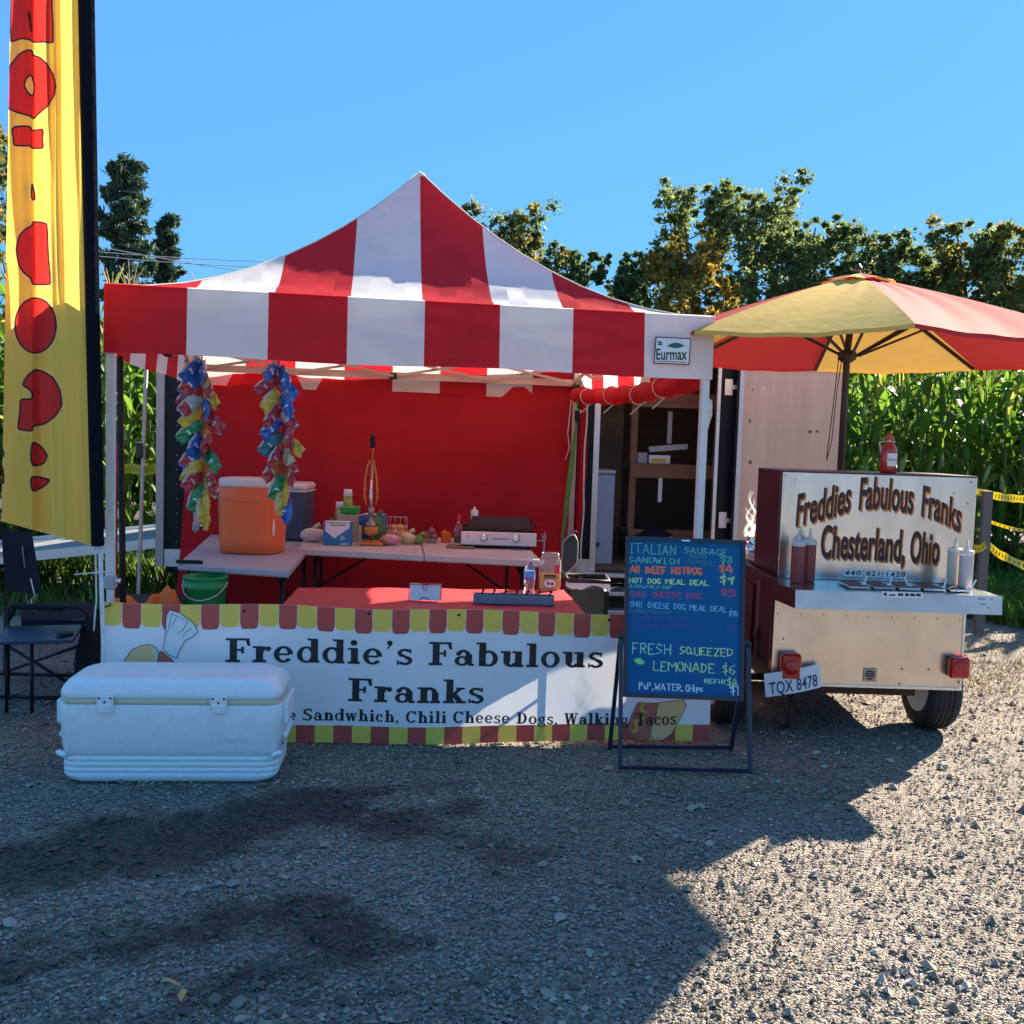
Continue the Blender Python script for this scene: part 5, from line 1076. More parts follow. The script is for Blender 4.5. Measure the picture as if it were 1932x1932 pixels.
b.tube([p+Vector((-.012, -.003, h_)), p+Vector((-.006, -.004, h_-.024)), p+Vector((0, -.004, h_-.030)), p+Vector((.006, -.004, h_-.024)), p+Vector((.012, -.003, h_))], .0022, M_redwire, 6)
b.tube([p+Vector((.026*math.cos(a*PI/8), -.003, .002+.018*math.sin(a*PI/8))) for a in range(9)], .0022, M_redwire, 6)
for i in range(12): b.tube([p+Vector((-w_/2+w_*i/11, 0, h_)), p+Vector((-w_/2+w_*i/11, .06, h_))], .0014, M_redwire, 4)
b.build('wire_frame', t)
p = onz(969, 1141, ZF); k = sc_at(p); w_ = 152*k; t = thing('condiment_rail', 'long grey metal rail with short upright pegs on the red table', 'rack', tuple(p), rad(1), local=True)
M_gm = mat('grey_hammered_metal', (.22, .24, .29), .5, metal=.3, noise=.2, nscale=30)
b = MB(); b.box((0, 0, .026), (w_, .006, .05), M_gm, bev=.002); b.box((0, .07, .026), (w_, .006, .05), M_gm, bev=.002); b.box((0, .035, .004), (w_-.004, .064, .004), M_gm); b.box((-w_/2+.003, .035, .026), (.006, .063, .048), M_gm); b.box((w_/2-.003, .035, .026), (.006, .063, .048), M_gm); b.build('trough', t)
for i in range(7):
    x = -w_/2+.035+i*(w_-.05)/6.3; b = MB(); b.tube([(x, .035, .02), (x+.010, .035, .055), (x+.016, .035, .066)], .004, M_black, 6); b.ball((x+.017, .035, .069), .008, M_black, 5); b.build('peg', t)
for i in range(6): b = MB(); b.box((-w_/2+.07+i*(w_-.05)/6.3, .035, .024), (.004, .062, .03), M_gm); b.build('divider', t)
# water bottle
p = onz(998, 1127, ZF)+Vector((0, .03, 0)); t = thing('water_bottle', 'clear water bottle with a blue label on the red table', 'bottle', tuple(p))
b = MB(); b.lathe(p, [(.026, 0), (.031, .008), (.031, .03), (.026, .052), (.031, .075), (.0315, .14), (.028, .16), (.013, .19), (.012, .20)], mat('pet_plastic', (.92, .93, .95), .08, glass=.9, spec=.6), 24); b.build('bottle_body', t)
b = MB(); b.lathe(p+Vector((0, 0, .098)), [(.0325, 0), (.0325, .046)], mat('blue_label', (.02, .16, .55), .35, col2=(.35, .60, .85), nscale=14), 24); b.build('label', t)
b = MB(); b.lathe(p+Vector((0, 0, .201)), [(.0145, 0), (.0145, .018), (.012, .02)], M_paper, 16); b.build('cap', t)
# big jar with yellow label
p = onz(1037, 1113, ZF)+Vector((0, .06, 0)); t = thing('plastic_jar', 'big square clear plastic jar with a yellow label on the red table', 'jar', tuple(p)); R_ = .066
b = MB(); b.lathe(p, [(R_*.9, 0), (R_, .01), (R_, .165), (R_*.85, .185), (R_*.78, .192), (R_*.78, .215), (R_*.74, .215), (R_*.76, .185), (R_*.94, .16), (R_*.94, .012)], mat('jar_plastic', (.95, .90, .90), .10, glass=.92), 32, sq=4.5); b.build('jar_body', t)
b = MB(); M_yl = mat('yellow_paper_label', (.72, .46, .06), .5)
b.box(p+Vector((0, -R_*1.02, .052)), (R_*1.7, .002, .095), M_yl); b.box(p+Vector((R_*.62, -R_*1.02, .12)), (R_*.4, .0015, .06), mat('red_label', (.6, .03, .03), .5))
q = p+Vector((0, -R_*1.02-.002, .04)); b.add([q+Vector((.042*math.cos(a*PI/8), 0, .03*math.sin(a*PI/8))) for a in range(16)], [tuple(range(16))], M_dark)
b.add([q+Vector((.038*math.cos(a*PI/8), -.0006, .027*math.sin(a*PI/8))) for a in range(16)], [tuple(range(16))], M_paper)
b.blob(q+Vector((-.012, -.001, 0)), (.010, .001, .012), mat('pickle_print', (.12, .22, .03), .6), 1, 6); b.blob(q+Vector((.012, -.001, -.002)), (.012, .001, .010), mat('pepper_print', (.30, .10, .03), .6), 2, 6)
b.box(q+Vector((0, -.0012, .046)), (R_*1.1, .0006, .010), M_dark); b.box(q+Vector((0, -.0012, .034)), (R_*1.35, .0006, .007), mat('green_ink', (.05, .2, .05), .6)); b.build('label', t)
b = MB(); b.box(at_y(1053, 1150-15, FT[1].y), (.004, .004, .03), M_rust); 

# ================================================================== CHIP BAGS on two hanging strips
M_bagm = {c: mat('foil_'+c, v, .28, coat=.5, noise=.12, nscale=14, bump=.5, bscale=45) for c, v in dict(yellow=(.72, .48, .05), blue=(.02, .13, .48), red=(.48, .03, .05), green=(.01, .26, .09), white=(.74, .76, .78), silver=(.50, .48, .46), orange=(.60, .13, .03), teal=(.04, .16, .20), tan=(.60, .42, .22)).items()}
SCH = {'yellow': ('yellow', 'tan', 'yellow'), 'blue': ('blue', 'white', 'blue'), 'red': ('red', 'silver', 'red'), 'green': ('green', 'white', 'green'), 'orange': ('orange', 'tan', 'red'), 'teal': ('teal', 'silver', 'teal'), 'silver': ('silver', 'white', 'red'), 'tan': ('tan', 'silver', 'red'), 'white': ('blue', 'white', 'red')}
bag_me = {}
def chipbag_mesh(sch):
    a, c, e = [M_bagm[k] for k in SCH[sch]]; b = MB(); W_, L_ = .037, .158; r = random.Random(sum(map(ord, sch)))
    for side in (-1, 1):
        def fn(u, v):
            pu = math.sin(PI*u)**.55; pv = math.sin(PI*min(1, max(0, (v-.07)/.86)))**.6
            x = (u-.5)*2*W_*(.66+.42*math.sin(PI*min(1, .10+v*.80))**.8); z = -v*L_; y = side*.017*pu*pv+side*.003*math.sin(u*21)*(1 if v < .08 or v > .92 else .3)*pu+.005*math.sin(v*13+u*7)+.003*math.sin(v*31-u*19)
            return (x, y, z)
        def mf(u, v):
            if v < .07 or v > .93: return M_bagm['silver'] if sch in ('silver', 'tan') else a
            if u < .07: return M_bagm['silver']
            if v > .60: return e
            if side < 0 and (u-.5)**2/.05+(v-.68)**2/.02 < 1: return c
            return a
        b.grid(fn, 10, 16, a, mf)
    o = b.build('x'); m = o.data; bpy.data.objects.remove(o); return m
for k in SCH: bag_me[k] = chipbag_mesh(k)
def tape(name, xs_, label, seqL, seqR, Yb):
    b = MB(); b.tube([at_y(x, y, Yb) for x, y in xs_], .004, M_blackp, 5); single(b, name, label, 'hanging strip', tuple(at_y(xs_[0][0], xs_[0][1], Yb)))
def ordn(i): return ['top', 'second from the top', 'third from the top', 'fourth from the top', 'fifth from the top', 'sixth from the top', 'seventh from the top', 'eighth from the top', 'ninth from the top', 'tenth from the top', 'eleventh from the top', 'twelfth from the top', 'thirteenth from the top'][i]
def garland(cx0, y0, cx1, y1, seqL, seqR, Yb, which, group):
    r = random.Random(int(cx0))
    tape('bag_strip', [(cx0, y0-40), (cx0, y0), ((cx0+cx1)/2+1, (y0+y1)/2), (cx1, y1)], 'thin dark strip that carries the '+which+' bunch of chip bags', 0, 0, Yb)
    for sd, seq in ((-1, seqL), (1, seqR)):
        n = len(seq)
        for i, c in enumerate(seq):
            k = i/(n-1); x = cx0+(cx1-cx0)*k+sd*3; y = y0+(y1-y0)*k-4+(8 if sd > 0 else 0)
            o = bpy.data.objects.new('chip_bag', bag_me[c]); COL.objects.link(o); p = at_y(x, y, Yb-.012+.012*(i % 2)*0-.0); o.location = p
            a = rad(r.uniform(38, 56))*(1 if i < n-2 else .45 if i < n-1 else .12)
            o.rotation_euler = (rad(r.uniform(-14, 4)), -sd*a, rad(sd*r.uniform(-62, -22))); s = r.uniform(.88, 1.02); o.scale = (s, s*r.uniform(.8, 1.2), s)
            o['label'] = f"{c} chip bag, {ordn(i)} on the {'left' if sd < 0 else 'right'} side of the {which} hanging bunch"; o['category'] = 'chip bag'; o['group'] = group
garland(381, 682, 384, 938, ['blue', 'white', 'red', 'silver', 'yellow', 'green', 'blue', 'white', 'yellow', 'red', 'green', 'yellow'], ['blue', 'tan', 'yellow', 'blue', 'red', 'orange', 'red', 'green', 'orange', 'tan', 'yellow', 'yellow'], 5.2, 'left', 'chip bags hanging in the left bunch')
garland(526, 690, 537, 925, ['blue', 'red', 'yellow', 'red', 'blue', 'teal', 'red', 'orange', 'green', 'yellow'], ['blue', 'blue', 'blue', 'silver', 'red', 'yellow', 'tan', 'orange', 'yellow', 'blue'], 5.2, 'right', 'chip bags hanging in the right bunch')

# ================================================================== UNDER AND BESIDE THE TENT
p = at_z(388, 1200, 0); p = Vector((p.x, 5.95, 0)); p.x = at_y(388, 1110, 5.95).x; t = thing('bucket', 'green plastic bucket under the grey side table', 'bucket', tuple(p))
zt = at_y(388, 1086, 5.95).z; R_ = .125
b = MB(); b.lathe(p, [(R_*.78, .30), (R_*.80, .31), (R_*.97, zt-.07), (R_*1.03, zt-.068), (R_*1.03, zt-.05), (R_, zt-.048), (R_, zt-.012), (R_*1.05, zt-.01), (R_*1.05, zt), (R_*.95, zt), (R_*.76, .33)], M_green, 28); b.build('pail', t)
b = MB(); b.lathe(p, [(.14, 0), (.14, .296)], M_dark, 16); single(b, 'black_tub', 'black upturned tub the green bucket stands on', 'tub', tuple(p))
b = MB(); b.tube([p+Vector((math.cos(a*.35)*R_*1.06, -math.sin(a*.35)*R_*1.06, zt-.03-.10*math.sin(a*.35))) for a in range(10)], .003, M_steel, 5); b.build('bail_handle', t)
q = Vector((at_y(270, 1110, 5.9).x, 6.1, 0)); b = MB(); b.box(q+Vector((.05, .0, .25)), (.66, .5, .5), M_dark, bev=.02); single(b, 'black_crate', 'large black crate at the back left of the tent, draped with orange cloth', 'crate', tuple(q))
b = MB(); cx = at_y(270, 1120, 5.86)
def oc(u, v):
    x = at_y(213+135*u, 1120, 5.84).x; th = v*PI; hh = .045+.02*math.sin(u*11)+.055*max(0, math.sin((u-.45)*6))*(u > .45)*(u < .98)
    return (x, 5.84-.07*math.cos(th)*(1+.3*math.sin(u*17))+.01*math.sin(u*29), .50+hh*math.sin(th)*(1+.2*math.sin(u*23+v*5))+.0*v-.05*(1-math.sin(th))*(.5+.5*math.sin(u*9)))
b.grid(oc, 60, 16, M_orcloth); b.blob((at_y(328, 1100, 5.84).x, 5.80, .56), (.045, .04, .05), M_orcloth, 3, 10, .2); o = single(b, 'orange_towel', 'orange towel heaped on the black crate at the left', 'towel', tuple(cx))
# trash can with lid up
p = at_z(1105, 1200, 0); Yb = 6.2; p = Vector((at_y(1108, 1130, Yb).x, Yb, 0)); t = thing('trash_can', 'dark green trash can with raised lid and white liner right of the red table', 'trash can', tuple(p)); zt = at_y(1108, 1092, Yb).z
M_can = mat('dark_green_plastic', (.018, .035, .030), .45, bump=.05)
b = MB(); b.box(p+Vector((0, .12, zt/2-.02)), (.25, .27, zt-.04), M_can, bev=.03, taper=1.08); b.build('bin_body', t)
b = MB(); R2 = p+Vector((0, .12, zt-.012)); b.tube([R2+Vector(v) for v in ((-.13, -.14, 0), (.13, -.14, 0), (.13, .14, 0), (-.13, .14, 0), (-.13, -.14, 0))], .014, M_blackp, 8); b.build('rim', t)
b = MB(); b.grid(lambda u, v: p+Vector(((u-.5)*.275, -.022-.004*math.sin(u*20)*v, zt-.015-(.03+.02*math.sin(u*7)+.02*u)*v)), 16, 3, M_paper); b.grid(lambda u, v: p+Vector(((u-.5)*.22, .02+v*.20, zt-.03-.04*math.sin(PI*v))), 8, 8, M_gravelgrey); b.build('liner', t)
b = MB(); lp = [at_y(x, y, Yb+.05+.0*i) for i, (x, y) in enumerate(((1059, 1075), (1062, 1024), (1072, 1012), (1084, 1009), (1090, 1022), (1089, 1060), (1078, 1074), (1066, 1082)))]
b.add(lp+[q+Vector((0, .02, 0)) for q in lp], [tuple(range(8)), tuple(range(15, 7, -1))]+[(i, (i+1) % 8, 8+(i+1) % 8, 8+i) for i in range(8)], M_can); b.build('lid', t)
b = MB(); b.tube([q+Vector((0, -.004, 0)) for q in lp]+[lp[0]+Vector((0, -.004, 0))], .005, mat('lid_edge_grey', (.3, .32, .32), .5), 5); b.build('lid_rim', t)
# poles at the left
b = MB(); q0 = at_y(226, 672, 5.35); q1 = Vector((at_y(236, 1130, 5.35).x, 5.35, 0)); b.tube([q1, q0], .017, M_black, 10); single(b, 'black_pole', 'straight black pole just right of the left front tent leg', 'pole', tuple(q1))
b = MB(); q0 = at_y(276, 690, 7.9); q1 = Vector((at_y(260, 1020, 7.9).x, 7.9, 0)); b.tube([q1, q0], .012, M_beige, 8, sq=True); b.box(at_y(263, 850, 7.87), (.05, .03, .12), M_blackp, bev=.01); single(b, 'thin_pole', 'thin pale pole with a black clamp left of the trailer corner', 'pole', tuple(q1))
b = MB(); q1 = Vector((at_y(216, 1130, 7.2).x, 7.2, 0)); b.box(q1+Vector((0, 0, .72)), (.03, .03, 1.44), mat('red_post_paint', (.25, .02, .02), .6)); single(b, 'red_post', 'thin red post between the tent leg and the black pole', 'post', tuple(q1))
M_tape = mat('caution_tape', (.80, .58, .02), .4, trans=.3)
def caution(pts, Y, label, seed=0, wd=.05):
    b = MB(); P = [at_y(x, y, Yy) for x, y, Yy in pts]; r = random.Random(seed); n = 60; tot = []
    for i in range(n+1):
        u = i/n*(len(P)-1); k = min(int(u), len(P)-2); q = P[k].lerp(P[k+1], u-k); q.z -= .02*math.sin(PI*(u-k)); tw = .5*math.sin(i*.25+seed); tot += [q+Vector((0, math.sin(tw)*wd/2, math.cos(tw)*wd/2)), q-Vector((0, math.sin(tw)*wd/2, math.cos(tw)*wd/2))]
    b.add(tot, [(2*i, 2*i+2, 2*i+3, 2*i+1) for i in range(n)], M_tape, True); o = single(b, 'caution_tape', label, 'tape', tuple(P[0]))
    k = MB()
    for i in range(2, n-2, 3):
        a, c, d_, e = tot[2*i], tot[2*i+2], tot[2*i+3], tot[2*i+1]; f = lambda s, t_: a.lerp(c, s).lerp(e.lerp(d_, s), t_)+Vector((0, -.002, 0))
        k.add([f(.1, .25), f(.8, .25), f(.8, .75), f(.1, .75)], [(0, 1, 2, 3)], M_inkblack); k.add([tuple(Vector(x)+Vector((0, .004, 0))) for x in (f(.1, .25), f(.8, .25), f(.8, .75), f(.1, .75))], [(0, 1, 2, 3)], M_inkblack)
    ch = k.build('black_marks', None, origin=tuple(P[0])); ch.location = (0, 0, 0); ch.parent = o
caution([(1845, 928, 8.6), (1960, 942, 8.9)], 8, 'upper strand of yellow caution tape at the right edge, level with the cart sign', 1, .07)
caution([(1845, 1000, 8.6), (1870, 985, 8.6), (1960, 1003, 8.9)], 8, 'thin middle strand of yellow caution tape at the right edge', 2, .03)
caution([(1838, 1036, 8.2), (1862, 1024, 8.6), (1900, 1052, 8.7), (1960, 1072, 8.9)], 8, 'lowest twisted strand of yellow caution tape behind the cart', 3, .075)
caution([(1738, 905, 10.6), (1800, 915, 10.6), (1845, 928, 8.6)], 8, 'yellow caution tape running behind the cart sign towards the corn', 4, .05)
caution([(198, 872, 9.6), (250, 884, 9.6), (300, 882, 9.6)], 8, 'yellow caution tape strung in front of the corn on the left', 5, .10)
b = MB(); q1 = Vector((at_y(1853, 1080, 8.6).x, 8.6, 0)); b.box(q1+Vector((0, 0, .62)), (.08, .06, 1.24), mat('grey_post_wood', (.14, .13, .12), .8), bev=.005); single(b, 'grey_post', 'short grey post holding caution tape right of the cart', 'post', tuple(q1))
# ---------------------------------------------------------------- camp chair with side table
CY = 5.85; cc = Vector((at_y(85, 1200, CY).x, CY, 0)); t = thing('camp_chair', 'black folding camp chair with a side table standing under the flag', 'chair', tuple(cc))
def C_(x, y, Y=CY): return at_y(x, y, Y)
def G(x, Y, z=.0): return Vector((C_(x, 1200, Y).x, Y, z))
b = MB(); b.grid(lambda u, v: C_(2+8*v+(58-2*v+14*v)*u*1.0, 998+6*u+118*v, 6.15-.25*v+.03*math.sin(PI*u)), 8, 10, M_blackf); b.build('backrest', t)
b = MB(); b.grid(lambda u, v: C_(34+26*v-20*v+(145)*u, 1136+34*v+4*math.sin(u*5)*v, 6.05-.42*v), 10, 6, M_blackf); b.grid(lambda u, v: C_(40+135*u, 1170+14*v, 5.63), 8, 2, M_blackf); b.build('seat', t)
M_piping = mat('grey_piping', (.22, .20, .18), .6)
b = MB(); b.tube([C_(0, 1050, 6.13), C_(20, 1040, 6.13), C_(40, 1030, 6.13)], .005, M_piping, 5); b.tube([C_(42, 1030, 6.10), C_(48, 1080, 6.02), C_(50, 1130, 5.95), C_(70, 1178, 5.85)], .004, M_piping, 5); b.tube([C_(58, 1092, 5.95), C_(66, 1125, 5.9), C_(58, 1132, 5.9), C_(72, 1172, 5.85)], .004, M_cotton, 5); b.build('piping', t)
for (Yf, dx) in ((5.62, 0), (6.1, -4)):
    b = MB(); b.tube([C_(16+dx, 1170, Yf), C_(30+dx, 1146, Yf), C_(120+dx, 1143, Yf), C_(150+dx, 1146, Yf), C_(168+dx, 1162, Yf), C_(172+dx, 1200, Yf)], .012, M_black, 8); b.box(C_(72+dx, 1145, Yf), (.30, .05, .03), M_blackf, bev=.01); b.build('armrest', t)
for (x, Yf, zt) in ((14, 5.62, .52), (172, 5.62, .50), (10, 6.1, .52), (170, 6.1, .50)):
    b = MB(); b.tube([G(x, Yf, .02), G(x+1, Yf, zt)], .012, M_black, 8); b.build('leg', t)
b = MB(); b.tube([G(14, 5.62, .30), G(172, 5.62, .02)], .009, M_black, 8); b.tube([G(172, 5.62, .34), G(10, 6.1, .03)], .009, M_black, 8); b.build('cross_brace', t)
b = MB(); b.tube([G(-10, 5.60, .014), G(180, 5.60, .014)], .012, M_black, 8); b.tube([G(-10, 6.12, .014), G(180, 6.12, .014)], .012, M_black, 8); b.build('foot_bar', t)
b = MB(); quad_slab(b, [C_(-12, 1212, 5.22), C_(138, 1207, 5.22), C_(158, 1178, 5.55), C_(12, 1181, 5.55)], .018, mat('dark_blue_tabletop', (.012, .03, .07), .35), .004); b.build('side_tabletop', t)
b = MB(); b.lathe(C_(122, 1196, 5.32), [(.045, .002), (.045, .006)], M_dark, 20); b.build('cup_ring', t)
for x in (12, 60): b = MB(); pp = C_(x, 1212, 5.30); b.tube([pp-Vector((0, 0, .01)), Vector((pp.x, pp.y, .01))], .010, M_black, 8); b.build('side_table_leg', t)
b = MB(); q = G(165, 5.5); b.blob(q+Vector((0, .05, .22)), (.10, .09, .23), M_blackf, 4, 12, .08); b.tube([q+Vector((-.05, 0, .42)), q+Vector((0, .02, .52)), q+Vector((.05, 0, .42))], .006, M_black, 6); single(b, 'black_bag', 'slumped black bag between the camp chair and the left tent leg', 'bag', tuple(q))
# ---------------------------------------------------------------- white cooler in front
cA, cB = at_z(112, 1479, 0), at_z(520, 1479, 0); ca = math.atan2(cB.y-cA.y, cB.x-cA.x); L_ = (cB-cA).length
t = thing('ice_chest', 'large white ice chest with two latches on the gravel in front of the banner', 'cooler', tuple((cA+cB)/2), ca, local=True)
def rrect(w, d, r, n=6): 
    P = []
    for cx_, cy_, a0 in ((w-r, d-r, 0), (-w+r, d-r, 90), (-w+r, -d+r, 180), (w-r, -d+r, 270)):
        for i in range(n+1): a = rad(a0+90*i/n); P.append((cx_+r*math.cos(a), cy_+r*math.sin(a)))
    return P
def loft(b, secs, m, smooth=True, cy=.0):
    n = len(secs[0][1]); vs = []; 
    for z, P in secs: vs += [(x, y+cy, z) for x, y in P]
    fs = [tuple(range(n))[::-1], tuple(range((len(secs)-1)*n, len(secs)*n))]
    for j in range(len(secs)-1): fs += [(j*n+i, j*n+(i+1) % n, (j+1)*n+(i+1) % n, (j+1)*n+i) for i in range(n)]
    o = len(b.f); b.add(vs, fs, m, smooth); b.smooth[o] = b.smooth[o+1] = False
hw, hd = L_/2*1.02, .195; cy_ = hd+.01
b = MB(); S = []
zz = [(0, .90, .05), (.008, .945, .05), (.02, .97, .05)]
for z, k, r in zz: S.append((z, rrect(hw*k, hd*k, r+.02)))
zr = .035
for i in range(4):
    z = .036+i*.025; S += [(z, rrect(hw*.985, hd*.985, .06)), (z+.004, rrect(hw*.975, hd*.965, .06)), (z+.009, rrect(hw*.975, hd*.965, .06)), (z+.013, rrect(hw*.988, hd*.985, .06))]
S += [(.15, rrect(hw*.992, hd*.99, .06)), (.158, rrect(hw*1.0, hd*1.0, .06)), (.34, rrect(hw*1.02, hd*1.02, .06)), (.348, rrect(hw*1.015, hd*1.01, .06))]
loft(b, S, M_cooler, cy=cy_); b.build('body', t)
b = MB(); loft(b, [(.349, rrect(hw*.985, hd*.985, .055)), (.374, rrect(hw*.985, hd*.985, .055))], M_cream, cy=cy_); b.build('seal', t)
b = MB(); loft(b, [(.375, rrect(hw*1.0, hd*1.0, .06)), (.379, rrect(hw*1.01, hd*1.01, .06)), (.40, rrect(hw*1.008, hd*1.008, .06)), (.42, rrect(hw*.995, hd*.985, .07)), (.440, rrect(hw*.965, hd*.95, .09)), (.454, rrect(hw*.91, hd*.86, .10)), (.459, rrect(hw*.86, hd*.78, .10)), (.457, rrect(hw*.84, hd*.74, .10)), (.459, rrect(hw*.5, hd*.5, .08))], M_cooler, cy=cy_); b.build('lid', t)
for x in (at_y(195, 1330, cA.y).x, at_y(416, 1330, cB.y).x):
    lx = (x-(cA.x+cB.x)/2); yy = -hd*1.02+cy_
    b = MB(); b.box((lx, yy-.010, .355), (.070, .010, .075), M_cooler, bev=.004); b.box((lx, yy-.014, .335), (.058, .012, .04), M_cooler, bev=.004); lo = b.build('latch', t)
    for dx_, dz_ in ((-.024, .382), (.024, .382), (0, .364)):
        b = MB(); b.lathe((lx+dx_, yy-.0155, dz_), [(.005, 0), (.005, .002), (.002, .003)], M_rust, 8, axis=rotx(PI/2)); b.build('rivet', lo)
for sg in (-1, 1):
    b = MB(); b.box((sg*(hw*1.02+.008), cy_, .30), (.024, .26, .11), M_cooler, bev=.008); b.box((sg*(hw*1.0+.012), cy_, .19), (.03, .22, .035), M_cooler, bev=.01); b.box((sg*(hw*.99-.006), .02, .128), (.05, .03, .026), M_cooler, roty(sg*-.4), bev=.01); b.build('handle', t)
b = MB(); b.tube([(hw*1.0+.01, .05, .17), (hw*1.0+.016, .05, .17)], .006, M_dark, 6); b.build('drain_hole', t)
b = MB(); vs, fs = bfont('SEQUOIA', .030, .0); yy = -hd*1.0+cy_-.001
mx_ = max(v[0] for v in vs); put2d(b, (vs, fs), lambda x, y, z: (hw*.44+x/mx_*.13, -hd*1.008+cy_-.0015, .183+y*.8), mat('embossed_shade', (.66, .67, .69), .4)); b.build('flat_shaded_name', t)  # flat lettering; the grey puts the shade of raised letters into the colour
# a fallen leaf
q = at_z(345, 1862, .016); b = MB()
for a0, L in ((2.7, .085), (-1.3, .09)): 
    d = Vector((math.cos(a0), math.sin(a0), 0)); n = Vector((-d.y, d.x, 0)); b.add([q, q+d*L*.5+n*.014+Vector((0, 0, .012)), q+d*L+Vector((0, 0, .008)), q+d*L*.5-n*.012+Vector((0, 0, .002))], [(0, 1, 2, 3)], mat('dry_leaf', (.75, .42, .14), .7, trans=.2))
single(b, 'dry_leaf', 'curled dry brown leaf on the gravel at the lower left', 'leaf', tuple(q))
for i, (x, y) in enumerate(((762, 1944-5), (352, 1642), (1010, 1830), (668, 1845))):
    pass
# wires behind
b = MB()
for y0, y1 in ((458, 492), (472, 484), (480, 494)): b.tube([at_y(150+i*22, y0+(y1-y0)*i/9+3*math.sin(PI*i/16), 30) for i in range(17)], .012, M_gravelgrey, 4)
single(b, 'power_lines', 'thin power lines crossing in front of the pines', 'cables', tuple(at_y(150, 460, 30)))

# ================================================================== CHALKBOARD EASEL
fL, fR = at_z(1170, 1452, 0.012), at_z(1416, 1460, 0.012); rL, rR_ = at_z(1150, 1413, 0.012), at_z(1379, 1415, 0.012)
t = thing('menu_board', 'black-framed blue chalkboard menu on a folding A-frame in front of the banner', 'menu board', tuple((fL+fR)/2-Vector((0, 0, .012))))
YB = fL.y+.10; tl, trr, bl, br = at_y(1182, 1011, YB+.06), at_y(1404, 1021, YB+.06), at_y(1175, 1314, YB-.02), at_y(1402, 1321, YB-.02)
ex_ = ((trr-tl)+(br-bl)).normalized(); upv = ((tl-bl)+(trr-br)).normalized(); PB = Plane(bl, ex_, upv); W_ = (br-bl).length; H_ = (tl-bl).length
pb = PB.px(.0)
b = MB(); M_bf = mat('blue_black_frame', (.008, .020, .045), .35)
fw = .018
def pbx(s0, s1, t0, t1, z0, z1, m, mb_): 
    vs = [PB.at(s, t_, z) for z in (z0, z1) for t_ in (t0, t1) for s in (s0, s1)]; mb_.add(vs, [(0, 2, 3, 1), (4, 5, 7, 6), (0, 1, 5, 4), (2, 6, 7, 3), (1, 3, 7, 5), (0, 4, 6, 2)], m); return mb_
for a in ((0, W_, 0, fw), (0, W_, H_-fw, H_)): pbx(a[0], a[1], a[2], a[3], -.004, .014, M_bf, b)
for a in ((0, fw), (W_-fw, W_)): pbx(a[0], a[1], fw+.0005, H_-fw-.0005, -.004, .014, M_bf, b)
b.build('board_frame', t)
b = pbx(fw, W_-fw, fw, H_-fw, -.002, .004, mat('blue_chalkboard', (.008, .12, .30), .7, spec=.15, noise=.15, nscale=3), MB()); b.build('board_panel', t)
b = MB(); b.add([PB.at(W_*.5+a*.02, H_-.012+c*.003, .015) for a, c in ((-1, -1), (1, -1), (1, 1), (-1, 1))], [(0, 1, 2, 3)], M_chrome); b.build('frame_tab', t)
ch = {k: mat('chalk_'+k, v, .8) for k, v in dict(teal=(.12, .48, .34), orange=(.85, .20, .10), green=(.30, .75, .25), red=(.42, .08, .18), cyan=(.25, .62, .80), purple=(.07, .07, .36), lime=(.55, .80, .30), white=(.78, .84, .86), dim=(.06, .22, .24), mint=(.35, .78, .55)).items()}
def chalk(text, x0, ybase, x1, cap, col, wd=.0045, seed=1, drop=0.0):
    a = PB.st(x0, ybase); c = PB.st(x1, ybase); h = PB.st(x0, ybase-cap)[1]-a[1]
    tmp = MB(); e = hand(tmp, text, 0, 0, h, lambda x, y, z: Vector((x, y, z)), ch[col], wd, seed=seed); sl_ = (PB.st(x1, ybase+drop)[1]-a[1])/max(1e-4, c[0]-a[0]); kx = (c[0]-a[0])/e
    b = MB(); b.add([PB.at(a[0]+v[0]*kx, a[1]+v[1]+v[0]*kx*sl_, .0046+v[2]) for v in tmp.v], tmp.f, ch[col]); b.build('chalk_lettering', t)
chalk('ITALIAN', 1193, 1043, 1282, 18, 'teal', .005, 1, 3); chalk('SAUSAGE', 1296, 1042, 1378, 11, 'teal', .004, 2, 3)
chalk('SANDWICH', 1191, 1061, 1288, 11, 'teal', .004, 3, 2); chalk('PEPPERS', 1302, 1062, 1348, 8, 'dim', .003, 4, 2); chalk('ONIONS', 1304, 1050, 1340, 6, 'dim', .0025, 44, 2); chalk('$8', 1363, 1058, 1390, 13, 'teal', .004, 5, 2)
chalk('All BEEF HOTDOG', 1193, 1080, 1330, 12, 'orange', .008, 6, 1); chalk('$4', 1362, 1076, 1390, 15, 'orange', .008, 7, 2)
chalk('HOT DOG MEAL DEAL', 1191, 1099, 1342, 9, 'lime', .0045, 8, 3); chalk('$9', 1362, 1097, 1392, 15, 'lime', .005, 9, 2); chalk('2-DOG,POP,1-CHiP', 1191, 1108, 1272, 5.5, 'teal', .003, 10, 2)
chalk('CHili CHEESE DOG', 1190, 1125, 1328, 10, 'red', .0045, 11, 2); chalk('$5', 1364, 1120, 1392, 12, 'red', .006, 12, 2)
chalk('CHili CHEESE DOG MEAL DEAL', 1190, 1144, 1376, 10, 'cyan', .0035, 13, 8); chalk('$10', 1378, 1158, 1396, 10, 'cyan', .0035, 14, 2); chalk('2-DOGS,POP,1-CHiP', 1190, 1155, 1272, 5.5, 'dim', .003, 15, 2)
chalk('WALKiNG TACO', 1195, 1170, 1302, 9, 'purple', .004, 16, 2); chalk('LETTUCE,CHEESE,SALSA', 1195, 1183, 1330, 6, 'purple', .003, 17, 2); chalk('$6', 1374, 1187, 1392, 10, 'purple', .004, 18, 1)
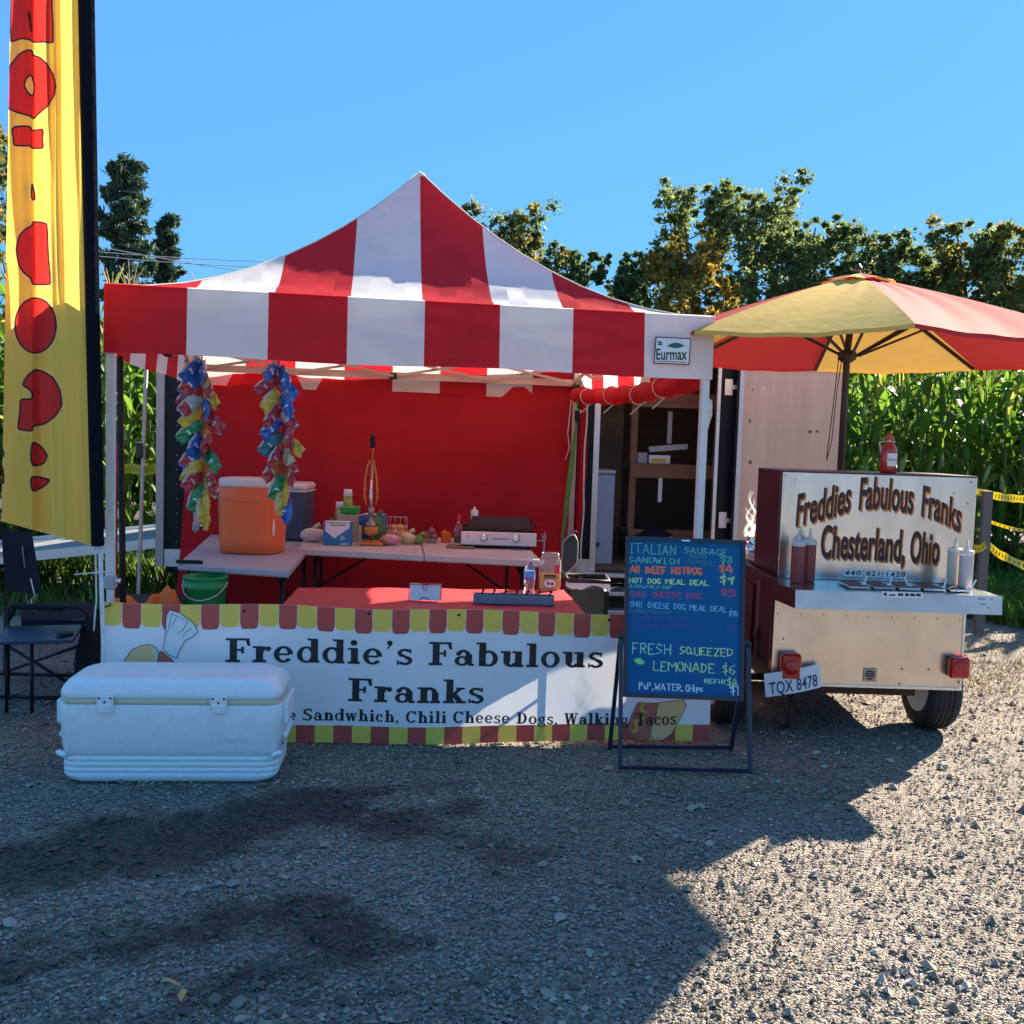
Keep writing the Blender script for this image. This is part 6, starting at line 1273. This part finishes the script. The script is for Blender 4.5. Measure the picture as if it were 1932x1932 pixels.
chalk('FRESH', 1195, 1232, 1270, 19, 'mint', .0045, 19, 1); chalk('SQUEEZED', 1284, 1232, 1386, 14, 'lime', .0045, 20, 3)
chalk('LEMONADE', 1234, 1263, 1352, 17, 'lime', .0045, 21, 4); chalk('$6', 1364, 1268, 1390, 18, 'lime', .004, 22, 2)
chalk('REFill', 1330, 1286, 1372, 8, 'mint', .0035, 23, 1); chalk('$4', 1372, 1291, 1394, 16, 'lime', .0045, 24, 2)
chalk('PoP,WATER,CHips', 1206, 1299, 1328, 12, 'white', .0042, 25, 4); chalk('$1', 1378, 1305, 1396, 17, 'white', .0045, 26, 3)
b = MB(); lc = PB.st(1207, 1247)
b.add([PB.at(lc[0]+(.021 if a % 6 else .028)*math.cos(a*PI/6), lc[1]+.015*math.sin(a*PI/6)+.004*math.cos(a*PI/6)*-1, .0048) for a in range(12)], [tuple(range(12))], ch['green']); b.build('lemon_drawing', t)
for A_, B_, nm in ((fL, fR, 0), (rL, rR_, 1)):
    q0 = at_y(1172, 1200, YB+.0); q1 = at_y(1412, 1215, YB+.0)
    for s_, e_ in ((A_, q0), (B_, q1)):
        if nm: e_ = e_+Vector((0, .02, -.0))
        b = MB(); b.tube([s_, e_], .0095, M_bf, 4, sq=True); b.build('leg', t)
    b = MB(); b.tube([A_+Vector((.0, 0, .012)), B_+Vector((0, 0, .012))], .0085, M_bf, 4, sq=True); b.build('foot_bar', t)
for q, e in ((at_y(1172, 1200, YB), PB.at(0, H_*.33, .005)), (at_y(1412, 1215, YB), PB.at(W_, H_*.33, .005))):
    b = MB(); b.tube([q+Vector((0, -.012, 0)), q+Vector((0, .03, 0))], .014, M_bf, 8); b.tube([q, e], .008, M_bf, 8); b.build('pivot_bolt', t)
b = MB(); b.tube([q0+Vector((0, .005, -.20)), q1+Vector((0, .005, -.20))], .006, M_bf, 6); b.build('cross_rod', t)

# ================================================================== HOT DOG CART
PYc = 5.35; X0, X1 = at_y(1459, 1200, PYc).x, at_y(1819, 1200, PYc).x
cart = thing('hot_dog_cart', 'hot dog cart trailer with stainless back panel, upright sign hood and maroon sides', 'food cart', ((X0+X1)/2, 6.0, 0))
zb, zt = at_y(1640, 1297, PYc).z, at_y(1640, 1145, PYc).z+.02; YE = 6.95
def sl4(P, m): 
    b = MB(); b.add(P, [(0, 1, 2, 3)], m); return b
b = MB(); b.box(((X0+X1)/2, PYc+.008, (zb+zt)/2), (X1-X0, .012, zt-zb), M_inox2, bev=.002); b.build('rear_panel', cart)
b = MB(); b.box((X0+.004, (PYc+YE)/2+.02, (zb+.86)/2-.01), (.03, YE-PYc-.02, .86-zb), M_maroon, bev=.003)
b.box((X0-.014, PYc+.30, .58), (.008, .03, .44), mat('worn_door_edge', (.22, .10, .09), .5)); b.build('side_panel', cart)
b = MB(); b.box((X0-.020, PYc+.62, .56), (.012, .42, .40), M_maroon, bev=.003); b.box((X0-.028, PYc+.28, .50), (.012, .05, .06), M_rust, bev=.003); b.build('side_door', cart)
b = MB(); b.box((X1-.004, (PYc+YE)/2+.02, .705), (.03, YE-PYc-.02, .29), M_maroon, bev=.003); b.build('side_panel', cart)
b = MB(); b.box(((X0+X1)/2, YE, (zb+.86)/2), (X1-X0, .02, .86-zb), M_maroon); b.box(((X0+X1)/2, (PYc+YE)/2, zb+.012), (X1-X0-.07, YE-PYc-.04, .015), M_rust); b.build('front_panel', cart)
b = MB(); b.box(((X0+X1)/2, (6.05+YE)/2, .862), (X1-X0+.02, YE-6.05, .03), M_inox, bev=.004); b.build('cooking_deck', cart)
# tray: open-topped shallow box sticking out towards us
M_tray = mat('brushed_tray_steel', (.62, .63, .64), .42, metal=.85, noise=.25, nscale=3.5, bump=.1, bscale=9); TYf, TYb = 5.06, 5.52; tL0, tR0 = at_y(1501, 1112, TYf), at_y(1891, 1126, TYf); bL0 = at_y(1460, 1089, TYb); bR0 = at_y(1832, 1108, TYb)
dz = .094
b = MB(); zt0 = (tL0.z+tR0.z)/2
b.add([(tL0.x, TYf, zt0), (tR0.x, TYf, zt0), (tR0.x, TYf-.010, zt0-dz), (tL0.x, TYf-.010, zt0-dz)], [(0, 3, 2, 1)], M_tray); 
b.add([(tL0.x, TYf-.009, zt0-dz), (tR0.x, TYf-.009, zt0-dz), (tR0.x, PYc+.0, zt0-dz), (X0, PYc, zt0-dz)], [(0, 1, 2, 3)], M_inox)
b.build('tray_front', cart)
b = MB(); b.add([(tL0.x-.001, TYf, zt0), (tL0.x-.001, TYf-.009, zt0-dz), (X0-.002, PYc-.005, zt0-dz+.0), (X0-.03, TYb, zt0-dz), (X0-.03, TYb, zt0)], [(0, 1, 2, 3, 4)], M_maroon); b.build('tray_side', cart, label='dark maroon left end of the tray')
b = MB(); b.add([(tR0.x, TYf, zt0), (tR0.x, TYf-.009, zt0-dz), (tR0.x-.02, TYb, zt0-dz), (tR0.x-.02, TYb, zt0)], [(0, 1, 2, 3)], M_inox); b.build('tray_side', cart)
b = MB(); b.add([(tL0.x, TYf+.002, zt0-.004), (tR0.x-.002, TYf+.002, zt0-.004), (tR0.x-.022, TYb+.3, zt0-.004), (X0-.028, TYb+.3, zt0-.004)], [(0, 1, 2, 3)], M_inox); b.build('tray_top', cart)
# hood
HY = 5.52; hTL, hTR, hBL, hBR = at_y(1477, 887, HY), at_y(1842, 903, HY), at_y(1468, 1089, HY), at_y(1830, 1108, HY)
zh = (hTL.z+hTR.z)/2; hx0, hx1 = (hTL.x+hBL.x)/2, (hTR.x+hBR.x)/2; HD = .50
b = MB(); b.box(((hx0+hx1)/2, HY+.005, (zh+zt0)/2-.002), (hx1-hx0, .008, zh-zt0), M_inox, bev=.002); hd_ = b.build('sign_panel', cart)
b = MB(); b.box((hx0-.006, HY+.01+HD/2, (zh+zt0)/2), (.012, HD, zh-zt0+.004), M_maroon, bev=.002); b.build('hood_side', cart, label='maroon left side of the hood')
b = MB(); b.box((hx1+.005, HY+.01+HD/2, (zh+zt0)/2), (.010, HD, zh-zt0), M_inox, bev=.002); b.build('hood_side', cart)
b = MB(); b.box(((hx0+hx1)/2, HY+.01+HD/2, zh+.003), (hx1-hx0+.02, HD+.02, .006), mat('dark_hood_top', (.10, .05, .05), .4)); b.box(((hx0+hx1)/2, HY+.01+HD, (zh+zt0)/2+.03), (hx1-hx0, .01, zh-zt0-.06), M_maroon); b.build('hood_top', cart)
HP = Plane((hx0, HY-.0, zt0), (1, 0, 0), (0, 0, 1)); 
def hpx(x, y, z=0): s_, t_ = HP.st(x, y); return HP.at(s_, t_, .0012+z)
M_lo = mat('orange_letter_edge', (.72, .22, .04), .5); M_lm = mat('dark_maroon_letter', (.045, .010, .010), .45)
def basel(P, x):
    for (xa, ya), (xb, yb) in zip(P, P[1:]):
        if x <= xb or (xb, yb) == P[-1]: return ya+(yb-ya)*(x-xa)/(xb-xa)
def subdiv(vf, n=0): return vf
def cartword(text, x0, x1, P, cap, z0, slope=.0):
    for dx_, dy_, bold, m_, zz, xs in ((2.4, 2.6, .035, M_lo, 0, 0), (0, 0, .022, M_lm, .0012, 0)):
        vs, fs = bfont(text, 1, bold, shear=.22); mx_ = max(v[0] for v in vs); mn = min(v[0] for v in vs); ch_ = .72; b = MB()
        put2d(b, (vs, fs), lambda x, y, z: hpx(x0+(x-mn)/(mx_-mn)*(x1-x0)+dx_, basel(P, x0+(x-mn)/(mx_-mn)*(x1-x0))-y/ch_*cap+dy_, zz+z0), m_); o = b.build('sign_lettering', cart, origin=cart['_o']) 
B1 = [(1500, 992), (1560, 978), (1606, 962), (1660, 958), (1724, 968), (1770, 982), (1816, 1006)]
cartword('Freddies', 1501, 1606, B1, 60, 0); cartword('Fabulous', 1620, 1724, B1, 61, 0); cartword('Franks', 1738, 1814, B1, 60, 0)
B2 = [(1549, 1051), (1640, 1055), (1775, 1064)]
cartword('Chesterland,', 1549, 1706, B2, 62, 0); cartword('Ohio', 1718, 1772, B2, 60, 0)
b = MB()
for x0, x1, y, s_ in ((1591, 1626, 1086, '440'), (1631, 1662, 1087.5, '821'), (1667, 1710, 1089, '1428')):
    b.add([hpx(x0, y+1, 0), hpx(x1, y+2, 0), hpx(x1, y-11, 0), hpx(x0, y-12, 0)], [(0, 1, 2, 3)], M_inkwhite)
    vs, fs = bfont(s_, 1, .02, shear=.1, space=1.15); mx_ = max(v[0] for v in vs); put2d(b, (vs, fs), lambda x, y_, z: hpx(x0+2+x/mx_*(x1-x0-4), y-1-y_/.72*9, .0008), M_inkblack)
b.add([hpx(x, y, .0004) for x, y in ((1662.5, 1083), (1666.5, 1083.2), (1666.5, 1081.6), (1662.5, 1081.4))], [(0, 1, 2, 3)], M_inkblack)
b.build('phone_number', cart)
for (x, y) in ((1483, 897), (1832, 910), (1487, 1080), (1826, 950), (1800, 930), (1820, 1050), (1500, 905)):
    b = MB(); q = hpx(x, y, -.001); b.lathe(q, [(.004, 0), (.003, .002)], M_dark, 8, axis=rotx(PI/2)); b.build('screw', cart)
TP = Plane((tL0.x, TYf-.010, zt0-dz), (1, 0, 0), (0, .106, 1)); tp = lambda x, y, z=0: TP.at(*TP.st(x, y), .001+z)
b = MB(); b.add([tp(x, y) for x, y in ((1664, 1126.5), (1741, 1129), (1741, 1118), (1664, 1115.5))], [(0, 1, 2, 3)], M_inkwhite)
b.add([tp(x, y, .0006) for x, y in ((1667, 1124), (1673, 1124.2), (1673, 1118.2), (1667, 1118))], [(0, 1, 2, 3)], M_inkblack)
for i, (x, w_) in enumerate(((1677, 12), (1694, 10), (1707, 8), (1717, 9), (1728, 9))): b.add([tp(x, 1124+i*.3, .0006), tp(x+w_, 1124.5+i*.3, .0006), tp(x+w_, (1121 if i == 0 else 1119)+i*.3, .0006), tp(x, (1121.5 if i == 0 else 1118.5)+i*.3, .0006)], [(0, 1, 2, 3)], M_inkblack)
b.build('sticker', cart, label='small white sticker with black print')
b = MB()
for (x, y, w_) in ((1845, 1131, 14), (1868, 1131, 5), (1848, 1141, 12), (1862, 1148, 6)): b.add([tp(x, y), tp(x+w_, y+.4), tp(x+w_, y-2), tp(x, y-2.4)], [(0, 1, 2, 3)], mat('faint_grey_print', (.2, .2, .2), .6))
b.build('faint_print', cart)
# food pans with lids and spoons
for i, x in enumerate((1612, 1658, 1705, 1752, 1800)):
    q = Vector((at_y(x, 1100, 5.26).x, 5.27, zt0-.002)); b = MB(); b.box(q+Vector((0, 0, .008)), (.115, .20, .014), M_inox, bev=.004); b.box(q+Vector((0, 0, .0165)), (.088, .17, .003), mat('relish_tint', (.18, .07, .04), .5)); pn = b.build('food_pan', cart)
for i, (x, tl_) in enumerate(((1630, .25), (1678, .2), (1716, -.5), (1781, .2), (1832, .45))):
    q = Vector((at_y(x, 1100, 5.22).x, 5.22, zt0+.012)); b = MB(); b.box(q+Vector((tl_*.03, 0, .024)), (.009, .003, .055), M_paper, roty(tl_), .001); b.box(q+Vector((-tl_*.01, 0, .0)), (.022, .01, .02), M_paper, bev=.003); single(b, 'serving_spoon', ['leftmost', 'second from the left', 'middle', 'fourth from the left', 'rightmost'][i]+' white spoon sticking out of the topping pans on the cart tray', 'spoon', tuple(q), 'white spoons in the topping pans')
# lights, plate, badge
PP = Plane((X0, PYc, 0), (1, 0, 0), (0, 0, 1)); pp_ = lambda x, y, z=0: PP.at(*PP.st(x, y), .001+z)
for (xa, ya, xb, yb, lb) in ((1513-4, 1227, 1465, 1281, 'left'), (1825, 1235, 1780, 1277, 'right')):
    a, c = pp_(min(xa, xb), max(ya, yb)), pp_(max(xa, xb), min(ya, yb)); ctr = (a+c)/2; w_ = abs(c.x-a.x)*.93; h_ = abs(c.z-a.z)*.9
    b = MB(); b.box(ctr+Vector((0, -.012, 0)), (w_*.92, .022, h_*.92), M_black, bev=.004); lt_ = b.build('tail_light', cart)
    b = MB(); b.box(ctr+Vector((0, -.045, 0)), (w_, .042, h_), M_lens, bev=.012); b.build('lens', lt_)
    b = MB(); b.lathe(ctr+Vector((0, -.067, 0)), [(w_*.38, 0), (w_*.36, .003), (w_*.10, .004)], M_lens, 22, axis=rotx(PI/2)); b.build('reflector', lt_)
ps = Plane(pp_(1440, 1311)+Vector((0, -.05, 0)), pp_(1546, 1293)-pp_(1440, 1311), Vector((-.12, .0, 1))); pw = (pp_(1546, 1296)-pp_(1440, 1311)).length; ph = .128
def plc(u, v, z=0): p_ = ps.at(u*pw, v*ph, 0); return p_+Vector((0, -z-.02*math.sin(PI*u)+.012*u, 0))
b = MB(); b.grid(lambda u, v: plc(u, v), 10, 4, mat('plate_white', (.72, .76, .82), .35)); lp_ = b.build('license_plate', cart)
def flatsub(vf, place, m): b = MB(); put2d(b, vf, place, m); return b
vs, fs = bfont('TQX 8478', 1, .012, space=1.08); mx_ = max(v[0] for v in vs)
flatsub((vs, fs), lambda x, y, z: plc(.07+.86*x/mx_, .10+y*.72, .003), mat('plate_navy', (.01, .03, .12), .4)).build('plate_number', lp_)
vs, fs = bfont('OHIO', 1, .02, space=1.1); mx_ = max(v[0] for v in vs)
flatsub((vs, fs), lambda x, y, z: plc(.33+.26*x/mx_, .84+y*.15, .003), M_redink).build('plate_state', lp_)
b = MB(); b.box(pp_(1490, 1288)+Vector((0, -.012, .0)), (.20, .02, .05), M_rust, roty(.1)); b.build('plate_bracket', lp_)
b = MB(); c0 = pp_(1641, 1273); 
for s_, m_, z_ in ((.036, M_rust, 0), (.034, mat('badge_tan', (.45, .38, .28), .5), .0006)): b.add([c0+Vector((sx_*s_, -z_, sz_*s_)) for sx_, sz_ in ((-1, -1), (1, -1), (1, 1), (-1, 1))], [(0, 1, 2, 3)], m_)
b.add([c0+Vector((.024*math.cos(a*PI/8), -.0012, .012+.012*math.sin(a*PI/8))) for a in range(9)], [tuple(range(9))], M_rust)
for k in range(2): b.add([c0+Vector((x, -.0012, z-k*.012)) for x, z in ((-.026, .0), (.026, .0), (.026, .009), (-.026, .009))], [(0, 1, 2, 3)], M_rust)
b.add([c0+Vector((.02*math.cos(a*PI/8), -.0012, -.018-.010*math.sin(a*PI/8))) for a in range(9)], [tuple(range(8, -1, -1))], M_rust); b.build('maker_badge', cart)
for i in range(9):
    for yy in (1158, 1288):
        b = MB(); x_ = 1468+i*43; b.lathe(pp_(x_ if yy < 1200 else x_-3, yy+(x_-1468)*.034), [(.0045, 0), (.004, .0015), (.002, .0025)], M_alu, 8, axis=rotx(PI/2)); b.build('rivet', cart)
b = MB(); b.box(((X0+X1)/2, PYc-.001, zb+.006), (X1-X0+.004, .010, .014), M_alu); b.build('bottom_edge_trim', cart)
b = MB(); b.box((X1-.004, PYc-.001, (zb+zt)/2), (.012, .008, zt-zb-.04), M_alu); b.build('corner_edge_trim', cart)
for x, y in ((1702, 1262), (1752, 1263), (1808, 1287), (1697, 1290), (1478, 1205)):
    b = MB(); b.lathe(pp_(x, y), [(.005, 0), (.004, .002)], M_dark, 8, axis=rotx(PI/2)); b.build('bolt', cart)
# axle, wheels, stand
WY = 5.63; wr = .255
for wx, nm in ((2.40, 'right'), (1.24, 'left')):
    c = Vector((wx, WY, wr)); ax = roty(PI/2)
    b = MB(); b.lathe(c, [(wr*.62, -.075), (wr*.80, -.088), (wr*.93, -.082), (wr, -.058), (wr, .058), (wr*.93, .082), (wr*.80, .088), (wr*.62, .075)], M_tyre, 44, axis=ax)
    wl = b.build('wheel', cart)
    b = MB()
    for k in (-.04, -.013, .013, .04): b.lathe(c+Vector((k, 0, 0)), [(wr+.004, -.009), (wr+.004, .009)], M_tyre, 44, axis=ax)
    b.build('tread', wl)
    b = MB(); b.lathe(c, [(wr*.60, -.078), (wr*.64, -.080), (wr*.64, -.070), (wr*.5, -.05), (wr*.5, .03), (wr*.2, .05), (.03, .06), (.03, -.02)], M_steel, 28, axis=ax); b.build('rim', wl)
b = MB(); b.box((1.72, PYc+.14, zb-.045), (1.06, .05, .045), M_rust, bev=.004); b.build('rear_beam', cart)
b = MB(); b.tube([(1.24, WY, wr), (2.40, WY, wr)], .02, M_rust, 8); b.box((1.72, 6.3, zb-.03), (.06, 1.5, .05), M_rust); b.build('axle', cart)
b = MB(); q = at_y(1497, 1310, PYc+.1); q2 = at_z(1490, 1398, .01); b.tube([q, Vector((q.x-.02, PYc+.12, .02))], .013, M_rust, 8); b.lathe((q.x-.02, PYc+.12, 0), [(.035, .002), (.035, .014)], M_rust, 10); b.build('stand_leg', cart)
b = MB(); b.tube([(1.5, PYc+.1, zb-.02), (1.6, PYc+.05, .12), (1.72, PYc+.1, .10), (1.80, PYc+.15, .03)], .006, M_black, 6); b.build('wiring', cart)
# squeeze bottles on the tray
def squeeze(x, y, Yq, hpx_, fill, label, lvl=.8, tip=True):
    q = Vector((at_y(x, y, Yq).x, Yq, zt0-.003)); t = thing('squeeze_bottle', label, 'bottle', tuple(q)); k = sc_at(q); h = hpx_*k; r = .036
    b = MB(); b.lathe(q, [(r*.95, 0), (r, .006), (r, h*.80), (r*.95, h*.83)], fill, 22); b.build('bottle_body', t)
    b = MB(); b.lathe(q+Vector((0, 0, h*.832)), [(r*1.03, 0), (r*1.03, h*.10), (r*.8, h*.12)], M_frost, 22); b.build('collar', t)
    b = MB(); b.lathe(q+Vector((0, 0, h*.953)), [(r*.55, 0), (.010, h*.06), (.004, h*.24)], M_frost, 12); b.build('nozzle', t)
M_kr = mat('ketchup_in_plastic', (.30, .05, .045), .35, spec=.4); M_ma = mat('pale_sauce_in_plastic', (.62, .56, .44), .35)
M_ma2 = mat('pinkish_sauce_in_plastic', (.62, .50, .46), .35)
squeeze(1503, 1100, 5.36, 80, M_kr, 'front left squeeze bottle of ketchup, the leftmost on the cart tray'); squeeze(1524, 1098, 5.43, 80, M_kr, 'rear squeeze bottle of ketchup, second from the left on the cart tray')
squeeze(1798, 1105, 5.36, 72, M_ma, 'pale squeeze bottle, left of the pair at the right end of the cart tray'); squeeze(1820, 1112, 5.28, 72, M_ma2, 'pinkish squeeze bottle, rightmost on the cart tray')
# ketchup bottle on the hood
q = Vector((at_y(1675, 892, 5.6).x, 5.6, zh+.0065)); t = thing('ketchup_bottle', 'red ketchup bottle with a white label standing on top of the cart sign', 'bottle', tuple(q)); M_k2 = mat('glossy_ketchup', (.50, .04, .03), .18, coat=.5)
b = MB(); b.lathe(q, [(.040, 0), (.046, .008), (.046, .11), (.040, .14), (.024, .165), (.022, .178)], M_k2, 26); b.build('bottle_body', t)
b = MB(); b.lathe(q+Vector((0, 0, .179)), [(.024, 0), (.024, .02), (.014, .03), (.010, .042)], mat('red_screw_cap', (.60, .10, .06), .4), 20); b.build('cap', t)
b = MB(); b.lathe(q+Vector((0, 0, .172)), [(.034, 0), (.035, .006)], M_frost, 18); b.tube([q+Vector((-.03, 0, .175)), q+Vector((-.055, 0, .17)), q+Vector((-.05, 0, .14)), q+Vector((-.044, 0, .11))], .005, M_frost, 6); b.build('neck_ring', t)
b = MB(); b.grid(lambda u, v: q+Vector((.0468*math.sin(rad(-28+75*u)), -.0468*math.cos(rad(-28+75*u)), .04+.07*v)), 8, 3, M_paper); 
def klab(x, y, z): a = rad(-22+63*x); return q+Vector((.0474*math.sin(a), -.0474*math.cos(a), .070+.018*y))
vs, fs = bfont("Frank's", 1, .02, shear=.1); mx_ = max(v[0] for v in vs); put2d(b, (vs, fs), lambda x, y, z: klab(x/mx_, y, z), M_redink); b.build('label', t)
# foil-wrapped heap and blue carton on the cooking deck, with a wisp of steam
q = Vector((at_y(1418, 1040, 6.4).x, 6.3, .70)); b = MB(); b.box((q.x+.10, 6.35, .74), (.26, .34, .02), M_inox, bev=.003); b.tube([(q.x+.2, 6.35, .73), (q.x+.28, 6.35, .60)], .012, M_rust); b.build('side_shelf', cart)
b = MB(); b.box((q.x+.02, 6.25, .825), (.13, .12, .15), mat('blue_white_carton', (.04, .28, .50), .5, col2=(.55, .60, .62), nscale=12), bev=.004); single(b, 'food_carton', 'blue and white carton behind the right edge of the chalkboard', 'carton', (q.x+.02, 6.25, .75))
b = MB(); r = random.Random(2)
b.blob((q.x+.03, 6.28, .945), (.10, .08, .04), M_chrome, 12, 9, .28); b.smooth = [False]*len(b.f); single(b, 'foil_heap', 'crumpled bright foil on the blue and white carton', 'foil', (q.x, 6.28, .90))
sm = bpy.data.materials.new('steam'); sm.use_nodes = True; N = sm.node_tree.nodes; L = sm.node_tree.links; N.remove(N['Principled BSDF'])
tb_ = N.new('ShaderNodeBsdfTransparent'); tl_ = N.new('ShaderNodeBsdfTranslucent'); tl_.inputs[0].default_value = (.9, .9, .92, 1); mx_ = N.new('ShaderNodeMixShader'); mx_.inputs[0].default_value = .07
L.new(tb_.outputs[0], mx_.inputs[1]); L.new(tl_.outputs[0], mx_.inputs[2]); L.new(mx_.outputs[0], N['Material Output'].inputs['Surface'])
b = MB(); r = random.Random(5)
for w_ in range(7):
    ph = r.uniform(0, 6); x0 = 1418+r.uniform(-8, 10); y1 = r.uniform(925, 985); n = 12
    P = [at_y(x0+7*math.sin(i*.7+ph)+(w_-3)*i*.25, 1012-(1012-y1)*i/n, 6.28) for i in range(n+1)]; b.tube(P, r.uniform(.007, .016), sm, 8, r2=.003)
o = b.build('steam'); o['kind'] = 'stuff'; o['label'] = 'thin wisps of steam rising beside the cart hood'; o['category'] = 'steam'

# ================================================================== PATIO UMBRELLA on the cart
UC = Vector((at_y(1602, 600, 6.2).x, 6.2, 0)); UR, UZ, UT = 1.42, 2.155, 2.60
um = thing('patio_umbrella', 'open yellow and red patio umbrella standing behind the hot dog cart', 'umbrella', (UC.x, UC.y, 0)); tp0 = at_y(1632, 520, 6.2); UT = tp0.z
lean = Vector((tp0.x-UC.x, 0, 0)); 
def uz(t): return UZ+(UT-UZ)*(1-t)**1.0*(1+.18*t)     # slightly domed
def upt(a, t, sag=0): 
    r = UR*t; return Vector((UC.x+.04+r*math.sin(a), UC.y-r*math.cos(a), uz(t)-sag))
for k in range(8):
    a0, a1 = (k-.5)*PI/4-rad(30), (k+.5)*PI/4-rad(30)
    def pf(u, v, a0=a0, a1=a1):
        t = .12+.88*v; p0, p1 = upt(a0, t), upt(a1, t); s = math.sin(PI*u); p = p0.lerp(p1, u); c = Vector((UC.x+.04, UC.y, p.z)); p += (c-p)*(.035*s*v)
        p.z -= .035*s*v*(1-.3*v)+.004*math.sin(u*20+v*9)*s; return p
    b = MB(); b.grid(pf, 14, 14, M_uy if k % 2 == 0 else M_ur); b.build('canopy_panel', um, label='yellow canopy panel' if k % 2 == 0 else 'red canopy panel')
    b = MB(); b.grid(lambda u, v: pf(u, 1)+Vector((0, 0, -.0+0))+Vector((0, 0, -.022*v)), 14, 1, M_uy if k % 2 == 0 else M_ur); b.build('canopy_hem', um)
b = MB()
for k in range(8):
    a0, a1 = (k-.5)*PI/4-rad(30), (k+.5)*PI/4-rad(30)
    b.grid(lambda u, v: upt(a0, .16*v+.002).lerp(upt(a1, .16*v+.002), u)+Vector((0, 0, .016-.006*v+.014*math.sin(PI*u)*v)), 6, 4, M_uy if k % 2 == 0 else M_ur)
b.build('vent_cap', um)
M_umpole = mat('dark_bronze_pole', (.035, .028, .026), .4)
for k in range(8):
    a = (k-.5)*PI/4-rad(30); b = MB(); b.tube([upt(a, .03, .02), upt(a, .99, .018)], .009, M_umpole, 6, sq=True); rb = b.build('rib', um)
    b = MB(); b.tube([Vector((UC.x+.02, UC.y, UZ-.03))+Vector((.05*math.sin(a), -.05*math.cos(a), 0)), upt(a, .45, .03)], .007, M_umpole, 6, sq=True); b.build('strut', rb)
pb0 = Vector((at_y(1584, 900, 6.2).x-.0, 6.2, .40)); b = MB(); b.tube([pb0, Vector((UC.x, 6.2, UZ)), Vector((UC.x+.035, 6.2, UT-.02))], .021, M_umpole, 14); b.build('pole', um)
b = MB(); b.lathe((UC.x+.0, 6.2, UZ-.07), [(.03, 0), (.055, .02), (.055, .06), (.032, .075)], M_umpole, 14); b.build('runner_hub', um)
b = MB(); b.lathe((UC.x+.04, 6.2, UT+.03), [(.03, 0), (.02, .02), (.008, .04)], M_umpole, 12); b.build('finial', um)
b = MB(); x_ = UC.x-.04; b.tube([(x_, 6.17, UZ-.05), (x_-.02, 6.17, 1.9), (x_-.035, 6.17, 1.6), (x_-.06, 6.17, 1.48)], .003, M_umpole, 5); b.tube([(x_-.02, 6.17, UZ-.05), (x_-.035, 6.17, 1.85), (x_-.06, 6.17, 1.5)], .003, M_umpole, 5); b.build('pull_cord', um)

for o in bpy.data.objects:
    if '_o' in o: del o['_o']
